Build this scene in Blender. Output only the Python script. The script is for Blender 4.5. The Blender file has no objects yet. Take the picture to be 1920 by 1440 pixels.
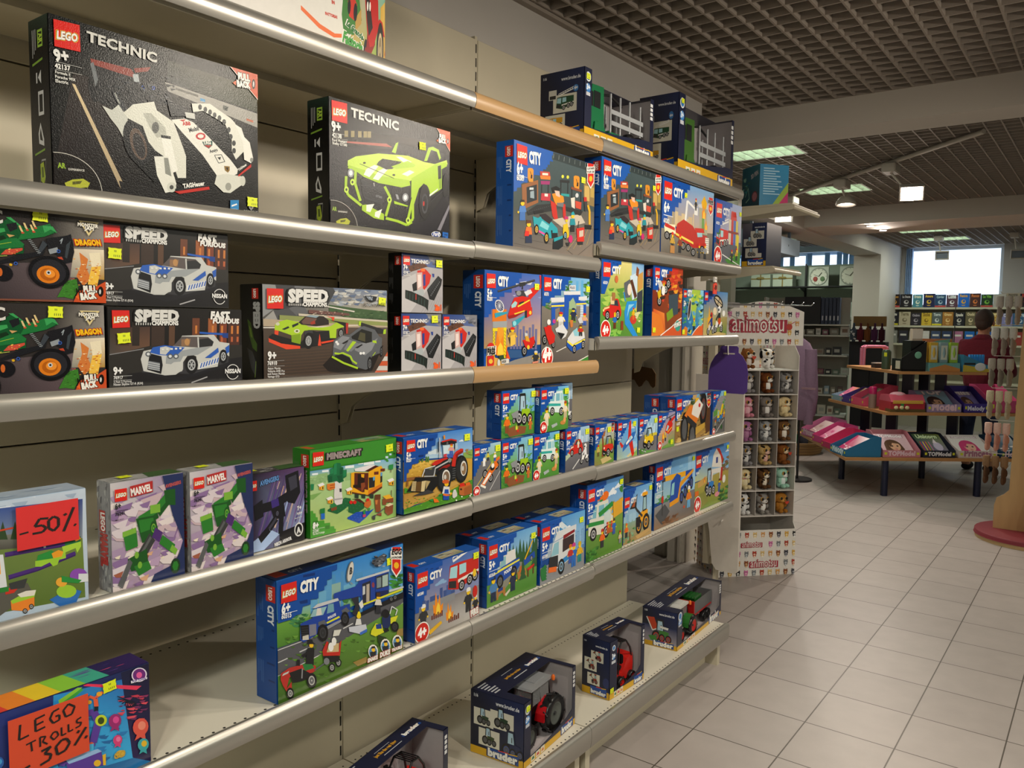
import bpy, bmesh, math, random
import numpy as np
from mathutils import Vector, Matrix

random.seed(7)
SC = bpy.context.scene
C = SC.collection
PI = math.pi

# ---------------------------------------------------------------- camera
cam_d = bpy.data.cameras.new('camera')
cam_d.sensor_width = 36.0
cam_d.lens = 28.20
cam_d.clip_start = 0.05
cam_d.clip_end = 100
cam = bpy.data.objects.new('camera', cam_d)
C.objects.link(cam)
pitch, roll, yaw = math.radians(4.351), math.radians(0.665), math.radians(-36.9035)
fw = Vector((math.sin(yaw)*math.cos(pitch), math.cos(yaw)*math.cos(pitch), -math.sin(pitch)))
rt = Vector((math.cos(yaw), -math.sin(yaw), 0))
up = rt.cross(fw)
rt2 = rt*math.cos(roll) + up*math.sin(roll)
up2 = -rt*math.sin(roll) + up*math.cos(roll)
M = Matrix((rt2, up2, -fw)).transposed().to_4x4()
M.translation = Vector((0, 0, 1.61))
cam.matrix_world = M
SC.camera = cam

# ---------------------------------------------------------------- world: pale overcast daylight outside the windows
w = bpy.data.worlds.new('world')
SC.world = w
w.use_nodes = True
bg = w.node_tree.nodes['Background']
bg.inputs[0].default_value = (0.62, 0.78, 1.0, 1)
bg.inputs[1].default_value = 2.6

vs = SC.view_settings
vs.view_transform = 'Standard'
vs.look = 'None'
vs.gamma = 1.0
vs.use_curve_mapping = False
vs.exposure = 0.43

# ---------------------------------------------------------------- lights of the shop
LIGHTS_ON = 1.0
def spot(name, loc, aim, power, col, size=1.2, blend=0.5, radius=0.05):
    d = bpy.data.lights.new(name, 'SPOT')
    d.energy = power*LIGHTS_ON
    d.color = col
    d.spot_size = size
    d.spot_blend = blend
    d.shadow_soft_size = radius
    o = bpy.data.objects.new(name, d)
    C.objects.link(o)
    o.location = loc
    o.rotation_euler = (Vector(aim)-Vector(loc)).to_track_quat('-Z', 'Y').to_euler()
    return o
def area(name, loc, sx, sy, power, col, rot=(0, 0, 0)):
    d = bpy.data.lights.new(name, 'AREA')
    d.shape = 'RECTANGLE'
    d.size, d.size_y = sx, sy
    d.energy = power*LIGHTS_ON
    d.color = col
    o = bpy.data.objects.new(name, d)
    C.objects.link(o)
    o.location = loc
    o.rotation_euler = rot
    return o
WARM = (1.0, 0.89, 0.74)
# spotlights hanging from the ceiling track along the aisle, aimed at the toy shelves
TRACK_LAMPS = [
    # x, y, z, aim, power
    (-0.20, -0.30, 2.45, (-1.6, 0.75, 0.9), 32),
    (-0.22, 1.62, 2.52, (-1.5, 1.45, 0.8), 32),
    (-0.12, 2.74, 2.56, (-1.5, 2.4, 0.9), 36),
    (0.95, 3.30, 2.55, (-1.2, 3.6, 0.7), 70),
]
for i, (x, y, z, aim, pw) in enumerate(TRACK_LAMPS):
    d = (Vector(aim)-Vector((x, y, z))).normalized()
    spot('track_lamp_light', Vector((x, y, z))+d*0.07, aim, pw, WARM, 2.3, 0.7, 0.045)
# the three lamps seen on the far track
spot('far_track_lamp_light', (-1.955, 7.44, 2.66), (-1.9, 7.2, 0.0), 22, (1.0, 0.88, 0.78), 1.9, 0.6, 0.06)
spot('far_track_lamp_light', (-1.31, 6.80, 2.60), (-1.25, 4.9, 0.0), 60, (1.0, 0.84, 0.70), 2.0, 0.5, 0.06)
spot('far_track_lamp_light', (-2.69, 7.98, 2.62), (-2.1, 5.3, 0.6), 34, (1.0, 0.88, 0.76), 2.0, 0.5, 0.06)
for y_ in (9.42, 9.92): spot('downlight_light', (-2.2, y_, 2.70), (-1.7, y_-2.2, 0), 62, (1.0, 0.86, 0.74), 2.5, 0.6, 0.03)
# recessed fluorescent fittings in the ceiling grid; the square unseen ones are added fill
FLUO = [(-2.20, 5.95, 0.55, 0.5, 8), (-2.20, 7.98, 0.56, 0.42, 7), (-2.14, 11.9, 0.6, 0.45, 7), (-2.08, 13.18, 0.62, 0.45, 7),
        (-4.2, 12.0, 0.6, 0.5, 16), (-4.4, 7.0, 0.6, 0.5, 8), (2.2, 3.0, 0.6, 0.6, 22), (0.3, -1.5, 0.6, 0.6, 44), (2.2, 7.5, 0.6, 0.6, 9), (0.3, 12.0, 0.6, 0.6, 10)]
for (x, y, sx, sy, pw) in FLUO:
    area('ceiling_panel_light', (x, y, 2.895), sx*0.9, sy*0.9, pw, (0.95, 1.0, 0.88))
# ---------------------------------------------------------------- materials
_hexc = {}
def hx(h, a=1.0):
    if h in _hexc: return _hexc[h]
    r = [int(h[i:i+2], 16)/255 for i in (0, 2, 4)]
    r = [c/12.92 if c <= 0.04045 else ((c+0.055)/1.055)**2.4 for c in r]
    _hexc[h] = (r[0], r[1], r[2], a)
    return _hexc[h]

_mats = {}
def mat(name, col='808080', rough=0.5, metal=0.0, noise=0.0, scale=30.0, bump=0.0, emit=None, estr=0.0, attr=False, trans=0.0, alpha=1.0, spec=0.5, coat=0.0, stretch=None):
    if name in _mats: return _mats[name]
    m = bpy.data.materials.new(name)
    m.use_nodes = True
    nt = m.node_tree
    b = nt.nodes['Principled BSDF']
    b.inputs['Roughness'].default_value = rough
    b.inputs['Metallic'].default_value = metal
    b.inputs['Specular IOR Level'].default_value = spec
    b.inputs['Base Color'].default_value = hx(col)
    if coat: b.inputs['Coat Weight'].default_value = coat
    src = None
    if attr:
        at = nt.nodes.new('ShaderNodeVertexColor')
        at.layer_name = 'Col'
        src = at.outputs['Color']
    if noise or bump:
        tc = nt.nodes.new('ShaderNodeTexCoord')
        nz = nt.nodes.new('ShaderNodeTexNoise')
        nz.inputs['Scale'].default_value = scale
        nz.inputs['Detail'].default_value = 4
        if stretch:
            mp = nt.nodes.new('ShaderNodeMapping')
            mp.inputs['Scale'].default_value = stretch
            nt.links.new(tc.outputs['Object'], mp.inputs['Vector'])
            nt.links.new(mp.outputs['Vector'], nz.inputs['Vector'])
        else:
            nt.links.new(tc.outputs['Object'], nz.inputs['Vector'])
        if noise:
            mr = nt.nodes.new('ShaderNodeMapRange')
            mr.inputs['To Min'].default_value = 1-noise
            mr.inputs['To Max'].default_value = 1+noise
            nt.links.new(nz.outputs['Fac'], mr.inputs['Value'])
            mx = nt.nodes.new('ShaderNodeVectorMath')
            mx.operation = 'SCALE'
            if src is not None: nt.links.new(src, mx.inputs[0])
            else: mx.inputs[0].default_value = hx(col)[:3]
            nt.links.new(mr.outputs['Result'], mx.inputs['Scale'])
            src = mx.outputs['Vector']
        if bump:
            bp = nt.nodes.new('ShaderNodeBump')
            bp.inputs['Strength'].default_value = bump
            bp.inputs['Distance'].default_value = 0.002
            nt.links.new(nz.outputs['Fac'], bp.inputs['Height'])
            nt.links.new(bp.outputs['Normal'], b.inputs['Normal'])
    if src is not None: nt.links.new(src, b.inputs['Base Color'])
    if emit:
        b.inputs['Emission Color'].default_value = hx(emit)
        b.inputs['Emission Strength'].default_value = estr
    if trans:
        b.inputs['Transmission Weight'].default_value = trans
    if alpha < 1:
        b.inputs['Alpha'].default_value = alpha
    _mats[name] = m
    return m

PRINT = mat('printed_cardboard', rough=0.34, attr=True, noise=0.05, scale=60, bump=0.05, spec=0.5)
GLOSS = mat('grained_glossy_print', rough=0.25, attr=True, noise=0.04, scale=420, bump=0.16, spec=0.22)
CARD = mat('plain_cardboard', rough=0.6, attr=True, noise=0.06, scale=40, bump=0.05)
PLAS = mat('coloured_plastic', rough=0.32, attr=True, noise=0.03, scale=25)
CLOTH = mat('cloth', rough=0.95, attr=True, noise=0.18, scale=90, bump=0.6, spec=0.15)
PLUSH = mat('plush_fur', rough=1.0, attr=True, noise=0.22, scale=160, bump=1.0, spec=0.1)
WOOD = mat('varnished_wood', 'b98a55', rough=0.45, noise=0.22, scale=6, stretch=(1, 1, 12))
SHELFM = mat('cream_powder_coated_metal', 'c9c0a9', rough=0.48, noise=0.03, scale=12)
DECKM = mat('pale_shelf_deck', 'dcd6c6', rough=0.42, noise=0.03, scale=12)
HOLEM = mat('dark_hole', '15130f', rough=0.9)
RAILM = mat('satin_aluminium_rail', 'aeaaa2', rough=0.33, metal=0.6, noise=0.05, scale=5)
RAILB = mat('beige_plastic_rail', 'b08d62', rough=0.35, noise=0.05, scale=6, coat=0.3)
DARKM = mat('dark_blue_painted_leg', '141a38', rough=0.35)
WHITEM = mat('white_painted_board', 'd8d4cc', rough=0.5, noise=0.03, scale=8)
BLACKM = mat('black_plastic', '101012', rough=0.4)

# ---------------------------------------------------------------- objects
def props(o, label=None, cat=None, group=None, kind=None):
    if label: o['label'] = label
    if cat: o['category'] = cat
    if group: o['group'] = group
    if kind: o['kind'] = kind
    return o
def empty(name, loc, rz=0.0, label=None, cat=None, group=None, kind=None):
    o = bpy.data.objects.new(name, None)
    C.objects.link(o)
    o.empty_display_size = 0.05
    o.location = loc
    o.rotation_euler = (0, 0, rz)
    return props(o, label, cat, group, kind)
def mkobj(name, me, parent=None, loc=None, rz=0.0):
    o = bpy.data.objects.new(name, me)
    C.objects.link(o)
    if parent is not None: o.parent = parent
    if loc is not None: o.location = loc
    if rz: o.rotation_euler = (0, 0, rz)
    return o

class MB:
    """collects shapes and links them as one mesh object; every face has a colour and a material slot"""
    def __init__(s, col='808080', m=0):
        s.v = []; s.f = []; s.c = []; s.m = []; s.sm = []
        s.col = col; s.mi = m; s.T = None; s.smooth = False
    def add(s, vs, fs, col=None, cols=None, smooth=None):
        b = len(s.v)
        if s.T is not None: vs = [tuple(s.T @ Vector(p)) for p in vs]
        s.v.extend(vs)
        cc = hx(col or s.col)
        for i, f in enumerate(fs):
            s.f.append([b+j for j in f])
            s.c.append(cols[i] if cols else cc)
            s.m.append(s.mi)
            s.sm.append(s.smooth if smooth is None else smooth)
        return s
    def box(s, x0, x1, y0, y1, z0, z1, col=None, bev=0.0):
        if bev <= 0:
            vs = [(x0, y0, z0), (x1, y0, z0), (x1, y1, z0), (x0, y1, z0), (x0, y0, z1), (x1, y0, z1), (x1, y1, z1), (x0, y1, z1)]
            fs = [(0, 3, 2, 1), (4, 5, 6, 7), (0, 1, 5, 4), (1, 2, 6, 5), (2, 3, 7, 6), (3, 0, 4, 7)]
            return s.add(vs, fs, col, smooth=False)
        bm = bmesh.new()
        bmesh.ops.create_cube(bm, size=1)
        for v in bm.verts:
            v.co = Vector((x0+(v.co.x+.5)*(x1-x0), y0+(v.co.y+.5)*(y1-y0), z0+(v.co.z+.5)*(z1-z0)))
        bmesh.ops.bevel(bm, geom=bm.edges[:], offset=bev, segments=1 if bev < 0.003 else 2, affect='EDGES')
        return s.frombm(bm, col)
    def frombm(s, bm, col=None, smooth=False):
        bm.verts.index_update()
        vs = [tuple(v.co) for v in bm.verts]
        fs = [[v.index for v in f.verts] for f in bm.faces]
        bm.free()
        return s.add(vs, fs, col, smooth=smooth)
    def ring(s, pts_list, col=None, cap=True, closed=True, smooth=True):
        n = len(pts_list[0]); vs = [p for r in pts_list for p in r]; fs = []
        for k in range(len(pts_list)-1):
            for i in range(n if closed else n-1):
                j = (i+1) % n
                fs.append((k*n+i, k*n+j, (k+1)*n+j, (k+1)*n+i))
        s.add(vs, fs, col, smooth=smooth)
        if cap:
            s.add(list(pts_list[0]), [tuple(range(n))[::-1]], col, smooth=False)
            s.add(list(pts_list[-1]), [tuple(range(n))], col, smooth=False)
        return s
    def tube(s, p0, p1, r0, r1=None, n=12, col=None, cap=True):
        r1 = r0 if r1 is None else r1
        p0, p1 = Vector(p0), Vector(p1)
        d = (p1-p0)
        if d.length < 1e-7: return s
        a = d.normalized().orthogonal().normalized(); b = d.normalized().cross(a)
        R = []
        for p, r in ((p0, r0), (p1, r1)):
            R.append([tuple(p+a*math.cos(2*PI*i/n)*r+b*math.sin(2*PI*i/n)*r) for i in range(n)])
        return s.ring(R, col, cap)
    def path(s, pts, r, n=8, col=None):
        for a, b in zip(pts, pts[1:]): s.tube(a, b, r, r, n, col)
        return s
    def lathe(s, prof, c=(0, 0, 0), axis='z', n=20, col=None, cap=True):
        R = []
        for r, h in prof:
            ring = []
            for i in range(n):
                a = 2*PI*i/n
                x, y = r*math.cos(a), r*math.sin(a)
                if axis == 'z': p = (c[0]+x, c[1]+y, c[2]+h)
                elif axis == 'x': p = (c[0]+h, c[1]+x, c[2]+y)
                else: p = (c[0]-x, c[1]+h, c[2]+y)
                ring.append(p)
            R.append(ring)
        return s.ring(R, col, cap)
    def ell(s, c, r, col=None, n=14, m=9, rot=None):
        R = Matrix.Identity(3) if rot is None else rot
        vs = []; fs = []
        for j in range(1, m):
            t = PI*j/m
            for i in range(n):
                a = 2*PI*i/n
                p = R @ Vector((r[0]*math.sin(t)*math.cos(a), r[1]*math.sin(t)*math.sin(a), r[2]*math.cos(t)))
                vs.append((c[0]+p.x, c[1]+p.y, c[2]+p.z))
        tp = R @ Vector((0, 0, r[2])); vs.append((c[0]+tp.x, c[1]+tp.y, c[2]+tp.z)); vs.append((c[0]-tp.x, c[1]-tp.y, c[2]-tp.z))
        T_, B_ = len(vs)-2, len(vs)-1
        for j in range(m-2):
            for i in range(n):
                k = (i+1) % n
                fs.append((j*n+i, (j+1)*n+i, (j+1)*n+k, j*n+k))
        for i in range(n):
            k = (i+1) % n
            fs.append((T_, i, k)); fs.append((B_, (m-2)*n+k, (m-2)*n+i))
        return s.add(vs, fs, col, smooth=True)
    def prism(s, poly, h0, h1, axis='x', col=None, smooth=False):
        """poly: 2D outline; axis x -> (y,z) plane, y -> (x,z), z -> (x,y); extruded from h0 to h1"""
        def P(p, h):
            return (h, p[0], p[1]) if axis == 'x' else ((p[0], h, p[1]) if axis == 'y' else (p[0], p[1], h))
        n = len(poly)
        vs = [P(p, h0) for p in poly]+[P(p, h1) for p in poly]
        fs = [tuple(range(n))[::-1], tuple(range(n, 2*n))]+[(i, (i+1) % n, n+(i+1) % n, n+i) for i in range(n)]
        return s.add(vs, fs, col, smooth=smooth)
    def build(s, name, mats, parent=None, loc=None, rz=0.0, **kw):
        me = bpy.data.meshes.new(name)
        me.from_pydata(s.v, [], s.f)
        if not isinstance(mats, (list, tuple)): mats = [mats]
        for m in mats: me.materials.append(m)
        ca = me.color_attributes.new('Col', 'FLOAT_COLOR', 'CORNER')
        data = []
        for f, c in zip(s.f, s.c):
            if isinstance(c[0], (tuple, list)):
                for q in c: data.extend(q)
            else:
                data.extend(list(c)*len(f))
        if len(data) == len(me.loops)*4: ca.data.foreach_set('color', data)
        if len(s.m) == len(me.polygons):
            me.polygons.foreach_set('material_index', s.m)
            me.polygons.foreach_set('use_smooth', s.sm)
        me.update()
        o = mkobj(name, me, parent, loc, rz)
        return props(o, **kw)
def copy_tree(o, parent=None):
    c = o.copy()
    C.objects.link(c)
    if parent is not None: c.parent = parent
    for ch in [x for x in o.children]:
        copy_tree(ch, c)
    return c

# ---------------------------------------------------------------- flat printed artwork
_tx = {}
def glyphs(txt, bold):
    key = (txt, bold)
    if key in _tx: return _tx[key]
    cu = bpy.data.curves.new('t', 'FONT')
    cu.body = txt; cu.size = 1.0; cu.offset = bold; cu.resolution_u = 2; cu.space_character = 1.0+bold*1.2
    ob = bpy.data.objects.new('t', cu)
    me = bpy.data.meshes.new_from_object(ob)
    vs = [(v.co.x, v.co.y) for v in me.vertices]
    fs = [tuple(p.vertices) for p in me.polygons]
    bpy.data.objects.remove(ob); bpy.data.curves.remove(cu); bpy.data.meshes.remove(me)
    x0 = min([v[0] for v in vs] or [0]); x1 = max([v[0] for v in vs] or [1]); y0 = min([v[1] for v in vs] or [0]); y1 = max([v[1] for v in vs] or [1])
    _tx[key] = (vs, fs, x0, x1, y0, y1)
    return _tx[key]

class Art:
    """vector print on a flat face W x H metres; default coordinates 0-100 across and 0-100 down"""
    def __init__(s, W, H, dz=1.4e-5):
        s.W, s.H, s.dz = W, H, dz
        s.v = []; s.f = []; s.c = []; s.z = 3e-4; s.h = None; s.st = []
    def trace(s, *q):
        """q: the face's corners TL, TR, BR, BL on a drawing made in perspective; later coordinates are read off that drawing"""
        q = list(zip(q[::2], q[1::2]))
        dst = [(0, s.H), (s.W, s.H), (s.W, 0), (0, 0)]
        A = []; b = []
        for (x, y), (u, v) in zip(q, dst):
            A.append([x, y, 1, 0, 0, 0, -u*x, -u*y]); b.append(u)
            A.append([0, 0, 0, x, y, 1, -v*x, -v*y]); b.append(v)
        s.h = np.linalg.solve(np.array(A, float), np.array(b, float)).tolist()+[1.0]
        return s
    def uv(s, x, y):
        if s.st:
            m = s.st[-1]
            x, y = m[0]*x+m[1]*y+m[2], m[3]*x+m[4]*y+m[5]
        if s.h:
            h = s.h; d = h[6]*x+h[7]*y+1.0
            return ((h[0]*x+h[1]*y+h[2])/d, (h[3]*x+h[4]*y+h[5])/d)
        return (x/100*s.W, s.H-y/100*s.H)
    def push(s, x, y, sc, rot=0.0, fl=1):
        c_, n_ = math.cos(rot)*sc, math.sin(rot)*sc
        loc = (c_*fl, -n_, x, n_*fl, c_, y)
        if s.st:
            m = s.st[-1]
        else:
            asp = 1.0 if s.h else s.W/s.H
            loc = (c_*fl, -n_, 0.0, n_*fl, c_, 0.0)
            m = (1, 0, x, 0, -asp, y)
        s.st.append((m[0]*loc[0]+m[1]*loc[3], m[0]*loc[1]+m[1]*loc[4], m[0]*loc[2]+m[1]*loc[5]+m[2],
                     m[3]*loc[0]+m[4]*loc[3], m[3]*loc[1]+m[4]*loc[4], m[3]*loc[2]+m[4]*loc[5]+m[5]))
        return s
    def pop(s): s.st.pop(); return s
    def _emit(s, pts, col, zz=None):
        b = len(s.v)
        if zz is None:
            s.z += s.dz; zz = s.z
        s.v.extend([(p[0], p[1], zz) for p in pts])
        s.f.append(list(range(b, b+len(pts)))); s.c.append(col)
    def _clip(s, pts, cols=None):
        for ax, lim, sg in ((0, 0.0, 1), (0, s.W, -1), (1, 0.0, 1), (1, s.H, -1)):
            out = []; oc = []
            for i in range(len(pts)):
                a, b = pts[i-1], pts[i]
                da, db = sg*(a[ax]-lim), sg*(b[ax]-lim)
                if (da >= 0) != (db >= 0):
                    t = da/(da-db)
                    out.append((a[0]+(b[0]-a[0])*t, a[1]+(b[1]-a[1])*t))
                    if cols: oc.append(tuple(cols[i-1][k]+(cols[i][k]-cols[i-1][k])*t for k in range(4)))
                if db >= 0:
                    out.append(b)
                    if cols: oc.append(cols[i])
            pts = out; cols = oc if cols else None
            if len(pts) < 3: return [], None
        return pts, cols
    def P(s, col, *xy):
        pts = [s.uv(xy[i], xy[i+1]) for i in range(0, len(xy), 2)]
        pts, _ = s._clip(pts)
        if len(pts) >= 3: s._emit(pts, hx(col))
        return s
    def Q(s, cols, *xy):
        """polygon whose printed colour runs smoothly between the corner colours"""
        cc = [hx(c) for c in cols]
        pts = [s.uv(xy[i], xy[i+1]) for i in range(0, len(xy), 2)]
        pts, cc = s._clip(pts, cc)
        if len(pts) >= 3: s._emit(pts, list(cc))
        return s
    def V(s, c1, c2, x0, y0, x1, y1):
        return s.Q([c1, c1, c2, c2], x0, y0, x1, y0, x1, y1, x0, y1)
    def R(s, col, x0, y0, x1, y1): return s.P(col, x0, y0, x1, y0, x1, y1, x0, y1)
    def E(s, col, x, y, rx, ry=None, n=14, a0=0, a1=2*PI, rot=0):
        ry = rx if ry is None else ry
        if ry == rx and not s.h and not s.st: ry = rx*s.W/s.H
        xy = []
        for i in range(n):
            a = a0+(a1-a0)*i/(n if a1-a0 > 6.2 else n-1)
            px, py = rx*math.cos(a), ry*math.sin(a)
            xy += [x+px*math.cos(rot)-py*math.sin(rot), y+px*math.sin(rot)+py*math.cos(rot)]
        return s.P(col, *xy)
    def L(s, col, w, *xy):
        for i in range(0, len(xy)-2, 2):
            x0, y0, x1, y1 = xy[i:i+4]
            d = math.hypot(x1-x0, y1-y0) or 1
            nx, ny = -(y1-y0)/d*w/2, (x1-x0)/d*w/2
            s.P(col, x0+nx, y0+ny, x1+nx, y1+ny, x1-nx, y1-ny, x0-nx, y0-ny)
        return s
    def T(s, txt, x0, y0, x1, y1, col='ffffff', k=1.0, bold=0.0, ol=None, olw=0.03, sl=0.0):
        """text whose base line runs from (x0,y0) to (x1,y1); k stretches its height; ol: outline colour"""
        a = Vector(s.uv(x0, y0)); b = Vector(s.uv(x1, y1)); d = b-a
        lay = ([(ol, bold+olw)] if isinstance(ol, str) else ([(ol[0], bold+olw*2), (ol[1], bold+olw)] if ol else []))+[(col, bold)]
        base = glyphs(txt, bold)
        sx = d.length/max(base[3]-base[2], 1e-6); u = d.normalized(); n = Vector((-u.y, u.x))
        for c, bo in lay:
            vs, fs, gx0, gx1, gy0, gy1 = glyphs(txt, bo)
            s.z += s.dz*2
            bi = len(s.v); sh = (gx1-gx0-(base[3]-base[2]))/2
            for (x, y) in vs:
                p = a+u*((x-gx0-sh)*sx+sl*y*sx*k)+n*(y*sx*k)
                s.v.append((min(max(p.x, 0), s.W), min(max(p.y, 0), s.H), s.z))
            cc = hx(c)
            for f in fs:
                s.f.append([bi+i for i in f]); s.c.append(cc)
        return s
    def build(s, name, parent, O, U, V, N, m=PRINT, label=None):
        O, U, V, N = map(Vector, (O, U, V, N))
        mb = MB()
        mb.v = [tuple(O+U*x+V*y+N*z) for x, y, z in s.v]
        flip = U.cross(V).dot(N) < 0
        for f, c in zip(s.f, s.c):
            g = f[::-1] if flip else f
            if isinstance(c, list) and flip: c = c[::-1]
            mb.f.append(g); mb.c.append(c); mb.m.append(0); mb.sm.append(False)
        return mb.build(name, m, parent, label=label)

# ================================================================ the room
def struct(name, mb, m, kind='structure'):
    o = mb.build(name, m); o['kind'] = kind; return o

# floor: square stoneware tiles with dark joints
def floor_mat():
    m = bpy.data.materials.new('stoneware_floor_tiles'); m.use_nodes = True
    nt = m.node_tree; b = nt.nodes['Principled BSDF']; N = nt.nodes.new; K = nt.links.new
    tc = N('ShaderNodeTexCoord'); mp = N('ShaderNodeMapping')
    mp.inputs['Location'].default_value = (1.2661, -2.9189, 0)
    K(tc.outputs['Object'], mp.inputs['Vector'])
    br = N('ShaderNodeTexBrick'); br.offset = 0.0; br.squash = 1.0
    br.inputs['Scale'].default_value = 1.0
    br.inputs['Brick Width'].default_value = 0.3365; br.inputs['Row Height'].default_value = 0.3365
    br.inputs['Mortar Size'].default_value = 0.0028; br.inputs['Mortar Smooth'].default_value = 0.25
    br.inputs['Color1'].default_value = hx('aca39e'); br.inputs['Color2'].default_value = hx('a49b96'); br.inputs['Mortar'].default_value = hx('4e473e')
    K(mp.outputs['Vector'], br.inputs['Vector'])
    nz = N('ShaderNodeTexNoise'); nz.inputs['Scale'].default_value = 9; nz.inputs['Detail'].default_value = 8
    K(tc.outputs['Object'], nz.inputs['Vector'])
    mr = N('ShaderNodeMapRange'); mr.inputs['To Min'].default_value = 0.88; mr.inputs['To Max'].default_value = 1.1
    K(nz.outputs['Fac'], mr.inputs['Value'])
    vm = N('ShaderNodeVectorMath'); vm.operation = 'SCALE'
    K(br.outputs['Color'], vm.inputs[0]); K(mr.outputs['Result'], vm.inputs['Scale']); K(vm.outputs['Vector'], b.inputs['Base Color'])
    b.inputs['Roughness'].default_value = 0.42
    b.inputs['Specular IOR Level'].default_value = 0.35
    bp = N('ShaderNodeBump'); bp.inputs['Strength'].default_value = 0.5; bp.inputs['Distance'].default_value = 0.002; bp.invert = True
    K(br.outputs['Fac'], bp.inputs['Height']); K(bp.outputs['Normal'], b.inputs['Normal'])
    return m
X0, X1, YA, YB = -6.8, 4.2, -3.5, 14.4
f_ = MB(); f_.box(X0, X1, YA, YB+0.25, -0.12, 0.0)
struct('floor', f_, floor_mat())
WALLM = mat('painted_wall', 'bdb8b2', rough=0.85, noise=0.04, scale=5, bump=0.1)
BEAMM = mat('painted_beam', 'c3bbb0', rough=0.85, noise=0.03, scale=4)
GREENW = mat('pale_green_wall', 'a9b9a6', rough=0.85, noise=0.04, scale=5)
GRIDM = mat('taupe_ceiling_grid', '9a8f84', rough=0.7, noise=0.03, scale=8)
DARKC = mat('dark_ceiling_void', '4a443e', rough=0.95, noise=0.05, scale=5)

wl = MB(); wl.box(-2.30, -1.985, YA, 3.60, 0, 3.25); wl.box(-2.30, -1.985, 3.60, 4.44, 2.25, 3.25); struct('wall_left', wl, WALLM)
wo = MB(); wo.box(X0-0.2, X0, YA, YB+0.25, 0, 3.25); struct('wall_outer_left', wo, GREENW)
wr = MB(); wr.box(X1, X1+0.2, YA, YB+0.25, 0, 3.25); struct('wall_right', wr, WALLM)
wf = MB(); wf.box(X0, X1, YA-0.2, YA, 0, 3.25); struct('wall_behind_camera', wf, WALLM)
# back wall with a large window on the right and a clerestory strip on the left
wb = MB()
wb.box(-3.05, -2.80, YB, YB+0.25, 0, 3.25)
wb.box(-2.80, -1.44, YB, YB+0.25, 0, 1.25)
wb.box(-2.80, -1.44, YB, YB+0.25, 2.90, 3.25)
wb.box(-1.44, X1, YB, YB+0.25, 0, 3.25)
wb.box(-6.8, -3.05, YB, YB+0.25, 2.90, 3.25)
wb.box(-6.8, -6.3, YB, YB+0.25, 0, 2.9)
struct('wall_back', wb, WALLM)
wg = MB(); wg.box(-6.3, -3.05, 13.42, 13.6, 0, 2.60); struct('wall_back_left', wg, GREENW)
# window glazing and frames
GLASS = mat('frosted_window_glass', 'f4f8ff', rough=0.2, alpha=0.25)
FRM = mat('white_window_frame', 'd2dbe4', rough=0.4)
def window(name, x0, x1, z0, z1, bars):
    fr = MB()
    fr.box(x0, x1, YB+0.10, YB+0.16, z0, z0+0.05); fr.box(x0, x1, YB+0.10, YB+0.16, z1-0.05, z1)
    for b in [x0, x1-0.05]+bars: fr.box(b, b+0.05, YB+0.10, YB+0.16, z0+0.05, z1-0.05)
    o = struct(name, fr, FRM)
    g = MB(); g.box(x0+0.01, x1-0.01, YB+0.125, YB+0.132, z0+0.01, z1-0.01); g.build('window_glass', GLASS, o)
    return o
window('window_1', -2.80, -1.44, 1.25, 2.90, [])
window('window_2', -6.3, -3.05, 0.05, 2.90, [-5.7, -5.1, -4.45, -3.8])
# vertical blind slats beside the big window and behind the strip
SLAT = mat('blue_grey_blind_slat', '93b2d8', rough=0.7, noise=0.08, scale=10)
bl = MB()
for k in range(4): bl.box(-2.80+0.025*k, -2.785+0.025*k, YB-0.03, YB+0.06, 1.25, 2.88)
struct('trim_1', bl, SLAT)
b2 = MB()
random.seed(3)
x = -6.2
while x < -3.1:
    if random.random() < .62: b2.box(x, x+0.085, YB+0.02, YB+0.03, 0.1, 2.88)
    x += 0.1
struct('trim_2', b2, SLAT)

# ceiling: void above, beams, open louvre grid between them
cv = MB(); cv.box(X0-0.2, X1+0.2, YA-0.2, YB+0.45, 3.25, 3.35); struct('ceiling', cv, DARKC)
bm_ = MB(); bm_.box(X0, X1, 4.826, 5.12, 2.735, 3.25); struct('trim_3', bm_, BEAMM)
bm_ = MB(); bm_.box(X0, X1, 4.822, 4.826, 2.70, 2.76); struct('trim_3b', bm_, BEAMM) if False else None
bm_ = MB(); bm_.box(-2.86, X1, 9.225, 10.2, 2.715, 3.25); bm_.box(X0, -3.25, 9.225, 10.2, 2.715, 3.25); struct('trim_4', bm_, BEAMM)
bm_ = MB(); bm_.box(-3.25, -2.86, 5.3, 12.90, 2.69, 3.249); struct('trim_5', bm_, BEAMM)
cl = MB(); cl.box(-3.24, -2.86, 12.90, 13.22, 0, 3.249); cl.box(-3.10, -2.87, 13.22, YB, 0, 3.249); struct('column_1', cl, BEAMM)
# bulkhead with slots hanging left of the soffit
BULK = mat('pale_blue_metal_bulkhead', '8fa6bb', rough=0.5, noise=0.03, scale=5)
bk = MB(); bk.box(-3.45, -3.02, 8.1, 9.6, 2.42, 2.605)
o = struct('trim_6', bk, BULK)
sl = MB()
for yy in (8.6, 8.8): sl.box(-3.0195, -3.018, yy, yy+0.014, 2.47, 2.56)
sl.box(-3.0195, -3.018, 9.2, 9.21, 2.51, 2.53)
sl.build('slot', HOLEM, o)
hg = MB()
for yy in (8.2, 9.4): hg.box(-3.1, -3.07, yy, yy+0.03, 2.60, 2.695)
hg.build('hanger', BULK, o)

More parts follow.
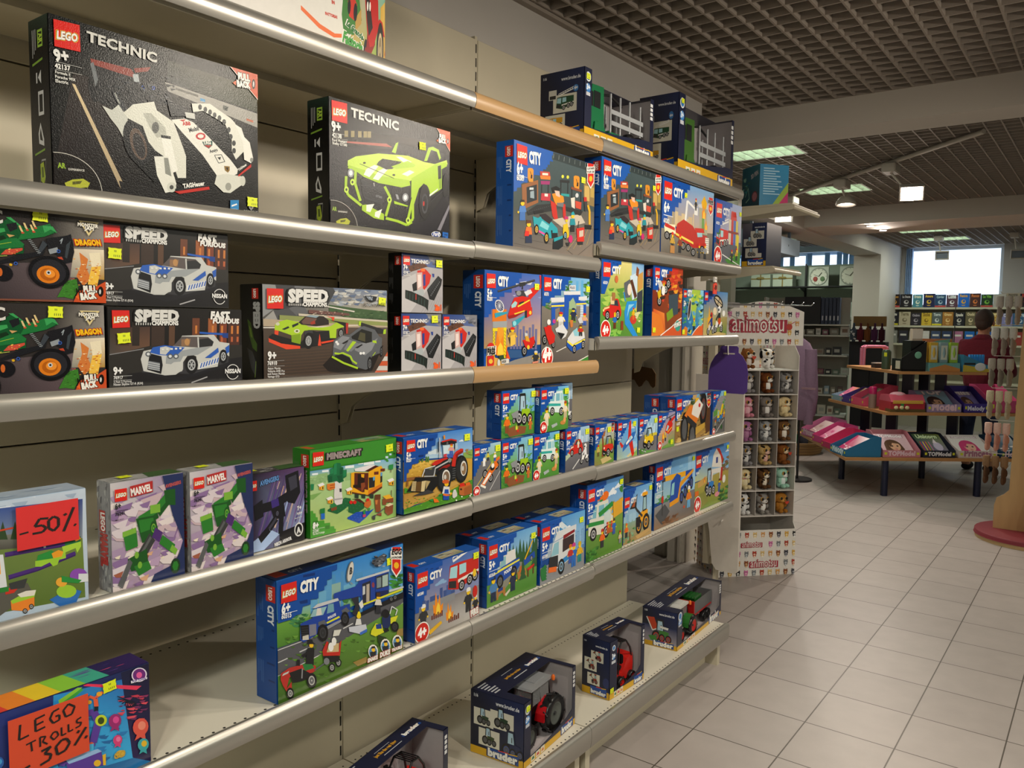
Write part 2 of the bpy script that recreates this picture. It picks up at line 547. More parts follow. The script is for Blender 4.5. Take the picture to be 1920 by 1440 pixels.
def louvre(name, x0, x1, y0, y1, holes=()):
    g = MB(); t = 0.0045; zz0, zz1 = 2.90, 2.955
    def seg(a0, a1, fixed, along_x):
        # blades are interrupted where a light fitting sits
        cuts = []
        for hx0, hx1, hy0, hy1 in holes:
            if along_x and hy0 < fixed < hy1: cuts.append((hx0, hx1))
            if not along_x and hx0 < fixed < hx1: cuts.append((hy0, hy1))
        cuts.sort(); p = a0
        for c0, c1 in cuts+[(a1, a1)]:
            if c0 > p:
                e = min(c0, a1)
                if e > p:
                    if along_x: g.box(p, e, fixed-t, fixed+t, zz0+0.001, zz1)
                    else: g.box(fixed-t, fixed+t, p, e, zz0, zz1)
            p = max(p, c1)
    x = math.ceil(x0*10)/10-0.045
    while x < x1:
        if x > x0: seg(y0, y1, x, False)
        x += 0.1
    y = math.ceil(y0*10)/10+0.024
    while y < y1:
        seg(x0, x1, y, True); y += 0.1
    return struct(name, g, GRIDM)
HOLES = [(x-sx/2, x+sx/2, y-sy/2, y+sy/2) for x, y, sx, sy, pw in FLUO]
louvre('ceiling_grid_1', -1.98, X1, YA, 4.826, HOLES)
louvre('ceiling_grid_2', -6.8, -1.98, 4.46, 4.826, HOLES)
louvre('ceiling_grid_3', -6.8, X1, 5.12, 9.225, HOLES+[(-3.255, -2.855, 5.3, 9.3)])
louvre('ceiling_grid_4', -2.86, X1, 10.2, YB, HOLES)
louvre('ceiling_grid_5', -6.8, -3.25, 10.2, 13.4, HOLES)
# edge angle along the wall
ea = MB(); ea.box(-1.985, -1.955, YA, 4.44, 2.885, 2.91); struct('trim_7', ea, GRIDM)

# white door frame posts in the opening behind the toy shelves, and a back wall coloured dark for its shade
PO = mat('white_painted_door_frame', 'cfc9bd', rough=0.45)
def post(name, cx, cy, w_, d_):
    m = MB()
    m.prism([(cx-w_/2, cy-d_/2), (cx+w_*.1, cy-d_/2), (cx+w_*.1, cy-d_/2-.012), (cx+w_*.25, cy-d_/2-.012), (cx+w_*.25, cy-d_/2), (cx+w_/2, cy-d_/2+.02), (cx+w_/2, cy+d_/2), (cx-w_/2, cy+d_/2)], 0, 2.72, 'z')
    return struct(name, m, PO)
post('door_1', -2.462, 5.16, 0.115, 0.22)
post('door_2', -2.318, 5.08, 0.13, 0.22)
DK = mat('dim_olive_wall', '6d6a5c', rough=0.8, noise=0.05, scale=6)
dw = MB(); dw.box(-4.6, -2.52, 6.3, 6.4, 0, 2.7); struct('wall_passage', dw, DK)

# ================================================================ the toy gondola
XF, XBK = -1.399, -1.94
def deck(y0, y1, zt, parent, railm, rail_h=0.042, holes=True, base=False, depth=None):
    """one shelf: tray, front rail and brackets as its parts"""
    xb = XBK+0.012
    s = MB('dcd6c6')
    s.box(xb, XF-0.012, y0+0.003, y1-0.003, zt-0.013, zt-0.006)
    s.box(xb, XF-0.012, y0+0.003, y0+0.006, zt-0.045, zt-0.013)
    s.box(xb, XF-0.012, y1-0.006, y1-0.003, zt-0.045, zt-0.013)
    s.box(XF-0.016, XF-0.0125, y0+0.003, y1-0.003, zt-0.045, zt-0.013)
    s.box(xb+0.2, xb+0.24, y0+0.01, y1-0.01, zt-0.03, zt-0.013)
    s.mi = 1
    y = y0+0.02
    while y < y1-0.01:
        for xx in ([XF-0.028, XBK+0.045] if holes else []):
            s.lathe([(0.0032, 0), (0.0032, 0.0003)], (xx, y, zt-0.006), 'z', 8)
        y += 0.025
    sh = s.build('shelf', [SHELFM if zt > 1.6 else DECKM, HOLEM], parent)
    # curved price rail along the front edge
    r = MB()
    h = rail_h
    prof = [(-0.014, 0.0), (-0.004, 0.0015), (0.003, -0.004), (0.0065, -0.012), (0.0075, -0.5*h), (0.006, -0.75*h), (0.002, -h), (-0.001, -h), (0.0, -0.6*h), (-0.008, -0.3*h), (-0.014, -0.010)]
    pr = [(XF+a, zt+b) for a, b in prof]
    R = [[(p[0], yy, p[1]) for p in pr] for yy in (y0+0.001, y1-0.001)]
    r.ring(R, smooth=True)
    ro = r.build('price_rail', railm, sh)
    md = ro.modifiers.new('edge', 'EDGE_SPLIT'); md.split_angle = math.radians(45)
    if not base:
        for yy in (y0+0.006, y1-0.009):
            b = MB()
            pts = [(xb, zt-0.013), (XF-0.02, zt-0.013), (XF-0.02, zt-0.035)]
            for k in range(9):
                t = k/8; pts.append((XF-0.05-(XF-0.05-xb-0.05)*t, zt-0.04-0.10*(t**3)))
            pts += [(xb+0.03, zt-0.19), (xb, zt-0.20)]
            b.prism([(p[0], p[1]) for p in pts], yy, yy+0.003, 'y')
            b.build('bracket', SHELFM, sh)
    return sh

BAYS = [(0.43, 1.682), (1.682, 2.343), (2.343, 3.597)]
SH = [  # z top of each level in the three bays and rail materials
    (2.222, 2.222, 2.226), (1.826, 1.829, 1.885), (1.487, 1.487, 1.566), (1.120, 1.126, 1.118), (0.776, 0.776, 0.785)]
RAILS = [(RAILM, RAILB, RAILM), (RAILM, RAILM, RAILM), (RAILM, RAILB, RAILM), (RAILM, RAILM, RAILM), (RAILM, RAILM, RAILM)]
words = ['bay nearest the camera', 'narrow middle bay with tan price rails', 'farthest bay at the end of the run']
for b, (y0, y1) in enumerate(BAYS):
    g = empty('shelving_unit', (XBK, (y0+y1)/2, 0), 0, 'cream metal toy shelving, '+words[b], 'shelving unit', 'toy shelving bays')
    g_inv = Matrix.Translation(Vector(g.location)).inverted()
    start = len(C.objects)
    made = []
    # back panels, stacked, with shadow gaps
    zs = [0.13, 0.50, 0.905, 1.325, 1.74, 2.16, 2.65]
    for k in range(6):
        p = MB(); p.box(XBK-0.02, XBK, y0+0.008, y1-0.008, zs[k]+0.002, zs[k+1]-0.002, bev=0.0015)
        made.append(p.build('back_panel', SHELFM))
    # slotted uprights
    ys = [y0] if b < 2 else [y0, y1-0.014]
    for yy in ys:
        u = MB(); u.box(XBK-0.035, XBK-0.003, yy-0.007, yy+0.007, 0.0, 2.66)
        u.mi = 1
        z = 0.2
        while z < 2.62:
            u.box(XBK-0.0035, XBK-0.0025, yy-0.0028, yy+0.0028, z, z+0.032); z += 0.05
        made.append(u.build('upright', [SHELFM, HOLEM]))
    for lv in range(5):
        sh = deck(y0, y1, SH[lv][b], None, RAILS[lv][b])
        made.append(sh)
    # base shelf with plinth
    sh = deck(y0, y1, 0.200, None, RAILM, 0.075, True, True)
    made.append(sh)
    pl = MB(); pl.box(XBK+0.02, XF-0.09, y0+0.01, y1-0.01, 0.0, 0.15)
    for yy in (y0+0.02, y1-0.05): pl.box(XF-0.09, XF-0.03, yy, yy+0.03, 0.0, 0.186)
    made.append(pl.build('plinth', SHELFM))
    for o in made:
        o.parent = g
        o.matrix_parent_inverse = g_inv

# ================================================================ printed pictures on the toy boxes
def logo(A,x,y,s,sy=None):
    """red square brand logo: top-left corner (x,y),width s in the face's own units"""
    sy = sy or s*A.W/A.H
    A.R('d8241c',x,y,x+s,y+sy)
    A.T('LEGO',x+s*.10,y+sy*.66,x+s*.9,y+sy*.64,'f4f1ea',1.35,.05,('f5c916','1a1210'),.035,.18)
def qlogo(A,x0,y0,x1,y1,x2,y2,x3,y3):
    """same logo on traced corners TL TR BR BL"""
    A.P('d8241c',x0,y0,x1,y1,x2,y2,x3,y3)
    f = lambda a,b: (x0+(x1-x0)*a+(x3-x0)*b+(x2-x1-x3+x0)*a*b,y0+(y1-y0)*a+(y3-y0)*b+(y2-y1-y3+y0)*a*b)
    a = f(.10,.69); b = f(.9,.64)
    A.T('LEGO',a[0],a[1],b[0],b[1],'f4f1ea',1.35,.05,('f5c916','1a1210'),.035,.18)
def wheel(A,x,y,r,ry=None,rim='c9c9c9',tire='17171a',hub='55565a',n=16,sp=0):
    ry = ry or r
    A.E(tire,x,y,r,ry,n)
    A.E(rim,x,y,r*.62,ry*.62,n); A.E(hub,x,y,r*.46,ry*.46,n)
    if sp:
        for k in range(sp):
            a = 2*PI*k/sp; A.L(rim,r*.12,x,y,x+r*.5*math.cos(a),y+ry*.5*math.sin(a))
    A.E(rim,x,y,r*.14,ry*.14,8)
def fig(A,x,y,h,hat='5a3a20',shirt='2f6fb5',legs='26408a',arm=None,face='f6c917'):
    """toy figure standing at (x,y),height h"""
    A.push(x,y,h)
    A.P(legs,-.17,0,-.02,0,0,.3,.02,0,.17,0,.16,.4,-.16,.4)
    A.P(shirt,-.19,.38,.19,.38,.13,.72,-.13,.72)
    for sgn in (-1,1):
        A.L(arm or shirt,.09,sgn*.15,.68,sgn*.25,.46); A.E(face,sgn*.26,.43,.05,.05,6)
    A.E(face,0,.83,.12,.12,10)
    A.E('2a1c12',-.04,.84,.013,.013,4); A.E('2a1c12',.04,.84,.013,.013,4)
    A.P(hat,-.14,.86,.14,.86,.13,.98,.05,1.03,-.06,1.03,-.13,.98)
    A.pop()
def tree(A,x,y,h,c='2f6b2c',c2='3f8a38',t='6b4a2a'):
    A.push(x,y,h); A.R(t,-.05,0,.05,.35)
    for (a,b,r) in ((0,.55,.26),(-.16,.45,.2),(.17,.47,.2),(0,.8,.19)): A.E(c,a,b,r,r,9)
    for (a,b,r) in ((-.05,.62,.14),(.12,.52,.1),(.02,.85,.09)): A.E(c2,a,b,r,r,7)
    A.pop()
def pine(A,x,y,h,c='2d5a34'):
    A.push(x,y,h)
    for b in (0,.25,.5): A.P(c,-.26+b*.3,b,.26-b*.3,b,0,b+.5)
    A.pop()
def towers(A,x0,x1,yb,hmax,cols,n=8,seed=1,win=None):
    rr = random.Random(seed); x = x0
    while x < x1:
        wd = (x1-x0)/n*rr.uniform(.6,1.3); h = hmax*rr.uniform(.45,1)
        c = rr.choice(cols); A.R(c,x,yb-h,min(x+wd,x1),yb)
        if win:
            k = 1
            while yb-h+k*2.4 < yb-1 and k < 12:
                A.R(win,x+wd*.15,yb-h+k*2.4,min(x+wd*.85,x1),yb-h+k*2.4+.9); k += 1
        x += wd*rr.uniform(.9,1.3)
def cloud(A,x,y,r,c='e8eef6'):
    for a,b,k in ((0,0,1),(-1.1,.25,.7),(1.1,.2,.75),(.4,-.45,.7)): A.E(c,x+a*r,y+b*r,r*k,r*k*.55,9)
def tufts(A,x0,x1,y0,y1,cols,n=40,s=1.2,seed=3):
    rr = random.Random(seed)
    for _ in range(n):
        x = rr.uniform(x0,x1); y = rr.uniform(y0,y1); q = s*rr.uniform(.5,1.3)
        A.P(rr.choice(cols),x-q,y,x+q*.9,y-q*.25,x+q*.4,y+q*.55,x-q*.5,y+q*.4)
def steps(A,col,xr,yb,n=9,seed=2):
    """the blue corner field with its brick-stepped lower right edge"""
    rr = random.Random(seed); pts = [0,0,xr,0]; x,y = xr,0
    for k in range(n):
        y2 = yb*(k+1)/n; pts += [x,y2]; x2 = xr*(1-(k+1)/n)+rr.uniform(-1.5,1.5)
        x = max(0,x2); pts += [x,y2]
    pts += [0,yb]
    A.P(col,*pts)
    for k in range(3):
        A.R('0a2f73',xr*(.35+.2*k),yb*(.12+.07*k)*.5,xr*(.35+.2*k)+4,yb*(.12+.07*k)*.5+1.2)
BLUE = '0d4fa8'
def header(A,age,num,s=13,x=4,y=6,xr=58,yb=62,name='CITY',seed=2,col=BLUE,four=False):
    steps(A,col,xr,yb,9,seed)
    sy = s*A.W/A.H
    logo(A,x,y,s)
    A.T('CITY',x+s*1.2,y+sy*.70,x+s*2.45,y+sy*.68,'f4f4f2',1.3,.06)
    if age:
        A.T(age,x,y+sy*1.72,x+s*.72,y+sy*1.70,'f4f4f2',1.25,.05)
        A.R('e8ecf4',x,y+sy*1.86,x+s*1.2,y+sy*1.9)
        A.T(num,x,y+sy*2.3,x+s*.72,y+sy*2.3,'f4f4f2',1.25,.03)
    else:
        A.T(num,x,y+sy*1.5,x+s*.6,y+sy*1.5,'f4f4f2',1.2,.03)
    if four:
        A.E('f4f1ea',x+s*.45,100-sy*.55,s*.72,s*.72*A.W/A.H,22); A.E('cf2418',x+s*.45,100-sy*.55,s*.64,s*.64*A.W/A.H,22)
        A.T('4+',x+s*.05,100-sy*.28,x+s*.88,100-sy*.28,'ffffff',1.2,.07)
def burst(A,x,y,w,h,t1,t2):
    """white and red corner shield with two short words"""
    A.P('f2efe8',x,y,x+w,y,x+w,y+h*.75,x+w*.5,y+h,x,y+h*.75)
    A.P('d2261c',x+w*.08,y,x+w*.92,y,x+w*.92,y+h*.72,x+w*.5,y+h*.93,x+w*.08,y+h*.72)
    A.R('f2efe8',x-w*.1,y+h*.13,x+w*1.08,y+h*.40)
    A.T(t1,x,y+h*.25,x+w,y+h*.23,'1a1a1a',1.1,.06); A.T(t2,x-w*.05,y+h*.38,x+w*1.03,y+h*.36,'1a1a1a',1.0,.06)
    A.E('f0b820',x+w*.5,y+h*.6,w*.26,h*.11,9)
# ---- small vehicles in local units (about 1 wide,y up)
def racer(A,x,y,s,c='e8701c',c2='f4f0e6'):
    A.push(x,y,s)
    for a,b,r in ((-.28,.22,.13),(.32,.42,.12),(.02,.05,.13)): wheel(A,a,b,r,r*1.15,'b8b8b8')
    A.P(c,-.48,-.1,-.3,-.16,.1,.2,.42,.42,.3,.58,-.1,.3)
    A.P(c2,-.42,-.08,-.3,-.11,.05,.2,-.05,.24); A.E('1a1a1a',.1,.36,.12,.08,10); A.E('f4f0e6',.12,.44,.08,.08,10)
    A.P(c,.2,.5,.48,.62,.46,.72,.18,.6); A.P(c2,-.52,-.14,-.26,-.26,-.22,-.2,-.48,-.08); A.pop()
def tractor2(A,x,y,s,c='9ac21c',cab='20231f',rim='d8d8d8'):
    A.push(x,y,s)
    wheel(A,-.25,.18,.2,.24,rim); A.P(c,-.12,.22,.3,.18,.34,.42,-.1,.5)
    A.P('a8c8dc',-.22,.45,.08,.45,.02,.86,-.2,.86); A.L(cab,.05,-.22,.42,-.2,.88,.06,.88,.1,.44); A.P(cab,-.26,.86,.1,.86,.06,.94,-.22,.94)
    wheel(A,.02,.12,.15,.19,rim); wheel(A,.32,.12,.15,.18,rim); A.P(c,-.1,.3,.1,.36,.04,.42,-.1,.4); A.L('55565a',.04,-.02,.5,-.02,.7)
    A.pop()
def van(A,x,y,s,c='eef0ee',c2='2aa39a',stripe='d8342a'):
    A.push(x,y,s)
    A.P(c,-.5,.1,.18,.02,.5,.16,.5,.34,.34,.44,.28,.74,-.42,.72,-.5,.44)
    A.P('79b6c8',-.44,.44,-.2,.42,-.18,.66,-.38,.66); A.P('79b6c8',-.1,.42,.12,.42,.12,.66,-.1,.66); A.P('9fd0dc',.16,.42,.33,.42,.27,.66,.16,.66)
    A.P(c2,-.5,.28,.18,.24,.18,.32,-.5,.37); A.P(stripe,-.2,.76,.05,.78,.05,.84,-.2,.82)
    wheel(A,-.3,.1,.13,.14,'d0d0d0'); wheel(A,.22,.06,.13,.14,'d0d0d0'); A.R('f4e9a0',.42,.22,.5,.29); A.pop()
def sports(A,x,y,s,c='d0281e',c2='f4f0e8'):
    A.push(x,y,s)
    A.P(c,-.5,.12,-.46,.3,-.15,.36,.02,.56,.3,.56,.44,.36,.5,.2,.46,.08,-.3,.02)
    A.P('2b3a44',-.08,.38,.05,.52,.26,.52,.34,.36); A.P(c2,-.45,.24,-.16,.3,-.16,.34,-.44,.3)
    wheel(A,-.26,.1,.12,.13,'c8c8c8'); wheel(A,.3,.12,.12,.14,'c8c8c8'); A.R('f6e58a',-.5,.2,-.43,.26); A.pop()
def bike(A,x,y,s,c='f2f2ee',rider='2f4f9a',helmet='f4f4f4'):
    A.push(x,y,s)
    wheel(A,-.28,.14,.16,.17,'c8c8c8'); wheel(A,.3,.16,.16,.17,'c8c8c8')
    A.P(c,-.3,.22,-.1,.2,.3,.26,.38,.42,0,.4,-.22,.46); A.P(rider,-.05,.4,.22,.38,.18,.78,-.02,.76); A.L(rider,.09,0,.7,-.24,.48); A.L('1c1c1c',.1,.12,.42,-.04,.2); A.E(helmet,.06,.9,.14,.14,10); A.E('20303a',0,.88,.07,.06,7)
    A.pop()
def buggy(A,x,y,s,c='f2c916',c2='1b1b1d',rim='b8b8b8'):
    A.push(x,y,s)
    wheel(A,-.3,.16,.17,.19,rim); wheel(A,.34,.2,.16,.19,rim); A.P(c,-.44,.16,.1,.08,.46,.24,.42,.42,.05,.46,-.34,.42)
    A.L(c2,.05,-.2,.44,-.12,.78,.22,.78,.34,.42); A.P('6f8fa0',-.14,.46,.02,.46,.04,.72,-.1,.72); wheel(A,.02,.08,.17,.19,rim)
    A.P(c2,-.46,.14,-.06,.02,-.06,.12,-.44,.24); A.R('ffffe0',-.36,.26,-.28,.34); A.pop()
def plane(A,x,y,s):
    A.push(x,y,s,.5)
    A.P('2a6cc0',-.5,-.06,.3,-.1,.5,.05,.3,.14,-.4,.1); A.P('d0281e',-.05,.1,.2,.1,.42,.55,.26,.55); A.P('d0281e',-.05,-.06,.2,-.08,.1,-.56,-.06,-.56)
    A.P('f2f2ee',-.2,.0,.25,-.02,.22,.08,-.2,.08); A.P('d0281e',-.5,.08,-.36,.08,-.46,.3,-.54,.3); A.E('9ad0e0',.1,.06,.1,.06,9); A.L('777b80',.03,.5,-.28,.52,.36); A.pop()
def heli(A,x,y,s,c='d3261b'):
    A.push(x,y,s,.25)
    A.P(c,-.45,-.05,-.3,.18,-.02,.28,.2,.2,.55,.28,.56,.36,.14,.34,-.05,.36,-.36,.22,-.5,.02)
    A.P(c,-.5,-.02,-.25,-.2,.1,-.14,.22,.1,.1,.3,-.2,.28); A.P('9ad0e0',-.44,.02,-.24,.2,-.12,.1,-.3,-.04); A.P('f2d23a',-.3,-.12,.12,-.04,.13,0,-.3,-.07)
    A.L('2a2a2c',.035,-.5,.5,.5,.42); A.L('2a2a2c',.05,0,.3,0,.48); A.E('3a3a3e',.05,.34,.1,.07,9); A.L('2a2a2c',.03,.5,.1,.6,.5); A.L('8a8c90',.03,-.35,-.3,.15,-.22); A.pop()
def ftruck(A,x,y,s,c='cf281c',lad=True):
    A.push(x,y,s)
    A.P(c,-.5,.12,-.18,.04,.5,.2,.5,.6,-.16,.62,-.44,.6); A.P('a5d4de',-.46,.34,-.22,.3,-.2,.56,-.42,.56); A.P('a5d4de',-.14,.34,.08,.36,.08,.56,-.14,.56)
    A.P('e8e6e0',-.18,.18,.5,.28,.5,.33,-.18,.25); A.P('2a2a2c',-.48,.14,-.24,.08,-.24,.24,-.47,.28)
    for a,b in ((-.06,.1),(.2,.16),(.38,.2)): wheel(A,a,b,.1,.12,'c8c8c8')
    if lad:
        A.L('ececea',.05,-.35,.68,.5,.9); A.L('ececea',.03,-.35,.76,.5,.99)
        for k in range(7): A.L('ececea',.02,-.35+.13*k,.68+.034*k,-.35+.13*k,.77+.034*k)
    A.pop()
def digger(A,x,y,s,c='f0a81a'):
    A.push(x,y,s)
    A.P(c,0,.2,.34,.22,.36,.44,.1,.46,-.1,.36); A.P('2a2c2e',.1,.42,.3,.44,.28,.78,.12,.78); A.P('9cc0c8',.13,.46,.27,.47,.25,.74,.14,.74); A.P(c,.06,.78,.34,.78,.32,.86,.08,.86)
    A.L('303234',.06,.1,.32,-.18,.52,-.3,.66); A.P('26282a',-.5,.58,-.2,.56,-.16,.88,-.34,.74); A.P('b0562a',-.42,.62,-.28,.6,-.24,.76)
    wheel(A,-.06,.12,.14,.17,c); wheel(A,.28,.16,.17,.2,c); A.P('1e1f20',-.2,.12,0,.1,0,.34,-.2,.34); A.pop()
def flame(A,x,y,s,c='f0901c'):
    A.push(x,y,s); A.P(c,-.25,0,.25,0,.3,.4,.14,.32,.1,.8,-.02,.45,-.14,.95,-.2,.4,-.3,.5); A.P('f8d040',-.12,0,.14,0,.1,.35,0,.5,-.1,.3); A.pop()

# ================================================================ one function per picture
def a_formula(A):
    A.trace(35,18,1525,425,1540,1420,65,1232)
    A.Q(['070e0b','161614','121010','120e10'],20,0,1560,400,1560,1450,40,1260)
    A.Q(['060807','141513','20201e','0a0909'],30,10,900,250,900,520,30,520)
    A.Q(['2c2422','1a1615','0b0a0b','1e181a'],210,420,900,620,900,1330,40,1240)
    A.Q(['35372f','4a4a38','3c4030','2b3030'],880,330,1540,520,1540,690,880,480)
    A.P('9c9a94',860,480,1540,700,1545,800,1130,640,880,545); A.P('57564f',940,520,1100,570,1100,585,940,535)
    A.P('3f8fc4',1115,590,1150,600,1150,620,1115,610); A.P('b8664a',1450,730,1500,745,1500,760,1450,745); A.P('39403b',1280,640,1320,650,1310,680,1280,670)
    A.Q(['d8c39a','d8c39a','a8967a','a8967a'],200,500,222,505,612,1290,570,1285); A.P('1d1a1b',530,1170,1550,1400,1550,1440,560,1300)
    # rear wing and body
    A.P('15161a',320,450,345,330,640,420,760,420,900,560,930,640,640,640,560,700,420,640,345,600)
    A.P('8a3a30',330,325,620,395,660,460,520,420,340,365); A.P('8a3a30',640,390,760,380,740,410,650,420); A.P('aeb6ba',630,430,670,430,680,490,640,480)
    A.E('0f1014',350,540,34,90,14,rot=-.2); A.P('6f7478',330,360,352,350,385,470,365,520)
    for x,y in ((705,520),(778,525),(1352,1020),(1070,1068),(1030,1150)): A.E('2a4fb0',x,y,12,14,9); A.E('15161a',x,y,6,8,7)
    rr = random.Random(4)
    for _ in range(55):
        x,y = rr.uniform(430,920),rr.uniform(430,640); A.P(rr.choice(['24262c','30343a','0c0c10','4a4e54']),x,y,x+rr.uniform(15,50),y+rr.uniform(4,16),x+10,y+rr.uniform(14,24))
    A.P('c9ccc4',410,650,480,680,530,640,600,720,610,920,560,870,520,800,470,740)
    A.P('2b2e34',480,540,560,620,600,700,560,690,500,600); A.T('VAILLANT',495,560,530,640,'c9ccc4',1,.03)
    A.P('08080a',590,740,760,680,950,800,1100,760,1390,800,1390,1180,1100,1220,940,1180,780,1180,640,1040)
    # near front wheel and white wings
    A.E('17171a',660,900,95,165,20,rot=-.3); A.E('5d4c42',668,915,55,115,18,rot=-.3); A.E('2a2628',672,925,38,92,16,rot=-.3)
    A.P('dcddd2',630,640,780,620,800,680,920,760,990,940,1010,1000,1010,1150,950,1150,900,1000,850,1000,790,960,740,900,700,790,600,740,560,700)
    A.P('b4b6ac',700,700,760,700,860,800,870,860,800,870,750,800); A.E('5c5e5c',790,800,26,40,12); A.P('2a2c2e',830,850,900,860,900,890,830,880)
    A.P('eeeee6',830,870,900,880,950,1100,900,1120,860,1010); A.P('e4e5dc',780,1000,880,1000,940,1190,930,1240,860,1255,800,1130); A.P('8c8f88',850,1010,880,1010,905,1140,860,1120)
    A.E('d0d2c8',905,1215,34,36,14); A.E('4a4c4a',905,1215,15,16,10)
    # nose
    A.P('e8e8df',905,745,1000,735,1060,760,1160,850,1330,1020,1385,1090,1380,1120,1290,1160,1230,1130,1130,990,980,830)
    A.P('c23a30',960,745,1010,740,990,758); A.T('ABB',985,782,1045,780,'c0302a',1,.07); A.T('Mobil',1035,830,1105,815,'20252c',1.1,.05)
    A.E('c0242a',1115,858,36,25,16); A.E('e8e8df',1115,858,22,14,14); A.P('2f5a50',1125,895,1200,888,1200,920,1175,945,1140,925); A.T('TAG',1135,915,1190,912,'e8e8df',1.2,.06); A.P('b03830',1140,920,1195,920,1172,940)
    A.T('Ansys',1182,975,1240,960,'20252c',1.1,.03); A.L('20252c',4,1215,990,1265,985,1290,1035,1245,1045,1215,990); A.P('1e2226',1235,1005,1262,1002,1255,1024); A.P('8a6a2a',1285,1065,1325,1068,1325,1095,1312,1112,1290,1095); A.P('2a1c14',1294,1075,1316,1075,1310,1100)
    A.P('d6d8ce',1230,1130,1300,1120,1430,1140,1440,1180,1330,1255,1280,1250,1215,1190); A.E('9a9c94',1315,1210,22,28,12); A.E('caccc2',1420,1170,20,36,12)
    # far wing
    A.P('dfe0d6',1050,630,1180,630,1330,730,1360,760,1410,840,1430,960,1370,1020,1340,960,1340,880,1290,770,1130,680,1060,690)
    for x,y in ((1110,655),(1148,672),(1182,690),(1215,710),(1250,730),(1284,757),(1318,812),(1332,860),(1355,905),(1356,958)): A.E('3a3c3c',x,y,14,20,10)
    A.P('eaeae2',1360,770,1410,800,1430,860,1470,900,1495,1010,1480,1045,1430,1020,1420,900); A.E('8e908a',1484,1022,12,16,10)
    A.P('c02a22',925,1245,1175,1210,1180,1230,960,1262); A.P('15161a',930,1225,1170,1190,1172,1208,930,1240); A.T('TAGHeuer',990,1222,1145,1200,'eeeee8',1.15,.05); A.P('c02a22',1385,1130,1480,1050,1482,1072,1390,1140); A.T('TAGHeuer',1390,1100,1450,1058,'eeeee8',1.2,.04)
    A.E('1d1d20',995,665,30,16,12); A.P('202226',870,600,990,660,1060,720,900,720); A.P('c8cac4',1000,690,1070,700,1075,740,1010,730)
    # lettering
    qlogo(A,68,60,252,100,258,284,74,246)
    A.T('TECHNIC',300,205,800,350,'d2d2cc',.82,.04); A.T('9+',76,345,180,352,'e8e8e4',1.2,.05); A.L('b8b8b4',3,78,350,268,394); A.L('b8b8b4',3,78,405,268,442)
    A.T('42137',76,395,186,415,'e8e8e4',1.2,.04); A.T('Formula E',78,430,185,452,'dededa',1.1,.03); A.T('Porsche 99X',78,462,222,487,'dededa',1.1,.03); A.T('Electric',80,492,170,508,'dededa',1.1,.03)
    pullback(A,1325,368,1525,425,1530,602,1345,402)
    A.R('2a86c6',1328,1305,1390,1385); A.P('eeeeee',1338,1340,1375,1328,1378,1338,1338,1352); A.T('FORMULA',1338,1372,1380,1374,'ffffff',1); A.P('8c8c8a',1462,1328,1498,1332,1496,1362,1480,1378,1464,1360); A.P('202020',1470,1338,1490,1340,1480,1365); A.T('PORSCHE',1428,1392,1530,1402,'a8a8a6',1,.02)
    arbadge(A,60,975,405,1270,90,1040)
def pullback(A,*q):
    """orange corner flash; q = its three outer points and one label anchor"""
    x0,y0,x1,y1,x2,y2,lx,ly = q
    A.P('c8502a',x0,y0,x1,y1,x2,y2); A.L('e8e0d4',abs(x1-x0)*.02,x0,y0,x2,y2)
    sx = abs(x1-lx)
    A.T('PULL',lx+sx*.22,ly+sx*.30,lx+sx*.70,ly+sx*.40,'efece4',1.5,.07,'1b1512',.06); A.T('BACK',lx+sx*.18,ly+sx*.58,lx+sx*.72,ly+sx*.66,'efece4',1.5,.07,'1b1512',.06)
    A.E('1b1512',lx+sx*.84,ly+sx*.50,sx*.07,sx*.2,10); A.E('cfcfcf',lx+sx*.84,ly+sx*.5,sx*.03,sx*.12,8); A.P('d8602c',lx,ly+sx*.45,lx+sx*.13,ly+sx*.36,lx+sx*.13,ly+sx*.56)
def arbadge(A,x0,y0,x1,y1,tx,ty):
    """app badge in a quarter circle at the lower left"""
    w,h = x1-x0,y1-y0; pts = []
    for k in range(13):
        a = PI/2*k/12; pts += [x0+w*math.sin(a),y0+h*(1-math.cos(a))]
    A.P('1b1614',*(pts+[x0+w*.0,y1]))
    A.L('d6d2ca',w*.012,*pts)
    A.T('AR',tx,ty+h*.14,tx+w*.17,ty+h*.16,'8fae3a',1.3,.05); A.T('EXPERIENCE',tx+w*.22,ty+h*.2,tx+w*.55,ty+h*.23,'d0cec8',1,.03)
    A.L('9a968c',w*.008,tx+w*.02,ty+h*.68,tx+w*.68,ty+h*.82,tx+w*.6,ty+h*.6)
    A.P('b0b53a',tx+w*.14,ty+h*.5,tx+w*.3,ty+h*.42,tx+w*.52,ty+h*.4,tx+w*.66,ty+h*.5,tx+w*.62,ty+h*.6,tx+w*.32,ty+h*.64,tx+w*.18,ty+h*.62); A.P('5a5a24',tx+w*.3,ty+h*.47,tx+w*.5,ty+h*.45,tx+w*.46,ty+h*.52,tx+w*.3,ty+h*.54)

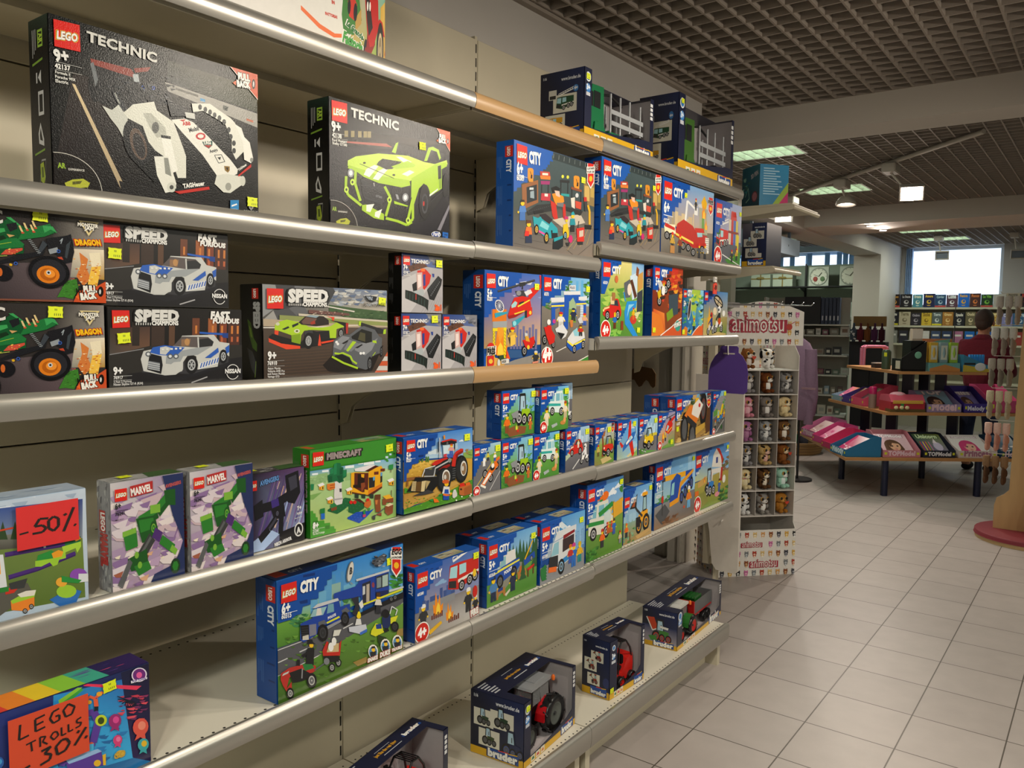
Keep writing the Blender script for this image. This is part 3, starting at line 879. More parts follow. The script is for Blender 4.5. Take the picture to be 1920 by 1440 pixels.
def a_mustang(A):
    A.trace(62,2,1293,325,1308,1412,75,1240)
    A.Q(['08090b','1e1e22','121216','0c0c10'],50,-5,1310,315,1310,1440,60,1260)
    A.Q(['0e0d0d','2e2826','1e1615','100d0e'],66,300,1296,430,900,480,70,470); A.Q(['181820','201f26','16141a','101016'],70,460,800,500,800,1250,75,1250)
    for x in (235,300,370,425,465): A.R('8e8258',x-18,320+x*.02,x+18,380+x*.02)
    A.P('a85a50',240,425,640,445,700,480,240,440); A.P('1c1b22',900,900,1308,960,1308,1400,900,1330); A.P('7c7a84',1180,1290,1300,1040,1305,1080,1215,1300)
    A.P('16171a',250,680,900,860,930,1050,1100,980,1250,880,1240,950,1050,1200,900,1240,600,1200,390,1060,250,950)
    g,g2,gd = 'a3c82a','bddc4c','7fa01c'
    A.P('17181b',690,520,740,430,900,470,1050,480,1250,540,1260,620,1100,650,860,600)
    A.P(g,695,525,735,440,760,430,735,540); A.P(g,1030,610,1070,480,1120,470,1180,500,1205,580,1190,600,1160,520,1100,500,1060,610)
    A.P(g2,330,570,560,540,860,560,1030,620,1140,640,1265,600,1275,640,1190,700,1000,760,900,800,800,850,560,820,410,760,250,660,252,610)
    A.P(g,250,650,420,700,560,750,880,800,890,850,800,870,560,825,410,765); A.P(g,900,780,1150,640,1260,620,1270,660,1215,690,1220,880,1090,960,1080,880,1030,830,980,880,930,1040,900,960)
    A.P('7da022',1180,690,1215,690,1215,880,1190,880); A.P('1b1b1e',1172,660,1205,650,1212,780,1180,790)
    A.P('e4e8e0',412,745,440,690,520,650,560,665,470,770); A.P('e4e8e0',505,785,560,710,620,680,660,690,560,800); A.P('e4e8e0',740,570,790,570,900,620,850,650); A.P('e4e8e0',800,740,880,700,930,720,860,760)
    A.P('232427',560,620,600,590,800,620,700,690,640,695,540,650)
    for k in range(5): A.L('0d0d10',6,570+k*36,640+k*4,610+k*42,592+k*6)
    A.P(g,690,665,860,610,940,650,920,670,740,690); A.L('2a3010',5,370,640,720,780); A.E('24260c',418,632,15,10,9); A.E('24260c',718,748,15,10,9)
    A.P('23262b',380,780,640,860,630,960,600,1040,420,980); A.P('1b1d22',390,850,640,930,620,1020,400,950); A.T('GT500',535,960,600,978,'6a6e74',1,.04); A.L('c8c8c8',5,515,825,520,858)
    for q in ((255,670,330,700,325,830,380,1000),(625,860,680,960,680,1010,640,1150),(235,760,232,880,255,940,390,1045),(640,1170,760,1200,860,1240,910,1210),(870,1180,915,980,920,1180,880,1220)): A.L(g,26,*q)
    for x,y in ((238,890),(298,818),(675,990),(870,1195)): A.E(g2,x,y,24,32,12); A.E('2a3010',x,y,10,14,8)
    for x,y in ((280,730),(838,968)): A.E('8e9298',x,y,32,42,14); A.E('e0e2e6',x,y,18,26,10)
    A.P('8e9298',735,935,760,940,775,990,750,985); A.P(g,720,1000,870,1050,860,1060,725,1030)
    A.P(g,395,1040,440,1035,620,1130,620,1190,520,1170,395,1090); A.P('e4e8e0',440,1038,520,1030,480,1110,440,1100); A.P('e4e8e0',530,1110,600,1080,570,1170,525,1150)
    A.E('121215',1040,1010,60,170,20); A.E('3b3d42',1042,1030,34,100,16); A.E('16171a',1042,1030,22,78,14); A.E('c03028',1030,1030,8,26,8); A.E('121215',1252,850,28,120,16); A.L('2b2d30',10,1100,1010,1230,900)
    A.P('e6ece0',1090,940,1175,880,1175,895,1090,960)
    qlogo(A,84,36,238,68,242,260,90,228)
    A.T('TECHNIC',276,188,760,316,'d8d8d4',.82,.04); A.T('9+',90,330,180,338,'e8e8e4',1.3,.05); A.L('b8b8b4',3,90,345,245,372); A.L('b8b8b4',3,92,396,245,415)
    A.T('42138',92,385,186,400,'e8e8e4',1.25,.04); A.T('Ford Mustang',92,425,240,445,'dededa',1.1,.03); A.T('Shelby GT500',94,455,240,476,'dededa',1.1,.03)
    pullback(A,1150,285,1293,325,1296,520,1150,345); arbadge(A,78,990,352,1285,95,1048)
    A.E('d8dce2',1162,1337,50,30,18,rot=.1); A.E('27418c',1162,1337,44,25,18,rot=.1); A.T('Ford',1132,1350,1195,1352,'f0f0f0',1.2,.03,None,0,.25)
    A.P('2160b0',1230,1312,1290,1322,1290,1390,1230,1380); A.L('12181e',7,1250,1340,1282,1346); A.L('12181e',7,1230,1360,1262,1366)

def a_dragon(A):
    # the visible right part is traced; the rest of the box runs on to the left
    A.trace(*A.q4)
    A.Q(['262424','3c3836','302a2c','242022'],-900,20,1480,20,1480,1300,-900,1500)
    A.Q(['2c2a2a','8a8480','9a948c','4a4444'],860,60,1440,60,1440,520,860,600); A.Q(['4a4246','6a5c60','5a4a50','352e32'],180,800,1100,700,1100,1270,180,1310)
    A.Q(['d8c9b4','e8dcc4','b48a3a','8c8a80'],1090,520,1430,500,1440,900,1050,900); A.P('d07a3c',1150,560,1250,640,1230,760,1290,900,1200,1010,1120,880,1170,720); A.P('eadfc2',1260,560,1380,540,1400,700,1300,780); A.P('f0c04c',1290,740,1400,720,1360,1000,1250,980); tufts(A,1050,1400,650,1010,['f4e4a0','e8a03c','c8582a','fff2cc'],60,14,5)
    A.P('3c7a2c',1000,960,1120,920,1140,1060,1080,1200,980,1180,900,1190); tufts(A,960,1140,940,1180,['4c9a34','2f5c24'],25,16)
    A.P('7c4a3a',200,1270,1080,1215,1080,1240,200,1310)
    g,gd,gl = '1f7038','13502a','3a9a55'
    # tyres behind
    A.E('15151a',300,920,110,110,18); A.E('c8642a',270,910,26,56,10); A.P('1b1b20',780,420,1000,360,1050,335,1090,560,1060,700,980,730,900,620,800,560)
    A.P('3a4148',1000,480,1050,420,1010,660,985,640); A.L('9aa4ac',10,930,440,960,400,940,470); A.P('8e959c',800,560,900,520,920,580,820,620); A.E('3358a8',915,572,22,24,12); A.E('0f1520',915,572,11,12,8); A.P('b8442c',900,650,950,640,970,680,920,670)
    # body
    A.P(gd,-300,480,30,420,250,320,380,200,470,270,620,330,820,225,880,340,760,400,480,480,540,520,530,640,300,690,90,770,-300,800)
    A.P(g,-300,520,0,520,460,450,540,520,520,560,300,600,0,660,-300,700); A.P(gl,60,470,250,350,330,340,340,380,120,470); A.P(gl,350,200,400,195,520,300,470,280); A.P(g,540,330,820,230,870,330,760,400,470,470)
    A.P(gl,740,260,850,260,900,340,830,300,760,350); A.P('1c1e22',350,290,460,250,470,330,390,380); A.P('15301c',120,500,320,430,350,470,160,560)
    A.P('c44c3c',280,680,340,610,520,570,520,600,400,670); tufts(A,330,510,590,660,['e87830','f0c060'],20,10); A.L('c8b23c',8,90,700,160,730,260,690); A.L('c8d060',6,160,720,350,690); A.L('9ab83c',7,40,620,400,510)
    for x,y in ((480,290),(530,250),(600,265),(620,215)): A.P('d8c088',x,y,x+20,y-2,x+50,y+70,x+40,y+88,x+20,y+60); A.E('c85038',x+44,y+86,18,12,8)
    A.P('c8a068',350,410,440,420,380,450); A.P('a8424a',-500,380,200,350,210,380,0,420,-500,450)
    for k in range(5): A.P('d8b890',-200+k*60,330,-180+k*60,320,-130+k*60,360,-150+k*60,362)
    # chassis
    A.P('1c1d22',470,660,700,600,760,440,790,480,740,640,520,720,200,830,160,960,130,880,200,800); A.P('3a4048',740,450,790,500,700,640,680,600)
    for k in range(9): A.L('8e959a',9,575+k*13,460+k*20,612+k*13,450+k*20)
    for x,y in ((440,780),(185,850)): A.E('2f55a8',x,y,22,24,12); A.E('10151f',x,y,11,12,8)
    for x,y in ((385,802),(160,930)): A.P('d8a820',x-18,y-8,x,y-18,x+18,y-6,x+12,y+18,x-12,y+16)
    A.E('121216',805,860,232,215,28); A.E('26262c',805,860,190,172,26); A.E('d87a1c',795,892,128,118,24); A.E('b05c14',795,892,90,84,20); A.E('e89030',812,878,62,56,18); A.E('c8ccd0',800,866,27,30,12); A.E('1c1d24',800,866,14,15,9)
    A.E('121216',20,1140,215,240,26); A.E('d87a1c',-10,1205,120,105,22); A.E('b05c14',-10,1205,80,70,18); A.E('c8ccd0',5,1180,18,20,9)
    A.T('TECHNIC',-620,300,315,280,'d2d0cc',1.05,.03); logo(A,-800,130,170,170)
    A.P('d8c690',1130,150,1355,152,1245,340); A.P('3a3434',1165,165,1320,168,1245,300); A.T('MONSTER',1120,222,1350,226,'f0ece0',1.2,.05,'1a1614',.05); A.T('JAM',1195,262,1300,264,'f0ece0',1.0,.05,'1a1614',.05)
    A.T('DRAGON',1100,470,1385,445,'f0c020',1.35,.06,('a8301c','c83c1c'),.04,-.15)
    A.P('c8502a',1080,1240,1140,1080,1330,1010,1450,920,1460,1222); A.T('PULL',1195,1095,1350,1075,'efece4',1.6,.08,'1b1512',.07); A.T('BACK',1165,1200,1350,1160,'efece4',1.6,.08,'1b1512',.07); A.E('1b1512',1392,1068,34,72,14); A.E('cfcfcf',1385,1070,12,36,9); A.P('e8682c',1100,1165,1140,1130,1145,1200)
    for k in range(3): A.P('1b1512',1105+k*28,1050,1118+k*28,1045,1122+k*28,1100,1108+k*28,1105)

def a_skyline(A):
    A.trace(710,732,1630,742,1646,1238,733,1288)
    A.Q(['100e0e','1a1615','1c1614','161312'],650,700,1700,700,1700,1320,650,1320)
    A.Q(['3c2f28','4a3630','6a4c3a','4a4440'],730,870,1000,860,1000,1000,730,1050)
    for x,w_,c in ((800,60,'4a3428'),(880,50,'2c2420'),(1010,90,'3a2c26'),(1130,40,'5a4030'),(1290,50,'6a3c28'),(1400,60,'9c5a34'),(1480,50,'7a3a26'),(1540,80,'4c2a22')): A.R(c,x,800,x+w_,990)
    for x in (1310,1425,1490,1560,1600): A.R('c87a3a',x,850,x+14,905); A.R('b8603a',x,925,x+14,960)
    A.P('2a2826',700,1060,1000,990,1660,980,1660,1260,700,1310); A.P('18171b',850,1180,1660,1060,1660,1230,850,1280); A.L('8c8c90',5,730,1050,960,1010); A.L('a8a8ac',8,1290,1240,1400,1200); A.P('1c1c22',930,1170,1200,1200,1560,1080,1560,1120,1200,1230)
    sk = 'c6c8c6'; sd = '8e9296'; bl = '2a5cb8'
    A.P('35353a',950,1030,1240,1100,1550,990,1545,1100,1300,1180,950,1170)
    A.P(sk,958,1025,1080,1000,1160,990,1200,960,1220,920,1440,912,1480,960,1550,970,1550,1060,1490,1020,1470,1130,1330,1150,1320,1060,1270,1040,1230,1100,1230,1150,1180,1185,1110,1190,960,1160,940,1080)
    A.P('9aa0a4',1115,1040,1330,1000,1430,990,1330,1050,1230,1060,1200,1120,1110,1110)
    A.P(bl,1020,1000,1100,985,1240,1000,1180,1060,1060,1050,1000,1035); A.P(sk,1070,1000,1110,992,1150,1005,1110,1050,1070,1045)
    A.P('5c5454',1160,990,1220,925,1400,928,1440,960,1430,990,1330,1000); A.P('8a6a50',1215,945,1280,940,1270,990,1215,990); A.E('b88a58',1255,962,18,24,10); A.P('26282c',1335,945,1400,935,1440,960,1430,985,1340,1000); A.L(sk,10,1330,930,1335,1000)
    A.P('1d3f8a',1345,895,1540,900,1540,935,1500,930,1500,912,1345,905); A.P(bl,1340,892,1500,903,1500,915,1340,905)
    A.P('14151a',1000,1040,1080,1060,1090,1120,1080,1180,985,1150); A.P('7a8088',990,1090,1070,1105,1070,1160,990,1140)
    for k in range(4): A.L('c8ccd0',4,990,1100+k*14,1070,1115+k*14)
    for x,y in ((990,1045),(1140,1060),(1180,1060)): A.E('5a6068',x,y,20,18,12); A.E('d8dce0',x,y,11,10,9)
    A.R('c88a3c',1155,1112,1175,1128); A.P(sk,1165,1100,1225,1095,1225,1160,1150,1185,1100,1190,1100,1150)
    wheel(A,1288,1118,44,62,'b4b8bc','141418','3a3c40',18,6); wheel(A,1508,1060,28,48,'b4b8bc','141418','3a3c40',16,6)
    A.P('dcdede',1335,1110,1470,1065,1475,1080,1470,1110,1335,1150)
    for k in range(7): A.P(bl,1345+k*19,1140-k*6,1355+k*19,1106-k*6,1364+k*19,1103-k*6,1354+k*19,1137-k*6)
    A.P(bl,1380,1070,1470,1000,1475,1030,1420,1070); A.P(bl,1520,1000,1548,980,1548,1030,1530,1040)
    for k in range(5): A.R('e0e2e0',1080+k*30,1008-k*2,1096+k*30,1020-k*2)
    qlogo(A,738,752,856,752,862,866,745,872)
    A.T('SPEED',893,824,1195,822,'d6d6d4',.98,.07,'101012',.05,.06); A.T('CHAMPIONS',1010,850,1192,848,'ececea',1.25,.05,'101012',.05)
    for k in range(14): A.R('d6d6d4' if k % 2 else '2a2a2a',893+k*8,834,899+k*8,850)
    A.T('FAST',1412,803,1545,803,'e8e8e6',1.1,.07,None,0,.1); A.T('FURIOUS',1428,832,1612,834,'e8e8e6',.95,.07,None,0,.1); A.T('&',1530,800,1548,800,'e8e8e6',1,.03)
    A.T('9+',755,1184,818,1180,'ececec',1.25,.05); A.L('b0b0b0',3,755,1196,880,1190); A.L('b0b0b0',3,757,1224,880,1218); A.T('76917',757,1215,820,1212,'ececec',1.2,.03)
    A.T('2 Fast 2 Furious',757,1240,878,1234,'dcdcdc',1.1,.02); A.T('Nissan Skyline GT-R (R34)',757,1258,955,1248,'dcdcdc',1.2,.02)
    for a in range(24):
        t = 2*PI*a/24
        if abs(math.sin(t)) > .3: A.L('dcdcdc',5,1574+44*math.cos(t),1166+50*math.sin(t),1574+44*math.cos(t+.27),1166+50*math.sin(t+.27))
    A.T('NISSAN',1520,1175,1628,1173,'f0f0f0',1.15,.04)

def a_aston(A):
    A.trace(62,75,1768,170,1782,1272,105,1368)
    A.Q(['6c6e70','5f6f86','8a8478','4a4440'],50,50,1790,150,1790,700,70,700)
    A.Q(['4c5c78','7488a8','b8b0a0','8a8c88'],960,110,1780,160,1780,450,960,380); tufts(A,1000,1760,150,360,['9aa4b2','b4b8bc','5c6c88','c8c6be'],60,46,8)
    for q,c in (((60,76,300,90,380,300,200,430,75,520),'8c8e90'),((240,85,500,100,560,330,400,480,300,330),'3c3e42'),((500,100,780,112,860,300,620,330,560,330),'6c6e72'),((780,112,1030,128,1060,180,960,360,860,300),'3a3c40'),((75,560,220,430,300,600,80,620),'9a9a98'),((220,430,430,400,560,520,300,600),'4a4c50'),((430,400,620,330,700,480,560,520),'5e6064')): A.P(c,*q)
    A.P('3f5a38',980,355,1320,400,1776,450,1778,560,1200,520,980,440); tufts(A,1200,1770,440,540,['2f4a2c','56704a','3c5c38'],50,24); A.P('d8d4cc',950,370,1330,440,1320,455,950,385); A.P('6c4a46',700,420,1250,470,1260,500,700,470); tufts(A,740,1240,430,495,['a86058','c8b8a8','4c3c3c'],40,12)
    A.P('c8bfae',560,470,1778,570,1778,600,560,500); A.P('8a9456',300,490,1778,590,1778,650,300,560); A.P('b0a08a',75,540,1000,600,1778,640,1778,690,75,640); A.Q(['4c4038','5c5048','3a2c24','3c3028'],80,655,1778,660,1782,1290,100,1390); A.P('e0dcd4',80,650,600,655,1400,625,1400,632,600,668,80,665)
    for k in range(9): A.L('5a4638',6,160,990+k*40,1000,930+k*40)
    for k in range(5): A.P('c85834' if k % 2 == 0 else 'c8c4c0',1590+k*38,1290-k*62,1782,1290-k*62,1782,1230-k*62,1625+k*38,1230-k*62)
    A.P('1c1614',900,1160,1050,1000,1450,1180,1650,900,1720,900,1560,1250,1300,1290,980,1240)
    g,gd,o = 'a8cc2c','7ea01e','e0482a'
    A.P('1a1a1c',200,740,600,850,760,700,1080,800,1060,850,860,900,620,930,280,890,170,800); A.P(o,155,795,330,870,590,905,590,940,400,948,160,850); A.P('1a1a1c',165,770,230,740,360,850,585,880,585,900,330,868,160,800); A.P(o,235,680,290,700,285,760,235,745)
    A.P(g,238,620,300,575,400,552,600,590,700,650,860,660,1000,640,1080,590,1160,600,1180,650,1080,680,1075,800,990,800,980,700,740,690,640,700,600,760,590,880,470,850,465,760,290,700,235,690)
    A.P('202a2c',470,625,560,590,560,620,480,660); A.P('202a2c',330,680,420,640,440,660,370,690); A.E('d8dcc0',540,705,40,26,14); A.E('55581c',540,705,18,13,9); A.E('c8ccb0',275,610,28,22,10); A.P(gd,465,760,590,740,590,880,470,850)
    A.P('2a2422',560,590,650,510,720,490,900,510,970,560,975,620,800,640,600,620); A.P('6a5048',600,580,660,520,810,540,760,620,620,610); A.P('8ea4b0',660,510,720,492,840,505,800,530); A.P('a03a2c',720,590,780,560,790,610,730,620); A.P(o,940,510,1050,520,1040,570,1030,580,1010,530); A.P('1a1a1c',980,560,1180,590,1240,600,1230,740,1190,740,1180,640,1080,590)
    A.P('b03028',1205,600,1240,600,1232,740,1210,740); A.P(o,835,720,850,720,875,900,830,900); A.P(o,870,850,1060,820,1062,840,880,875); A.P('1e1e20',760,720,980,700,990,800,870,850,850,740,830,890,760,900)
    wheel(A,700,835,66,108,'a8aaac','18181a','64666a',20,9); wheel(A,1140,735,36,66,'a8aaac','18181a','64666a',16); A.P('3a3c40',640,720,700,690,750,700,760,740,690,720,640,770)
    s1,s2 = '5a5e64','85898f'
    A.P('2a2a2c',1390,585,1730,690,1735,740,1640,740,1385,630); A.P(g,1380,580,1415,572,1405,640,1378,630); A.P(g,1720,690,1752,680,1748,745,1712,748); A.P('1f1f22',1450,650,1640,700,1620,780,1450,700)
    A.P(s1,1040,830,1150,760,1250,760,1400,650,1450,640,1600,690,1660,780,1700,800,1690,1000,1640,1010,1560,1050,1540,1200,1480,1220,1330,1180,1030,1030); A.P(s2,1060,850,1160,770,1260,790,1140,960,1040,920); A.P(s2,1340,880,1560,850,1640,800,1560,960,1470,1030,1330,960); A.P('777b81',1250,820,1400,880,1280,980,1180,950)
    A.P('1c1e1c',1280,780,1420,680,1560,720,1560,850,1480,870,1290,810); A.P('4c4a34',1400,720,1470,740,1470,850,1370,820); A.P(g,1300,840,1350,850,1240,980,1210,965); A.P('1c1c1e',1150,870,1240,820,1230,850,1180,880); A.P('1c1c1e',1330,930,1420,880,1440,890,1370,935)
    for x,y in ((1080,852),(1098,878),(1412,1003),(1450,1000)): A.E('e8eaec',x,y,18,18,12)
    A.L(g,24,1055,1000,1130,1010,1160,995,1270,1040,1300,1100,1360,1140); A.P('141416',1060,1030,1150,1010,1260,1060,1300,1140,1360,1170,1350,1190,1060,1060); A.L(g,26,1020,1045,1180,1130,1375,1200); A.P(g,1570,830,1620,835,1625,870,1570,860)
    wheel(A,1535,1140,32,95,'6a6c70','17171a','2a2a2c',16,5); wheel(A,1690,980,18,70,'6a6c70','17171a','2a2a2c',14); A.P(g,1570,1030,1610,980,1610,995,1575,1040)
    qlogo(A,112,130,340,142,345,405,122,405)
    A.T('SPEED',405,310,955,320,'dededc',.98,.07,'101012',.05,.05); A.T('CHAMPIONS',612,372,940,380,'ececea',1.1,.05,'101012',.05)
    for k in range(16): A.R('d6d6d4' if k % 2 else '2a2a2a',405+k*13,335+k*.3,415+k*13,365+k*.3)
    A.T('9+',145,1085,262,1078,'ececec',1.25,.05); A.L('b0b0b0',4,142,1105,370,1095); A.L('b0b0b0',4,145,1175,375,1165); A.T('76910',142,1158,272,1152,'ececec',1.2,.03)
    for k,t in enumerate(('Aston Martin','Valkyrie AMR Pro','and Aston Martin','Vantage GT3')): A.T(t,145,1215+k*36,145+len(t)*14.5,1211+k*36,'dcdcdc',1.15,.02)
    A.T('ASTON MARTIN',1432,380,1728,388,'1c2024',1.2,.0); A.P('1c2024',1450,235,1560,240,1620,250,1600,310,1560,318,1500,300); A.P('9aa6b6',1470,245,1560,252,1555,300,1510,290); A.L('1c2024',6,1490,250,1530,300,1540,250,1570,300)

def a_groomer(A):
    A.Q(['1e3a7c','3c5a9a','9aa0ac','8c8a90'],0,0,100,0,100,100,0,100)
    A.P('7a7c84',60,0,100,0,100,24,80,14); tufts(A,62,98,3,14,['4c505c','8e9098','686c76'],16,5)
    A.P('5c3a2a',14,22,50,12,66,22,40,30,20,32); tufts(A,18,56,15,28,['7a4a34','3e2a20'],14,3)
    A.P('a6a4a8',0,40,24,30,60,20,100,22,100,100,0,100); A.P('bdbbbe',0,46,40,30,60,60,20,100,0,100)
    for k in range(8): A.L('8e8c92',.8,46+k*7,100,74+k*4,66+k)
    A.P('17191c',60,60,88,34,98,40,96,50,78,78,66,76); A.P('2c3034',62,60,88,36,92,40,68,66)
    for k in range(9): A.L('0b0b0d',.9,64+k*3.1,62-k*3,69+k*3.1,72-k*3); A.E('6c7076',70+k*2.6,69-k*3,1.2,1.6,7)
    A.P('17191c',24,52,36,46,40,66,28,70)
    A.P('c8261c',36,28,56,24,70,34,66,48,54,60,46,56,38,40); A.P('c8a8a4',34,32,48,30,50,58,36,64); A.P('e8d8d4',37,35,45,34,46,54,38,58); A.P('28408c',50,34,56,33,56,52,51,54); A.P('e8702c',44,24,54,23,55,28,46,29); A.P('28408c',72,31,78,31,78,37,74,37)
    A.P('a8b0b4',26,64,50,58,54,68,34,76); A.P('16211e',8,62,22,64,50,72,64,78,62,96,56,90,8,76)
    for k in range(7): A.L('3c5450',1,12+k*7,65+k*2,11+k*7,77+k*2)
    A.L('c83428',1.5,33,68,33,78)
    logo(A,3,4,15.5); A.T('TECHNIC',21,15,62,15,'eeeeee',.9,.04); A.T('7+',3,28,13,28,'f0f0f0',1.3,.05); A.R('f0f0f0',3,30,20,30.6); A.T('42148',3,34.5,14,34.5,'f0f0f0',1.2,.03); A.T('Snow Groomer',3,38,20,38,'f0f0f0',1.2,.02)
    A.E('e8702c',86,92,4,5,9); A.T('2in1',79,95,96,95,'e85a20',1.4,.07)

def a_garage(A):
    A.trace(78,25,1075,330,1062,1395,80,1268)
    A.Q(['3c4c50','4a5c60','38474a','3c4846'],60,0,1090,300,1090,900,60,900); A.Q(['4c4a44','6c645a','7a6c60','56504a'],80,800,500,820,1075,920,1062,1420); A.Q(['3f4643','5c5a54','8a7d72','6a6460'],60,780,1090,860,1090,1420,60,1300)
    A.P('2e3a3c',560,180,1075,320,1075,420,560,260)
    for k in range(8): A.L('9aa4a4',3,570+k*65,195+k*18,566+k*65,245+k*18)
    A.P('8a7446',940,480,1072,500,1068,800,940,760); A.P('c8a860',950,560,1010,570,1010,740,950,720); A.P('b89c50',1020,580,1066,590,1066,700,1020,690)
    for k in range(5): A.L('3a3632',3,90+k*60,1200-k*60,700+k*90,1330-k*70)
    for k in range(4): A.L('b89a58',4,740+k*80,1290-k*20,900+k*50,1100-k*30)
    A.L('3a3632',4,740,1280,850,1360,1060,1200); A.P('bfb4a4',560,940,900,880,960,980,700,1040)
    # blue stepped field
    A.P('1657ad',78,20,560,172,560,215,545,212,545,262,560,268,560,285,520,278,520,322,495,316,495,350,478,346,478,375,440,368,440,400,400,395,400,440,330,430,330,470,250,460,250,520,200,515,170,530,170,570,120,575,120,612,80,618)
    # workshop stands
    A.P('8e5a34',180,540,380,490,385,745,230,810,190,780); A.P('20282e',238,570,365,540,368,715,245,755); A.P('8ea0a8',285,620,330,610,335,700,285,690); A.R('c8d0d4',275,575,325,600)
    for x,y in ((250,350),(815,445)): A.P('d88e28',x,y+10,x+20,y,x+60,y+8,x+72,y+30,x+68,y+160,x+20,y+160,x,y+110); A.P('1f1a18',x+40,y+80,x+58,y+80,x+56,y+125,x+36,y+120); A.L('1f1a18',6,x+45,y+80,x+30,y+40)
    for x in (425,505): A.L('242426',10,x,500,x,740)
    for x in (660,745): A.L('242426',10,x,520,x,660)
    A.P('b83c34',400,390,520,400,530,470,410,460); A.P('d87a2c',400,440,530,450,530,490,410,480); A.P('98306c',410,500,525,505,520,545,415,540); A.P('e8e0d0',430,410,500,415,500,440,430,435); A.P('b83440',420,640,535,645,530,730,415,720); A.P('e8e4d8',460,645,500,648,500,680,460,676)
    A.P('26282a',650,490,765,500,765,530,650,520); A.E('d8d848',680,455,16,20,10); A.E('d8d848',742,462,16,20,10); A.P('2a9a9a',660,645,762,655,762,685,665,670)
    A.P('26282a',370,770,560,760,560,840,260,890,240,850); A.P('26282a',700,790,930,850,900,900,720,840)
    for k in range(12): A.E('4c5054',270+k*24,850-k*6,5,6,6)
    A.P('c02a20',530,720,600,760,625,930,585,938,560,900); A.P('c02a20',680,760,715,770,725,920,690,930)
    A.P('e88a1c',550,650,600,640,690,680,700,740,620,790,580,740); A.P('17181a',540,580,600,560,650,590,640,620,560,640); A.P('d8b8a8',580,610,640,620,650,690,600,670); A.P('6c7074',610,750,695,750,690,800,615,790)
    A.P('8a4a2c',785,570,915,610,912,635,785,600); A.L('2a2a2c',8,795,600,795,700); A.L('2a2a2c',8,905,630,905,850); A.P('c84a34',835,730,910,750,905,830,840,810); A.P('d8d0c4',780,700,830,690,830,820,790,800); A.E('c8ccd0',855,670,20,26,10)
    A.L('d8a81c',24,990,780,1010,850,1012,1000); A.P('1c1c1e',950,1000,1040,1010,1035,1055,955,1050)
    # figures,car,tools
    A.push(190,945,235); A.P('3c6cb0',-.15,0,.15,0,.14,.42,-.14,.42); A.P('4a7cc0',-.2,.4,.2,.4,.14,.7,-.14,.7); A.E('f0c020',0,.82,.1,.12,10); A.P('2a2018',-.12,.88,.12,.88,.08,.99,-.08,.99); A.E('f0c020',-.22,.4,.05,.06,6); A.pop()
    A.push(270,1200,260); A.P('232f4c',-.16,0,.16,0,.14,.36,-.14,.36); A.P('d8702c',-.2,.36,.16,.36,.12,.68,-.12,.7); A.E('f0c020',0,.8,.1,.11,10); A.P('5a3420',-.12,.84,.12,.86,.1,.98,-.1,1.0); A.P('d8281c',-.2,.3,0,.3,.02,.5,-.16,.54); A.pop()
    A.P('17181b',320,840,450,830,450,860,340,880); A.P('1f9aa8',318,900,380,920,420,900,540,960,620,1040,630,1120,540,1150,470,1140,400,1080,330,1000); A.P('2a2228',400,880,470,870,560,940,520,990,430,930); A.P('7ec8d0',430,950,520,1010,500,1060,400,1010); A.P('d84c9c',340,980,400,1060,480,1100,480,1120,390,1080); A.P('1c1c20',540,1060,620,1060,625,1140,550,1150); A.P('1f9aa8',560,1030,620,1040,620,1090,560,1090)
    wheel(A,365,1050,28,60,'d8b04c','17171a','6a5524',14,5); wheel(A,487,1145,30,66,'d8b04c','17171a','6a5524',14,5)
    A.P('1a2226',570,1170,690,1120,690,1240,640,1275,565,1270); A.P('1f9aa8',575,1150,685,1120,685,1150,580,1190)
    A.push(805,1080,225); A.P('242426',-.12,0,.1,0,.1,.36,-.12,.36); A.P('1f8a98',-.16,.34,.16,.34,.1,.66,-.12,.66); A.E('f0c020',0,.78,.09,.1,9); A.P('1f9aa8',-.1,.84,.12,.84,.04,1.02,-.06,.98); A.pop()
    A.P('d8b81c',690,1000,740,980,760,1080,760,1140,700,1160,685,1080); A.E('f0c020',730,950,16,24,9); A.P('b8306c',705,900,750,910,750,940,700,940); wheel(A,715,1120,22,44,'8ec8e0','1c1c1e'); A.E('c8246c',780,1160,26,44,12)
    A.P('cc2c20',850,1040,945,1030,945,1190,860,1190); A.P('c8b8a8',885,1070,935,1060,935,1130,885,1140); A.L('2a2a2c',6,870,1040,880,960); A.P('2a2a2c',860,1190,930,1190,930,1225,870,1225); A.P('c03028',935,690,970,690,975,740,940,740); A.P('3a3a3e',940,740,980,740,970,850,950,850); A.P('2a2a2c',720,1200,770,1200,760,1240,735,1240)
    # lettering
    qlogo(A,108,70,235,112,242,325,112,290)
    A.T('CITY',262,290,412,318,'f0f0ee',1.75,.06); A.T('6+',112,412,188,424,'f0f0ee',1.7,.05); A.L('e0e4ea',4,112,432,240,462); A.T('60389',112,488,202,500,'f0f0ee',1.7,.03)
    burst(A,975,310,85,290,'CUSTOMIZE','YOUR CAR')

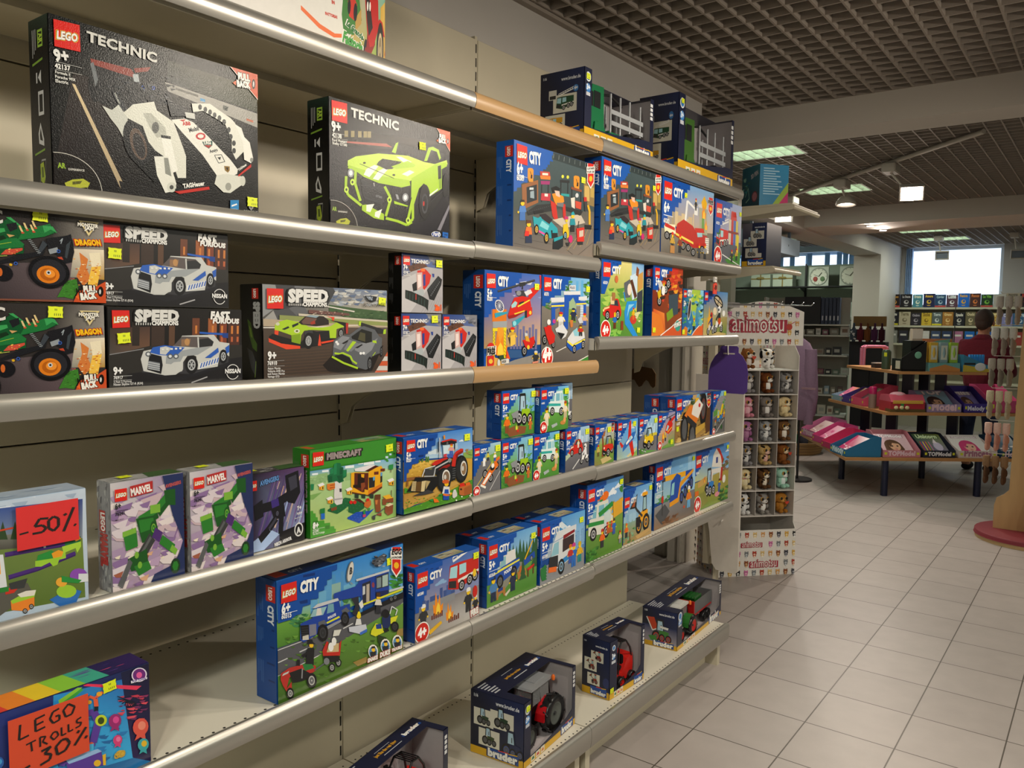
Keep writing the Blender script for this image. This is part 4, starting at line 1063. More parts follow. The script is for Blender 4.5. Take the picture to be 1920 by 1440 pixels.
def a_firecmd(A):
    A.Q(['5c8ac8','8ab4dc','c8b49c','9a9084'],0,0,100,0,100,60,0,60); A.Q(['8a8478','7c7468','5c5650','6a645c'],0,66,100,58,100,100,0,100)
    towers(A,18,60,60,26,['c8b088','a89878','d0bc94'],7,3); cloud(A,80,22,7,'c8ccd4')
    A.P('e8b428',74,18,80,8,86,18,84,26,76,26); A.P('a8a890',70,26,86,26,88,62,72,62); A.P('6c9a4c',76,32,80,32,82,60,76,60); flame(A,80,40,14); flame(A,85,55,10)
    A.L('e8e8e6',3.2,42,62,46,22,66,32); A.L('b8b8b8',1,44,62,48,24); A.R('e8e8e6',60,28,67,38); fig(A,63,32,10,'d8281c','303236','303236')
    A.P('b8261c',28,56,40,48,58,54,66,62,88,64,90,80,60,84,24,72); A.P('f0d858',26,68,60,76,60,79,26,71); A.P('e8e4dc',84,66,92,66,92,88,84,88)
    for k in range(6): A.L('9a9894',1,84,68+k*3,92,68+k*3)
    A.P('9ac8d4',66,60,76,58,78,66,68,68); A.P('c8281c',62,56,80,54,82,60,64,62); A.P('f0e8c0',4,60,24,58,26,70,6,70); A.P('c8281c',6,58,24,62,24,66,6,63)
    for x,y in ((10,74),(18,75),(40,84),(50,85),(60,90),(78,84)): wheel(A,x,y,4.6,5.6,'a8a8a8')
    for x,y,h,c in ((20,92,14,'c8a040'),(34,94,15,'8a3a28'),(72,98,13,'4a4c50'),(84,98,14,'8a8c90')): fig(A,x,y,h,'d8281c',c,'303236')
    A.R('b8844a',16,86,24,96); header(A,'6+','60282',14,3,5,50,62,seed=5); burst(A,88,8,10,26,'PUT OUT','FIRES')
def a_station(A):
    A.Q(['8a90c0','9ab0d8','b8b4c0','8c94a8'],0,0,100,0,100,60,0,60); A.P('5c6068',0,68,100,62,100,100,0,100); A.P('4a8a38',40,92,100,74,100,100,60,100); A.L('e8e8e8',1.6,30,84,100,98)
    towers(A,24,90,62,30,['a8a8c8','98a0c4'],7,9); A.P('c82c20',60,12,78,12,82,26,58,26)
    for k,c in enumerate(('d8d0b8','c82c20','4a6ab8','d8c84c')): A.R(c,52+k*9,26,60+k*9,66)
    A.R('8a3028',50,44,90,48); A.P('e8d428',84,46,92,50,90,78,80,84,78,80,86,74); ftruck(A,28,74,44); fig(A,66,94,18,'d8281c','303236','303236'); fig(A,84,90,18,'d8281c','c8a040','303236'); tree(A,14,60,20)
    header(A,None,'60320',20,4,6,62,58,seed=8,four=True)
def a_heli(A):
    A.trace(310,162,1012,228,1014,1300,320,1350)
    A.Q(['24489c','3c6cc0','a08a9c','6c6a90'],300,150,1020,215,1020,800,310,900); A.Q(['6c6a90','a08aa0','d8b070','a88858'],310,720,1020,700,1020,1060,310,1120)
    for k in range(9): A.R('6a6c98',640+k*38,900-(k*37 % 90),668+k*38,1120)
    A.P('30588c',610,1130,800,1130,800,1220,610,1230); A.P('8c8a86',500,1330,700,1250,1014,1160,1014,1300,500,1350); A.P('d8a850',330,1200,640,1260,520,1350,330,1350); tufts(A,620,1010,280,520,['c8ccdc','8a9cd0','b0b4d0'],14,34,5)
    A.P('0f4fa8',310,162,770,205,770,270,740,268,740,330,700,328,700,380,650,378,650,440,560,436,560,490,500,488,500,540,450,540,450,640,400,640,400,700,370,700,370,735,316,740)
    A.P('0f4fa8',320,1180,345,1180,345,1350,320,1350)
    # water tower with fire
    A.R('d8761c',415,640,590,790); flame(A,505,700,150,'f0941c'); A.P('9aa0a4',420,790,600,780,595,860,425,865); A.R('e89c2c',480,860,560,1200); flame(A,520,1190,300,'e8841c')
    for x in (440,575): A.L('e8d41c',26,x,870,x,1230)
    for k in range(8): A.L('a89414',6,430,900+k*40,452,925+k*40,430,940+k*40); A.L('a89414',6,566,900+k*40,588,925+k*40)
    A.R('e8d41c',420,868,480,905); A.R('e8d41c',552,860,592,895); A.E('d8dce0',500,600,52,80,16,rot=-.4); A.E('3c4468',500,600,42,68,16,rot=-.4)
    for k in range(6): a = k*PI/6; A.L('c8ccd8',5,500-45*math.cos(a),600-66*math.sin(a),500+45*math.cos(a),600+66*math.sin(a))
    A.P('2f9ab4',440,690,480,680,600,668,600,690,490,730,450,745); A.P('2f9ab4',660,790,700,770,820,705,810,740,720,830,670,860); A.E('8ed8e4',690,810,22,30,10)
    # helicopter
    r,rd = 'cf231a','9a1814'
    A.L('2f3134',26,475,425,930,290); A.L('4a4c50',10,475,420,930,286); A.P('2f3134',740,320,810,310,820,350,750,370); A.L('2f3134',14,780,350,780,400); A.P('3c3e42',690,420,800,410,830,500,720,480); A.E('8a8c90',735,445,30,30,12)
    A.P(r,860,400,1000,340,985,230,1005,232,1012,380,880,520,850,560); A.P('d8dce0',800,430,880,400,900,440,830,480)
    A.P(r,605,720,640,600,680,500,780,480,870,500,890,600,860,640,700,730,620,755); A.P('9fd0d0',645,590,690,540,720,560,700,610,650,625); A.P('2a2c30',740,560,800,540,800,580,740,610); A.P('f0d83c',720,600,870,520,872,535,730,615); A.P(rd,605,720,700,700,860,640,700,735,620,755); A.P('e8c83c',680,690,810,650,812,665,690,705)
    A.P(r,820,620,900,610,905,700,840,740,820,690); A.E('e8c83c',880,680,16,24,9); A.P('2a2c30',815,660,840,650,840,740,815,740)
    # climber,bike
    A.L('3a3a3a',7,600,880,640,1060); A.L('3a3a3a',7,625,870,665,1040); fig(A,665,1050,190,'d8281c','c8a040','26282a'); A.P('e8c050',640,960,700,940,700,1060,640,1090)
    wheel(A,815,1140,32,66,'b0b0b0','151518','303236',16); wheel(A,925,1050,24,50,'b0b0b0','151518','303236',14); A.P(r,790,1010,850,1000,930,960,940,1040,900,1110,830,1100); A.E('e8c83c',862,1095,16,28,9); A.P('c8ccd0',815,920,850,930,850,970,815,970); A.P('d8a030',820,960,860,960,880,1030,830,1020); fig(A,955,1290,150,'c8ccd0','303236','303236'); A.P('d88a70',915,1270,990,1255,985,1280,915,1290)
    A.P('2a4a2c',500,1200,560,1190,570,1260,500,1260); A.P('d8d8d4',530,1250,625,1230,625,1290,535,1300); A.T('HIGH',540,1290,590,1282,'3a3a3a',1.4,.06); A.E('d0d4d0',500,1290,18,50,12); A.P('e8501c',600,1130,640,1240,590,1230)
    A.E('d02a20',400,1100,45,55,14); A.P('f0ede4',350,1095,465,1080,462,1185,350,1205); A.T('PUT OUT',357,1143,457,1128,'1c1c1c',1.6,.06); A.T('FIRES',355,1190,455,1178,'1c1c1c',1.5,.08); A.P('d02a20',355,1210,440,1200,440,1310,400,1345,360,1320); A.E('e8c040',400,1270,26,30,9)
    qlogo(A,332,205,440,215,448,385,335,382); A.T('CITY',472,350,605,362,'f4f4f2',1.75,.07); A.T('5+',340,487,402,490,'f4f4f2',1.5,.05); A.L('e8ecf4',4,340,497,460,502); A.T('60281',340,536,405,538,'f4f4f2',1.6,.03)
def a_policechase(A):
    A.trace(1014,235,1607,272,1597,1262,1016,1300)
    A.Q(['3c8ad0','7ab8e4','a8c8dc','8a9a94'],1000,220,1620,260,1600,640,1010,640); A.Q(['7c756c','8a8478','5e5856','54504e'],1010,600,1610,600,1600,1290,1010,1310)
    for x,h in ((1370,330),(1440,300),(1500,290),(1400,380)): A.R('5ca8dc',x,h,x+30,520)
    tufts(A,1040,1130,540,640,['3a6a30','4a8038'],16,26); tufts(A,1310,1370,300,440,['3a7a34','4c8c40','2c5c28'],20,26); tufts(A,1540,1605,300,560,['3a7a34','4c8c40','2c5c28'],22,28); A.P('7a9a3c',1330,620,1440,620,1440,800,1330,800); A.P('3f8a38',1440,1270,1600,1200,1600,1270); A.L('e8e4dc',10,1200,1150,1320,1090); A.L('e8e4dc',10,1440,1275,1600,1190)
    A.P('0f4fa8',1014,235,1370,255,1370,290,1340,290,1340,350,1300,350,1300,420,1250,420,1250,480,1170,480,1170,520,1110,520,1110,570,1060,570,1060,610,1016,610)
    bl,wt = '1d54b4','d8dade'
    A.P(bl,1290,470,1490,455,1490,540,1565,540,1565,810,1530,820,1520,580,1440,590,1445,800,1410,560,1350,540,1340,880,1290,880); A.P(bl,1130,580,1285,560,1285,800,1240,790,1240,620,1180,640,1180,820,1135,840); A.P(wt,1120,510,1290,500,1290,555,1130,565); A.P(wt,1280,430,1490,420,1490,465,1285,472); A.P(wt,1470,490,1575,480,1575,530,1470,530); A.P('f0d83c',1130,600,1290,590,1290,610,1130,620); A.P('f0d83c',1440,570,1565,560,1565,578,1440,588); A.P(wt,1350,355,1430,350,1430,415,1350,415); A.T('POLICE',1360,395,1420,395,'3a4a6a',1.2,.05); A.P('9ab48c',1350,560,1400,500,1440,590,1440,640,1350,640)
    A.R('c8d4e0',1490,590,1530,760)
    for k in range(5): A.L('7a8494',4,1490,610+k*30,1530,610+k*30)
    fig(A,1250,860,180,'c03028','e0e0dc','c8c8c4'); fig(A,1405,780,150,'26304c','26304c','303236'); fig(A,1545,830,140,'d8281c','d8a888','3c5cb0'); A.P('c8783c',1360,770,1400,770,1400,850,1370,860); A.P('c8ccd4',1460,760,1500,720,1530,800,1480,810); A.E('c03c8c',1165,790,20,26,10)
    wheel(A,1052,1010,28,60,'b0b0b0','151518','303236',16); wheel(A,1160,1060,22,50,'b0b0b0','151518','303236',14); A.P('cf231a',1040,860,1110,850,1180,960,1170,1040,1110,1070,1070,960); A.E('e8e8e6',1100,800,22,34,12); A.P('cf231a',1080,840,1130,840,1140,920,1090,910)
    A.P(wt,1180,880,1270,815,1335,910,1310,970,1260,1000,1190,910); A.P('1c1c1e',1200,915,1300,935,1260,1000,1215,940)
    A.P(bl,1330,1000,1390,1060,1420,1140,1380,1140,1325,1080); A.P(wt,1335,990,1400,900,1540,910,1550,980,1400,1060,1345,1050); A.P('f0e04c',1330,1010,1400,1060,1550,990,1550,1010,1395,1085,1330,1035); A.P(bl,1395,1085,1550,1010,1540,1080,1400,1160); A.P('8ec8d8',1400,900,1450,860,1490,960,1420,960); wheel(A,1420,1115,24,52,'c8c8c8','151518','303236',14); wheel(A,1528,1060,22,52,'c8c8c8','151518','303236',14); fig(A,1495,960,130,'5a3a20','c03028','303236')
    A.E('f4f1ea',1082,1210,75,118,24); A.E('cf2418',1082,1212,66,108,24); A.T('4+',1030,1262,1135,1256,'ffffff',1.5,.07)
    qlogo(A,1032,262,1122,272,1125,432,1034,428); A.T('CITY',1145,390,1255,396,'f4f4f2',1.9,.07); A.T('60370',1035,486,1090,488,'f4f4f2',1.6,.03)

def a_blocks(A):
    A.trace(72,248,1240,85,1252,1115,105,1412)
    A.Q(['4a8ac8','7ab0e0','b4d4a8','a8cc90'],72,500,1245,340,1245,560,72,640); A.Q(['a8c890','b8d49c','90b860','b0c470'],72,590,1250,480,1252,1130,90,1420)
    for x,y,r in ((150,560,40),(290,520,44),(620,465,60),(770,420,34),(880,420,70),(1000,395,36)): A.P('eaf0f4',x-r,y-r*.2,x+r,y-r*.4,x+r,y+r*.2,x-r,y+r*.35)
    A.P('8eb47c',80,640,200,560,320,540,330,640,80,720); A.P('94ba7c',560,560,640,540,640,640,560,650); A.P('7ca85c',80,840,250,800,130,900,80,900); tufts(A,90,320,580,660,['7aa468','a0c48c'],20,20)
    A.P('3a8a2c',60,248,1240,85,1243,340,75,520); A.P('2f7a24',60,500,1245,330,1245,344,75,522)
    for q in ((1090,350,40),(1140,310,30),(1160,230,34),(1200,330,30),(1230,400,24),(1110,375,30),(1170,290,26)): A.R('3a8a2c',q[0],q[1],q[0]+q[2],q[1]+q[2]*.8)
    for q in ((1100,325,36,'c8dcf0'),(1150,290,30,'b8d4f0'),(1200,280,28,'245c1c'),(1120,200,30,'245c1c'),(1190,200,24,'2c6a22')): A.R(q[3],q[0],q[1],q[0]+q[2],q[1]+q[2]*.8)
    A.P('4a9a34',85,1050,130,1045,135,1080,165,1078,170,1130,195,1128,198,1180,285,1170,290,1210,365,1200,370,1250,420,1245,425,1280,445,1280,445,1340,100,1412); A.P('3a7c28',130,1180,200,1170,200,1220,130,1230); A.P('3a7c28',300,1240,360,1235,360,1280,300,1290)
    # baseplates
    A.P('1d6238',330,1030,560,870,640,880,640,960,520,1050,460,1085,330,1050); A.P('1d6238',610,960,700,900,830,950,820,1010,700,1090,610,1060); A.P('1d4cb4',600,1130,720,1060,900,1040,960,1010,860,1120,760,1205,600,1150); A.P('4a1c18',650,890,760,885,830,940,820,960,700,900)
    for k in range(26): A.E('2c7c4c',560+(k % 6)*46-(k//6)*34,900+(k//6)*36+(k % 6)*8,9,6,6)
    for k in range(14): A.E('3c6cd4',680+(k % 5)*44-(k//5)*30,1090+(k//5)*30+(k % 5)*6,9,6,6)
    A.P('7a4424',360,980,450,960,450,1030,380,1050); A.P('2a7a44',360,970,400,940,450,950,450,985,370,1010)
    # birch tree
    A.P('d8d4d4',415,660,510,640,515,800,530,900,520,950,450,970,420,940,410,840); A.P('2a2a30',480,750,512,750,512,795,485,798); A.P('a8a4a8',385,890,530,870,525,890,390,910)
    d,e,f = '1a6a40','238050','145434'
    A.P(d,400,430,440,410,490,415,500,460,530,470,530,505,575,500,575,590,530,620,540,650,480,680,440,650,330,670,318,575,350,560,350,490,400,470)
    A.P(e,400,430,440,410,440,560,400,570); A.P(f,480,480,520,470,520,560,480,570); A.P(e,350,495,395,485,395,550,350,560); A.P(f,440,580,520,570,520,640,480,670); A.P(e,530,510,570,505,570,580,530,590); A.P(f,330,590,380,580,380,660,330,665)
    A.P('d87a2c',310,690,420,675,420,750,350,775,315,760); A.L('8a3c1c',8,350,710,420,700); A.L('8a3c1c',8,350,745,420,730)
    # yellow hive house
    A.P('e8a81c',635,545,680,535,870,540,880,510,1040,450,1058,480,1056,720,860,835,640,795); A.P('5a2418',680,545,870,545,870,790,790,800,680,740); A.P('24140e',725,560,820,560,820,740,725,740); A.P('e8a81c',770,560,815,560,812,610,775,600); A.P('8a4424',770,680,820,670,830,720,780,800); A.P('24160f',665,700,750,700,750,740,665,740)
    A.P('26262a',875,605,960,600,955,730,880,745); A.P('26262a',1030,560,1056,545,1056,660,1030,680); A.P('d87818',860,780,1056,680,1056,730,870,830); A.P('e8a81c',820,760,870,770,870,830,820,830); A.P('5aa0d0',930,600,960,590,955,640,935,650); A.P('5aa0d0',1030,540,1055,530,1055,580,1032,590)
    A.P('e4e0e4',680,490,760,470,880,440,960,440,870,520,780,525,690,520); A.P('4a1c14',820,520,960,445,1010,455,880,525); A.P('6a2c1c',945,530,1005,525,1005,565,945,570); A.P('6a2c1c',1030,490,1090,485,1090,520,1030,525); A.P('5a2418',635,790,860,835,1050,720,1056,740,900,850,640,810)
    for x in (690,780,890): A.P('26382c',x,820,x+52,825,x+50,880,x+2,872)
    # bees and small things
    for x,y in ((190,710),(570,770),(310,890),(1130,650)): A.P('e8b42c',x+10,y,x+80,y-5,x+80,y+60,x+15,y+55); A.P('e8e8ea',x-10,y-10,x+60,y-40,x+90,y-10,x+20,y+18); A.R('3a2a20',x+55,y+15,x+70,y+50); A.R('c8641c',x+20,y+18,x+36,y+50)
    for x,y in ((640,930),(690,930),(865,900)): A.E('d0241c',x,y,24,24,12)
    A.P('c8682c',820,930,905,900,910,960,870,1010,815,980); A.P('6a3a20',960,830,1035,825,1035,890,955,900); A.P('8a4a28',955,900,1030,890,1040,1050,975,1060); A.P('c8783c',965,900,1000,900,990,960,970,955); A.L('5a5a60',12,950,1120,1090,1005); A.P('3c4044',925,1110,970,1090,965,1160,930,1150); A.P('8a3a28',975,1090,1050,1060,1050,1110)
    A.P('8a4a2c',1062,880,1205,870,1205,930,1120,930,1105,965,1062,960); A.P('e8b02c',1062,850,1150,825,1205,870,1110,890); A.P('8a4a2c',1098,980,1205,960,1200,1070,1140,1100,1095,1060); A.P('e0d0a8',1098,975,1160,935,1208,955,1140,985); A.L('5a3420',8,1180,860,1180,770)
    A.P('c03c6c',800,1090,840,1080,840,1120,800,1125); A.P('2a8a4c',800,1040,840,1020,830,1090,810,1090); A.P('2a8a4c',865,1000,900,1010,880,1050); A.P('1f7a3a',220,1020,285,1005,285,1075,222,1080); A.P('2468c8',232,1080,285,1075,285,1150,236,1158); A.P('2a8a44',1140,440,1200,430,1195,500,1140,500); A.L('5a3c24',8,1168,500,1168,540); A.P('238050',80,690,130,690,125,770,80,770)
    qlogo(A,105,272,256,258,258,438,108,458); A.T('MINECRAFT',300,365,765,300,'9a8c8c',1.05,.07,('1e1a1c','3a3034'),.04)
    A.T('8+',122,1280,202,1266,'f4f4f0',1.3,.06); A.L('d8e4d0',4,125,1292,285,1258); A.T('21241',124,1335,205,1318,'f4f4f0',1.3,.03); A.L('d8e4d0',3,125,1345,285,1312); A.T('The Bee Cottage',124,1368,285,1332,'e8f0e0',1.1,.02)
def a_tractor(A):
    A.trace(58,210,1152,45,1168,1125,92,1400)
    A.Q(['3c7cc8','3c80d0','9cc4e4','b8d0d8'],58,200,1160,40,1160,480,60,560); A.Q(['d0a840','c89c38','c8a040','b88c38'],60,590,1160,500,1168,1000,90,1300); cloud(A,560,430,60,'c8d8e0'); cloud(A,980,250,22,'dce8f0')
    A.Q(['dcb450','e0bc58','c09430','b88c30'],100,620,520,570,500,760,110,880); tufts(A,120,500,600,820,['e8c468','b8902c','cca040'],60,18); A.P('88a850',1010,440,1160,380,1160,520,1020,520); tufts(A,1040,1150,380,470,['587c34','9a7c50'],14,22)
    for x in (320,365,430,460): A.E('4a7a34',x,540,13,50,10)
    A.Q(['b08438','a87c34','c8a050','c09848'],90,1090,600,950,1160,820,95,1330); tufts(A,100,700,1100,1280,['d0ac60','a07830','c09848'],60,12)
    A.P('4a8c24',92,1320,330,1240,700,1090,900,980,1165,850,1168,1125,92,1400); tufts(A,120,1150,1120,1300,['5ca830','38701c','70b83c'],60,16,9); A.P('4a8c24',90,980,150,1000,140,1060,92,1070); A.P('8a5a30',110,830,330,800,330,840,110,880); A.R('8a5a30',125,880,150,960)
    A.P('10499f',58,210,590,130,590,200,560,205,560,320,500,330,500,400,445,405,445,450,405,455,405,520,350,528,300,548,300,600,200,620,190,690,150,690,150,750,118,755,118,880,78,890,78,980,62,980)
    A.P('10499f',85,1240,78,1240,90,1400,95,1400)
    # tractor
    r,rd = 'c4281e','8e1a14'
    A.E('17181a',975,690,108,215,26); A.E('26282a',985,690,90,190,22)
    for k in range(14):
        a = 2*PI*k/14; A.L('0c0d0e',12,975+80*math.cos(a),690+165*math.sin(a),975+104*math.cos(a+.1),690+212*math.sin(a+.1))
    A.E('dcdcd8',1012,680,48,118,20); A.E('8a6c4c',1015,685,38,96,18); A.E('c8c8c4',1000,680,16,40,12)
    A.P('1d1f22',560,640,620,560,800,520,850,640,880,850,800,900,640,830,560,760); A.P(r,500,620,560,565,640,535,740,505,760,530,690,560,640,600,560,640); A.P(rd,620,700,700,640,790,610,800,640,660,730)
    A.P(r,820,640,840,500,880,420,960,370,1000,375,1000,430,930,470,890,540,880,650,830,650); A.P(rd,880,470,930,430,1000,400,1000,430,930,470,890,540)
    A.P('a8c4d8',670,300,850,270,860,400,800,500,690,500); A.P('c8dce8',690,330,780,320,770,440,690,460); A.P('1d1f22',640,270,880,230,900,300,870,400,850,400,850,300,680,320,640,300); A.P(r,650,255,800,215,890,235,895,260,800,240,660,275)
    A.P('a8c4d8',870,290,905,280,915,370,870,400); A.E('5a5e62',745,290,16,26,10); A.P('e08c1c',680,165,705,160,708,220,685,225); A.L('b8bcc0',16,622,200,632,520); A.L('1d1f22',14,603,260,606,430); fig(A,810,470,170,'c04c20','d89898','3c5cb0'); A.P('3c5cb0',740,460,840,450,840,510,760,520); A.P('c83c48',690,460,740,450,740,500,690,505)
    A.P('1d1f22',840,660,890,650,880,870,830,860)
    for k in range(5): A.L('5a5e62',10,835,690+k*35,885,680+k*35)
    A.E('17181a',700,860,115,190,26); A.E('26282a',715,860,92,168,22); A.E('e4e4e0',738,810,62,110,22); A.E('7a6450',740,815,50,90,20); A.E('c8c8c4',722,815,20,38,12)
    A.L('b4b8bc',22,780,560,560,680,545,800); A.L('a8acb0',18,545,800,390,805); A.L('c8ccd0',16,360,810,400,690,560,640); A.E('8a8c90',785,555,28,34,12); A.P('3a3c40',400,690,560,660,540,780,400,790); A.P('787a3c',450,690,520,670,500,700); A.P('6a6c70',545,800,590,800,580,880,550,870)
    # bucket
    A.P('16171a',250,820,590,810,590,960,520,1050,400,1050,120,1045,230,880); A.P('c8b484',210,885,270,880,260,1035,190,1030); A.P('6a4c24',270,890,350,885,340,1040,262,1035); A.P('d0bc8c',355,880,420,870,400,1040,345,1040); A.P('b09c6c',420,870,490,880,420,1010)
    for k in range(9): A.L('4a3820',4,210,900+k*15,350,897+k*15)
    A.P('2a8c3c',120,1045,205,1045,160,1055); A.P('3a3a3c',210,1110,450,1010,560,1050,400,1090)
    # farmer,hen,crate
    A.push(745,1170,330); A.P('1c4cae',-.14,0,.13,0,.14,.3,-.15,.3); A.P('d8d8d8',-.2,.3,.18,.28,.14,.62,-.13,.64); A.P('1c4cae',-.1,.3,.12,.3,.1,.5,-.08,.5); A.E('f0bc1c',0,.74,.1,.1,12); A.E('c85a28',-.04,.86,.17,.1,12); A.E('f0bc1c',.22,.3,.05,.06,8); A.P('e8701c',.25,.22,.0,.28,-.15,.3,-.16,.22,0,.18); A.P('2a8c3c',-.16,.3,-.36,.26,-.38,.2,-.2,.22); A.pop()
    A.P('e8701c',540,1145,600,1150,640,1205,560,1210); A.P('2a8c3c',475,1165,545,1150,540,1195,500,1185); A.P('d0d0d0',860,1010,890,1005,915,1070,915,1110,870,1145,845,1130,840,1070); A.P('b86830',940,965,1140,925,1150,1070,1025,1105,950,1090); A.P('a05828',1020,990,1140,930,1150,1070,1025,1105); A.P('d02a1c',950,920,1020,900,1040,950,960,970); A.P('e06020',1040,910,1110,890,1120,930,1050,950); A.E('2a1a10',975,1005,18,16,8); A.P('2a8c3c',1090,860,1120,870,1110,900)
    for x,y in ((905,1175),(990,1120),(1135,1080),(1120,1105),(820,1240)): A.E('f0f4e8',x,y,13,12,9)
    qlogo(A,96,246,230,232,238,410,100,434); A.T('CITY',262,362,432,332,'f4f4f2',1.7,.07); A.T('5+',98,532,172,520,'f4f4f2',1.5,.05); A.L('e8ecf4',4,98,540,242,520); A.T('60287',98,585,182,575,'f4f4f2',1.7,.03); A.P('0a2f73',460,215,520,205,522,235,462,248); A.P('0a2f73',300,475,368,465,368,490,300,498)
def a_policetruck(A):
    A.trace(80,385,1125,48,1128,885,103,1385)
    A.Q(['2c7cc8','2f86d4','70b0dc','7cbce0'],70,380,1130,45,1130,450,90,700); A.Q(['60a0d0','6cb0d8','7ab060','88b050'],90,600,700,380,1130,430,95,760); A.Q(['6aa03c','6ca040','4a7c2c','4a7c2c'],88,715,420,660,430,800,95,930)
    for x,y,w_,c in ((500,360,45,'5a9ccc'),(545,320,30,'4c90c4'),(545,395,95,'8cb0a8'),(440,460,60,'6aaad0'),(370,510,60,'60a4d0'),(620,290,24,'4c90c8'),(740,300,60,'4c90c8')): A.P(c,x,y,x+w_,y-w_*.3,x+w_,620,x,640)
    tufts(A,210,330,640,740,['2f6c40','3f8450','285c34'],26,26); tufts(A,1030,1125,290,400,['2f7a2c','3f9038','286424'],30,26); tufts(A,640,720,500,600,['4a8a4c','3c7840'],14,22)
    A.P('55565c',96,930,430,800,1130,430,1130,545,800,760,400,1000,100,1150); A.L('dcdcdc',5,96,945,430,810); A.L('dcdcdc',6,100,1155,460,960,860,740,1128,520)
    for q in ((100,1045,180,1005),(280,950,380,900),(640,745,720,700)): A.L('d0d0d0',8,*q)
    A.Q(['4c7c28','5a8c30','4a7c24','3a5c1c'],100,1155,460,965,700,1100,105,1385); A.Q(['5a8c30','68983c','5c7c2c','3c601c'],440,970,1128,520,1128,890,105,1385); tufts(A,150,1120,800,1280,['5c8c30','486c24','6c9c3c','3a5a1c'],110,22,6); A.P('9a8040',720,1010,830,960,840,1000,760,1040); A.P('9a8040',1080,730,1125,720,1125,780,1070,790)
    A.P('0d4ba0',78,380,583,228,583,272,540,285,540,345,500,358,500,400,478,405,478,440,430,455,430,510,365,520,365,560,300,580,290,640,250,650,200,690,92,725); A.P('0a2f73',105,352,160,338,160,350,105,366); A.P('0a2f73',270,540,340,520,340,550,280,560); A.P('0a2f73',300,325,400,300,400,325,300,345)
    bl,wt,ye = '1c409c','c4c8cc','d8d82c'
    # trailer
    A.P('16171c',760,620,1128,430,1128,480,900,580,780,640); A.P(bl,560,465,740,400,780,340,870,320,870,300,895,290,900,520,790,560,780,480,600,520,555,500); A.P('16265c',900,420,1005,390,1005,450,900,520); A.P(bl,1005,260,1010,420,900,440,900,300); A.P('2a2c3c',790,380,860,350,860,520,795,545); A.P('b4a89c',825,385,850,375,850,520,825,530); A.P('c8ccd0',795,400,815,395,815,460,795,470); A.P('2c3038',905,320,1005,285,1005,390,905,420); A.P('a8c0b8',955,310,1000,295,1000,385,955,400); A.P('7c8c90',910,330,945,320,945,400,910,410)
    A.P(wt,740,345,860,305,1010,255,1010,272,870,320,745,362); A.P(wt,1010,420,1128,385,1128,400,1010,440); A.L(ye,14,790,550,1120,410); A.E('8a3c4c',880,385,12,22,10); A.E('6a6a68',690,285,26,88,18,rot=.18); A.E('d4d0c8',694,285,21,80,18,rot=.18); A.T('B',684,305,708,300,'3a3a3a',1.4,.06); A.L('8a8c90',8,692,370,712,385)
    for x,y in ((1028,492),(1058,478)): wheel(A,x,y,16,22,'8a8c8c','17171a','303236',12)
    A.P('2a2c34',700,500,760,480,770,600,740,640,710,620,735,560)
    # pick-up
    A.P(bl,280,720,380,670,400,590,600,520,612,570,690,540,695,640,600,690,490,720,430,740,420,800,310,870,280,850); A.P(wt,380,590,420,555,590,500,600,520,400,590); A.P('8eb8c0',390,600,500,570,470,640,360,665); A.P('d8d4cc',420,590,450,585,460,640,410,650); A.P('70a0b0',510,555,555,545,560,610,500,630); A.P('16171c',280,735,350,725,355,800,350,850,290,845); A.P('c8c4b8',300,820,350,805,352,845,300,852); A.P('c86428',370,745,405,745,400,790,375,795); A.P('7c7c8c',355,725,412,715,415,800,358,820)
    for k in range(4): A.L('3c3e44',4,290,755+k*18,345,748+k*18)
    A.L(ye,14,500,705,605,650); A.T('POLICE',510,675,575,640,'e8e8e8',1.2,.06); A.P('8e9098',500,730,620,670,620,690,510,755); A.P('5c6068',430,700,480,680,500,710,430,730); A.P('5c6068',620,600,660,570,690,600,640,640)
    wheel(A,468,785,44,70,'3a3c40','131316','2a2c30',18); wheel(A,650,665,34,58,'3a3c40','131316','2a2c30',16)
    # people and buggies
    A.push(365,1050,200); A.P('1c1c20',-.2,0,.14,0,.16,.7,-.12,.7); A.E('f0c020',.04,.8,.09,.1,9); A.P('1c1c20',-.2,.84,.22,.86,.1,.94,.08,1.04,-.1,1.02,-.1,.9); A.L('1c1c20',.12,-.1,.5,-.32,.34); A.pop()
    A.P('b83028',120,1130,190,1080,290,1050,410,1050,415,1090,330,1140,260,1110,190,1160,170,1250,210,1190,215,1260,175,1280,140,1230,118,1180); A.P('2a7a3c',300,1045,380,1040,400,1070,320,1100); A.P('1c1c1e',190,1120,290,1080,400,1130,300,1180,220,1200); A.L('1c1c1e',24,265,1010,268,1060); A.L('8e9094',10,300,1080,296,1160); A.P('c4c8c4',140,1130,190,1105,180,1125,130,1150)
    wheel(A,200,1285,32,46,'c0c0bc','17171a','6a6c70',16); wheel(A,378,1172,42,62,'c0c0bc','17171a','6a6c70',18); wheel(A,545,1060,26,36,'c0c0bc','17171a','6a6c70',14); wheel(A,598,1018,24,34,'c0c0bc','17171a','6a6c70',14)
    A.P('c02c20',465,930,500,850,515,860,500,920,600,930,605,860,622,835,610,960,470,970); A.P('c8b080',515,880,600,860,600,930,500,940); A.P('1c1c1e',470,970,610,965,600,1010,480,1020); A.E('ececea',535,895,22,36,12); A.E('ececea',560,850,20,34,12); A.P('d8d8d0',560,760,620,750,600,800,550,810); A.E('7c7e84',500,1012,24,28,12); A.L('5c6068',10,400,1090,480,1030)
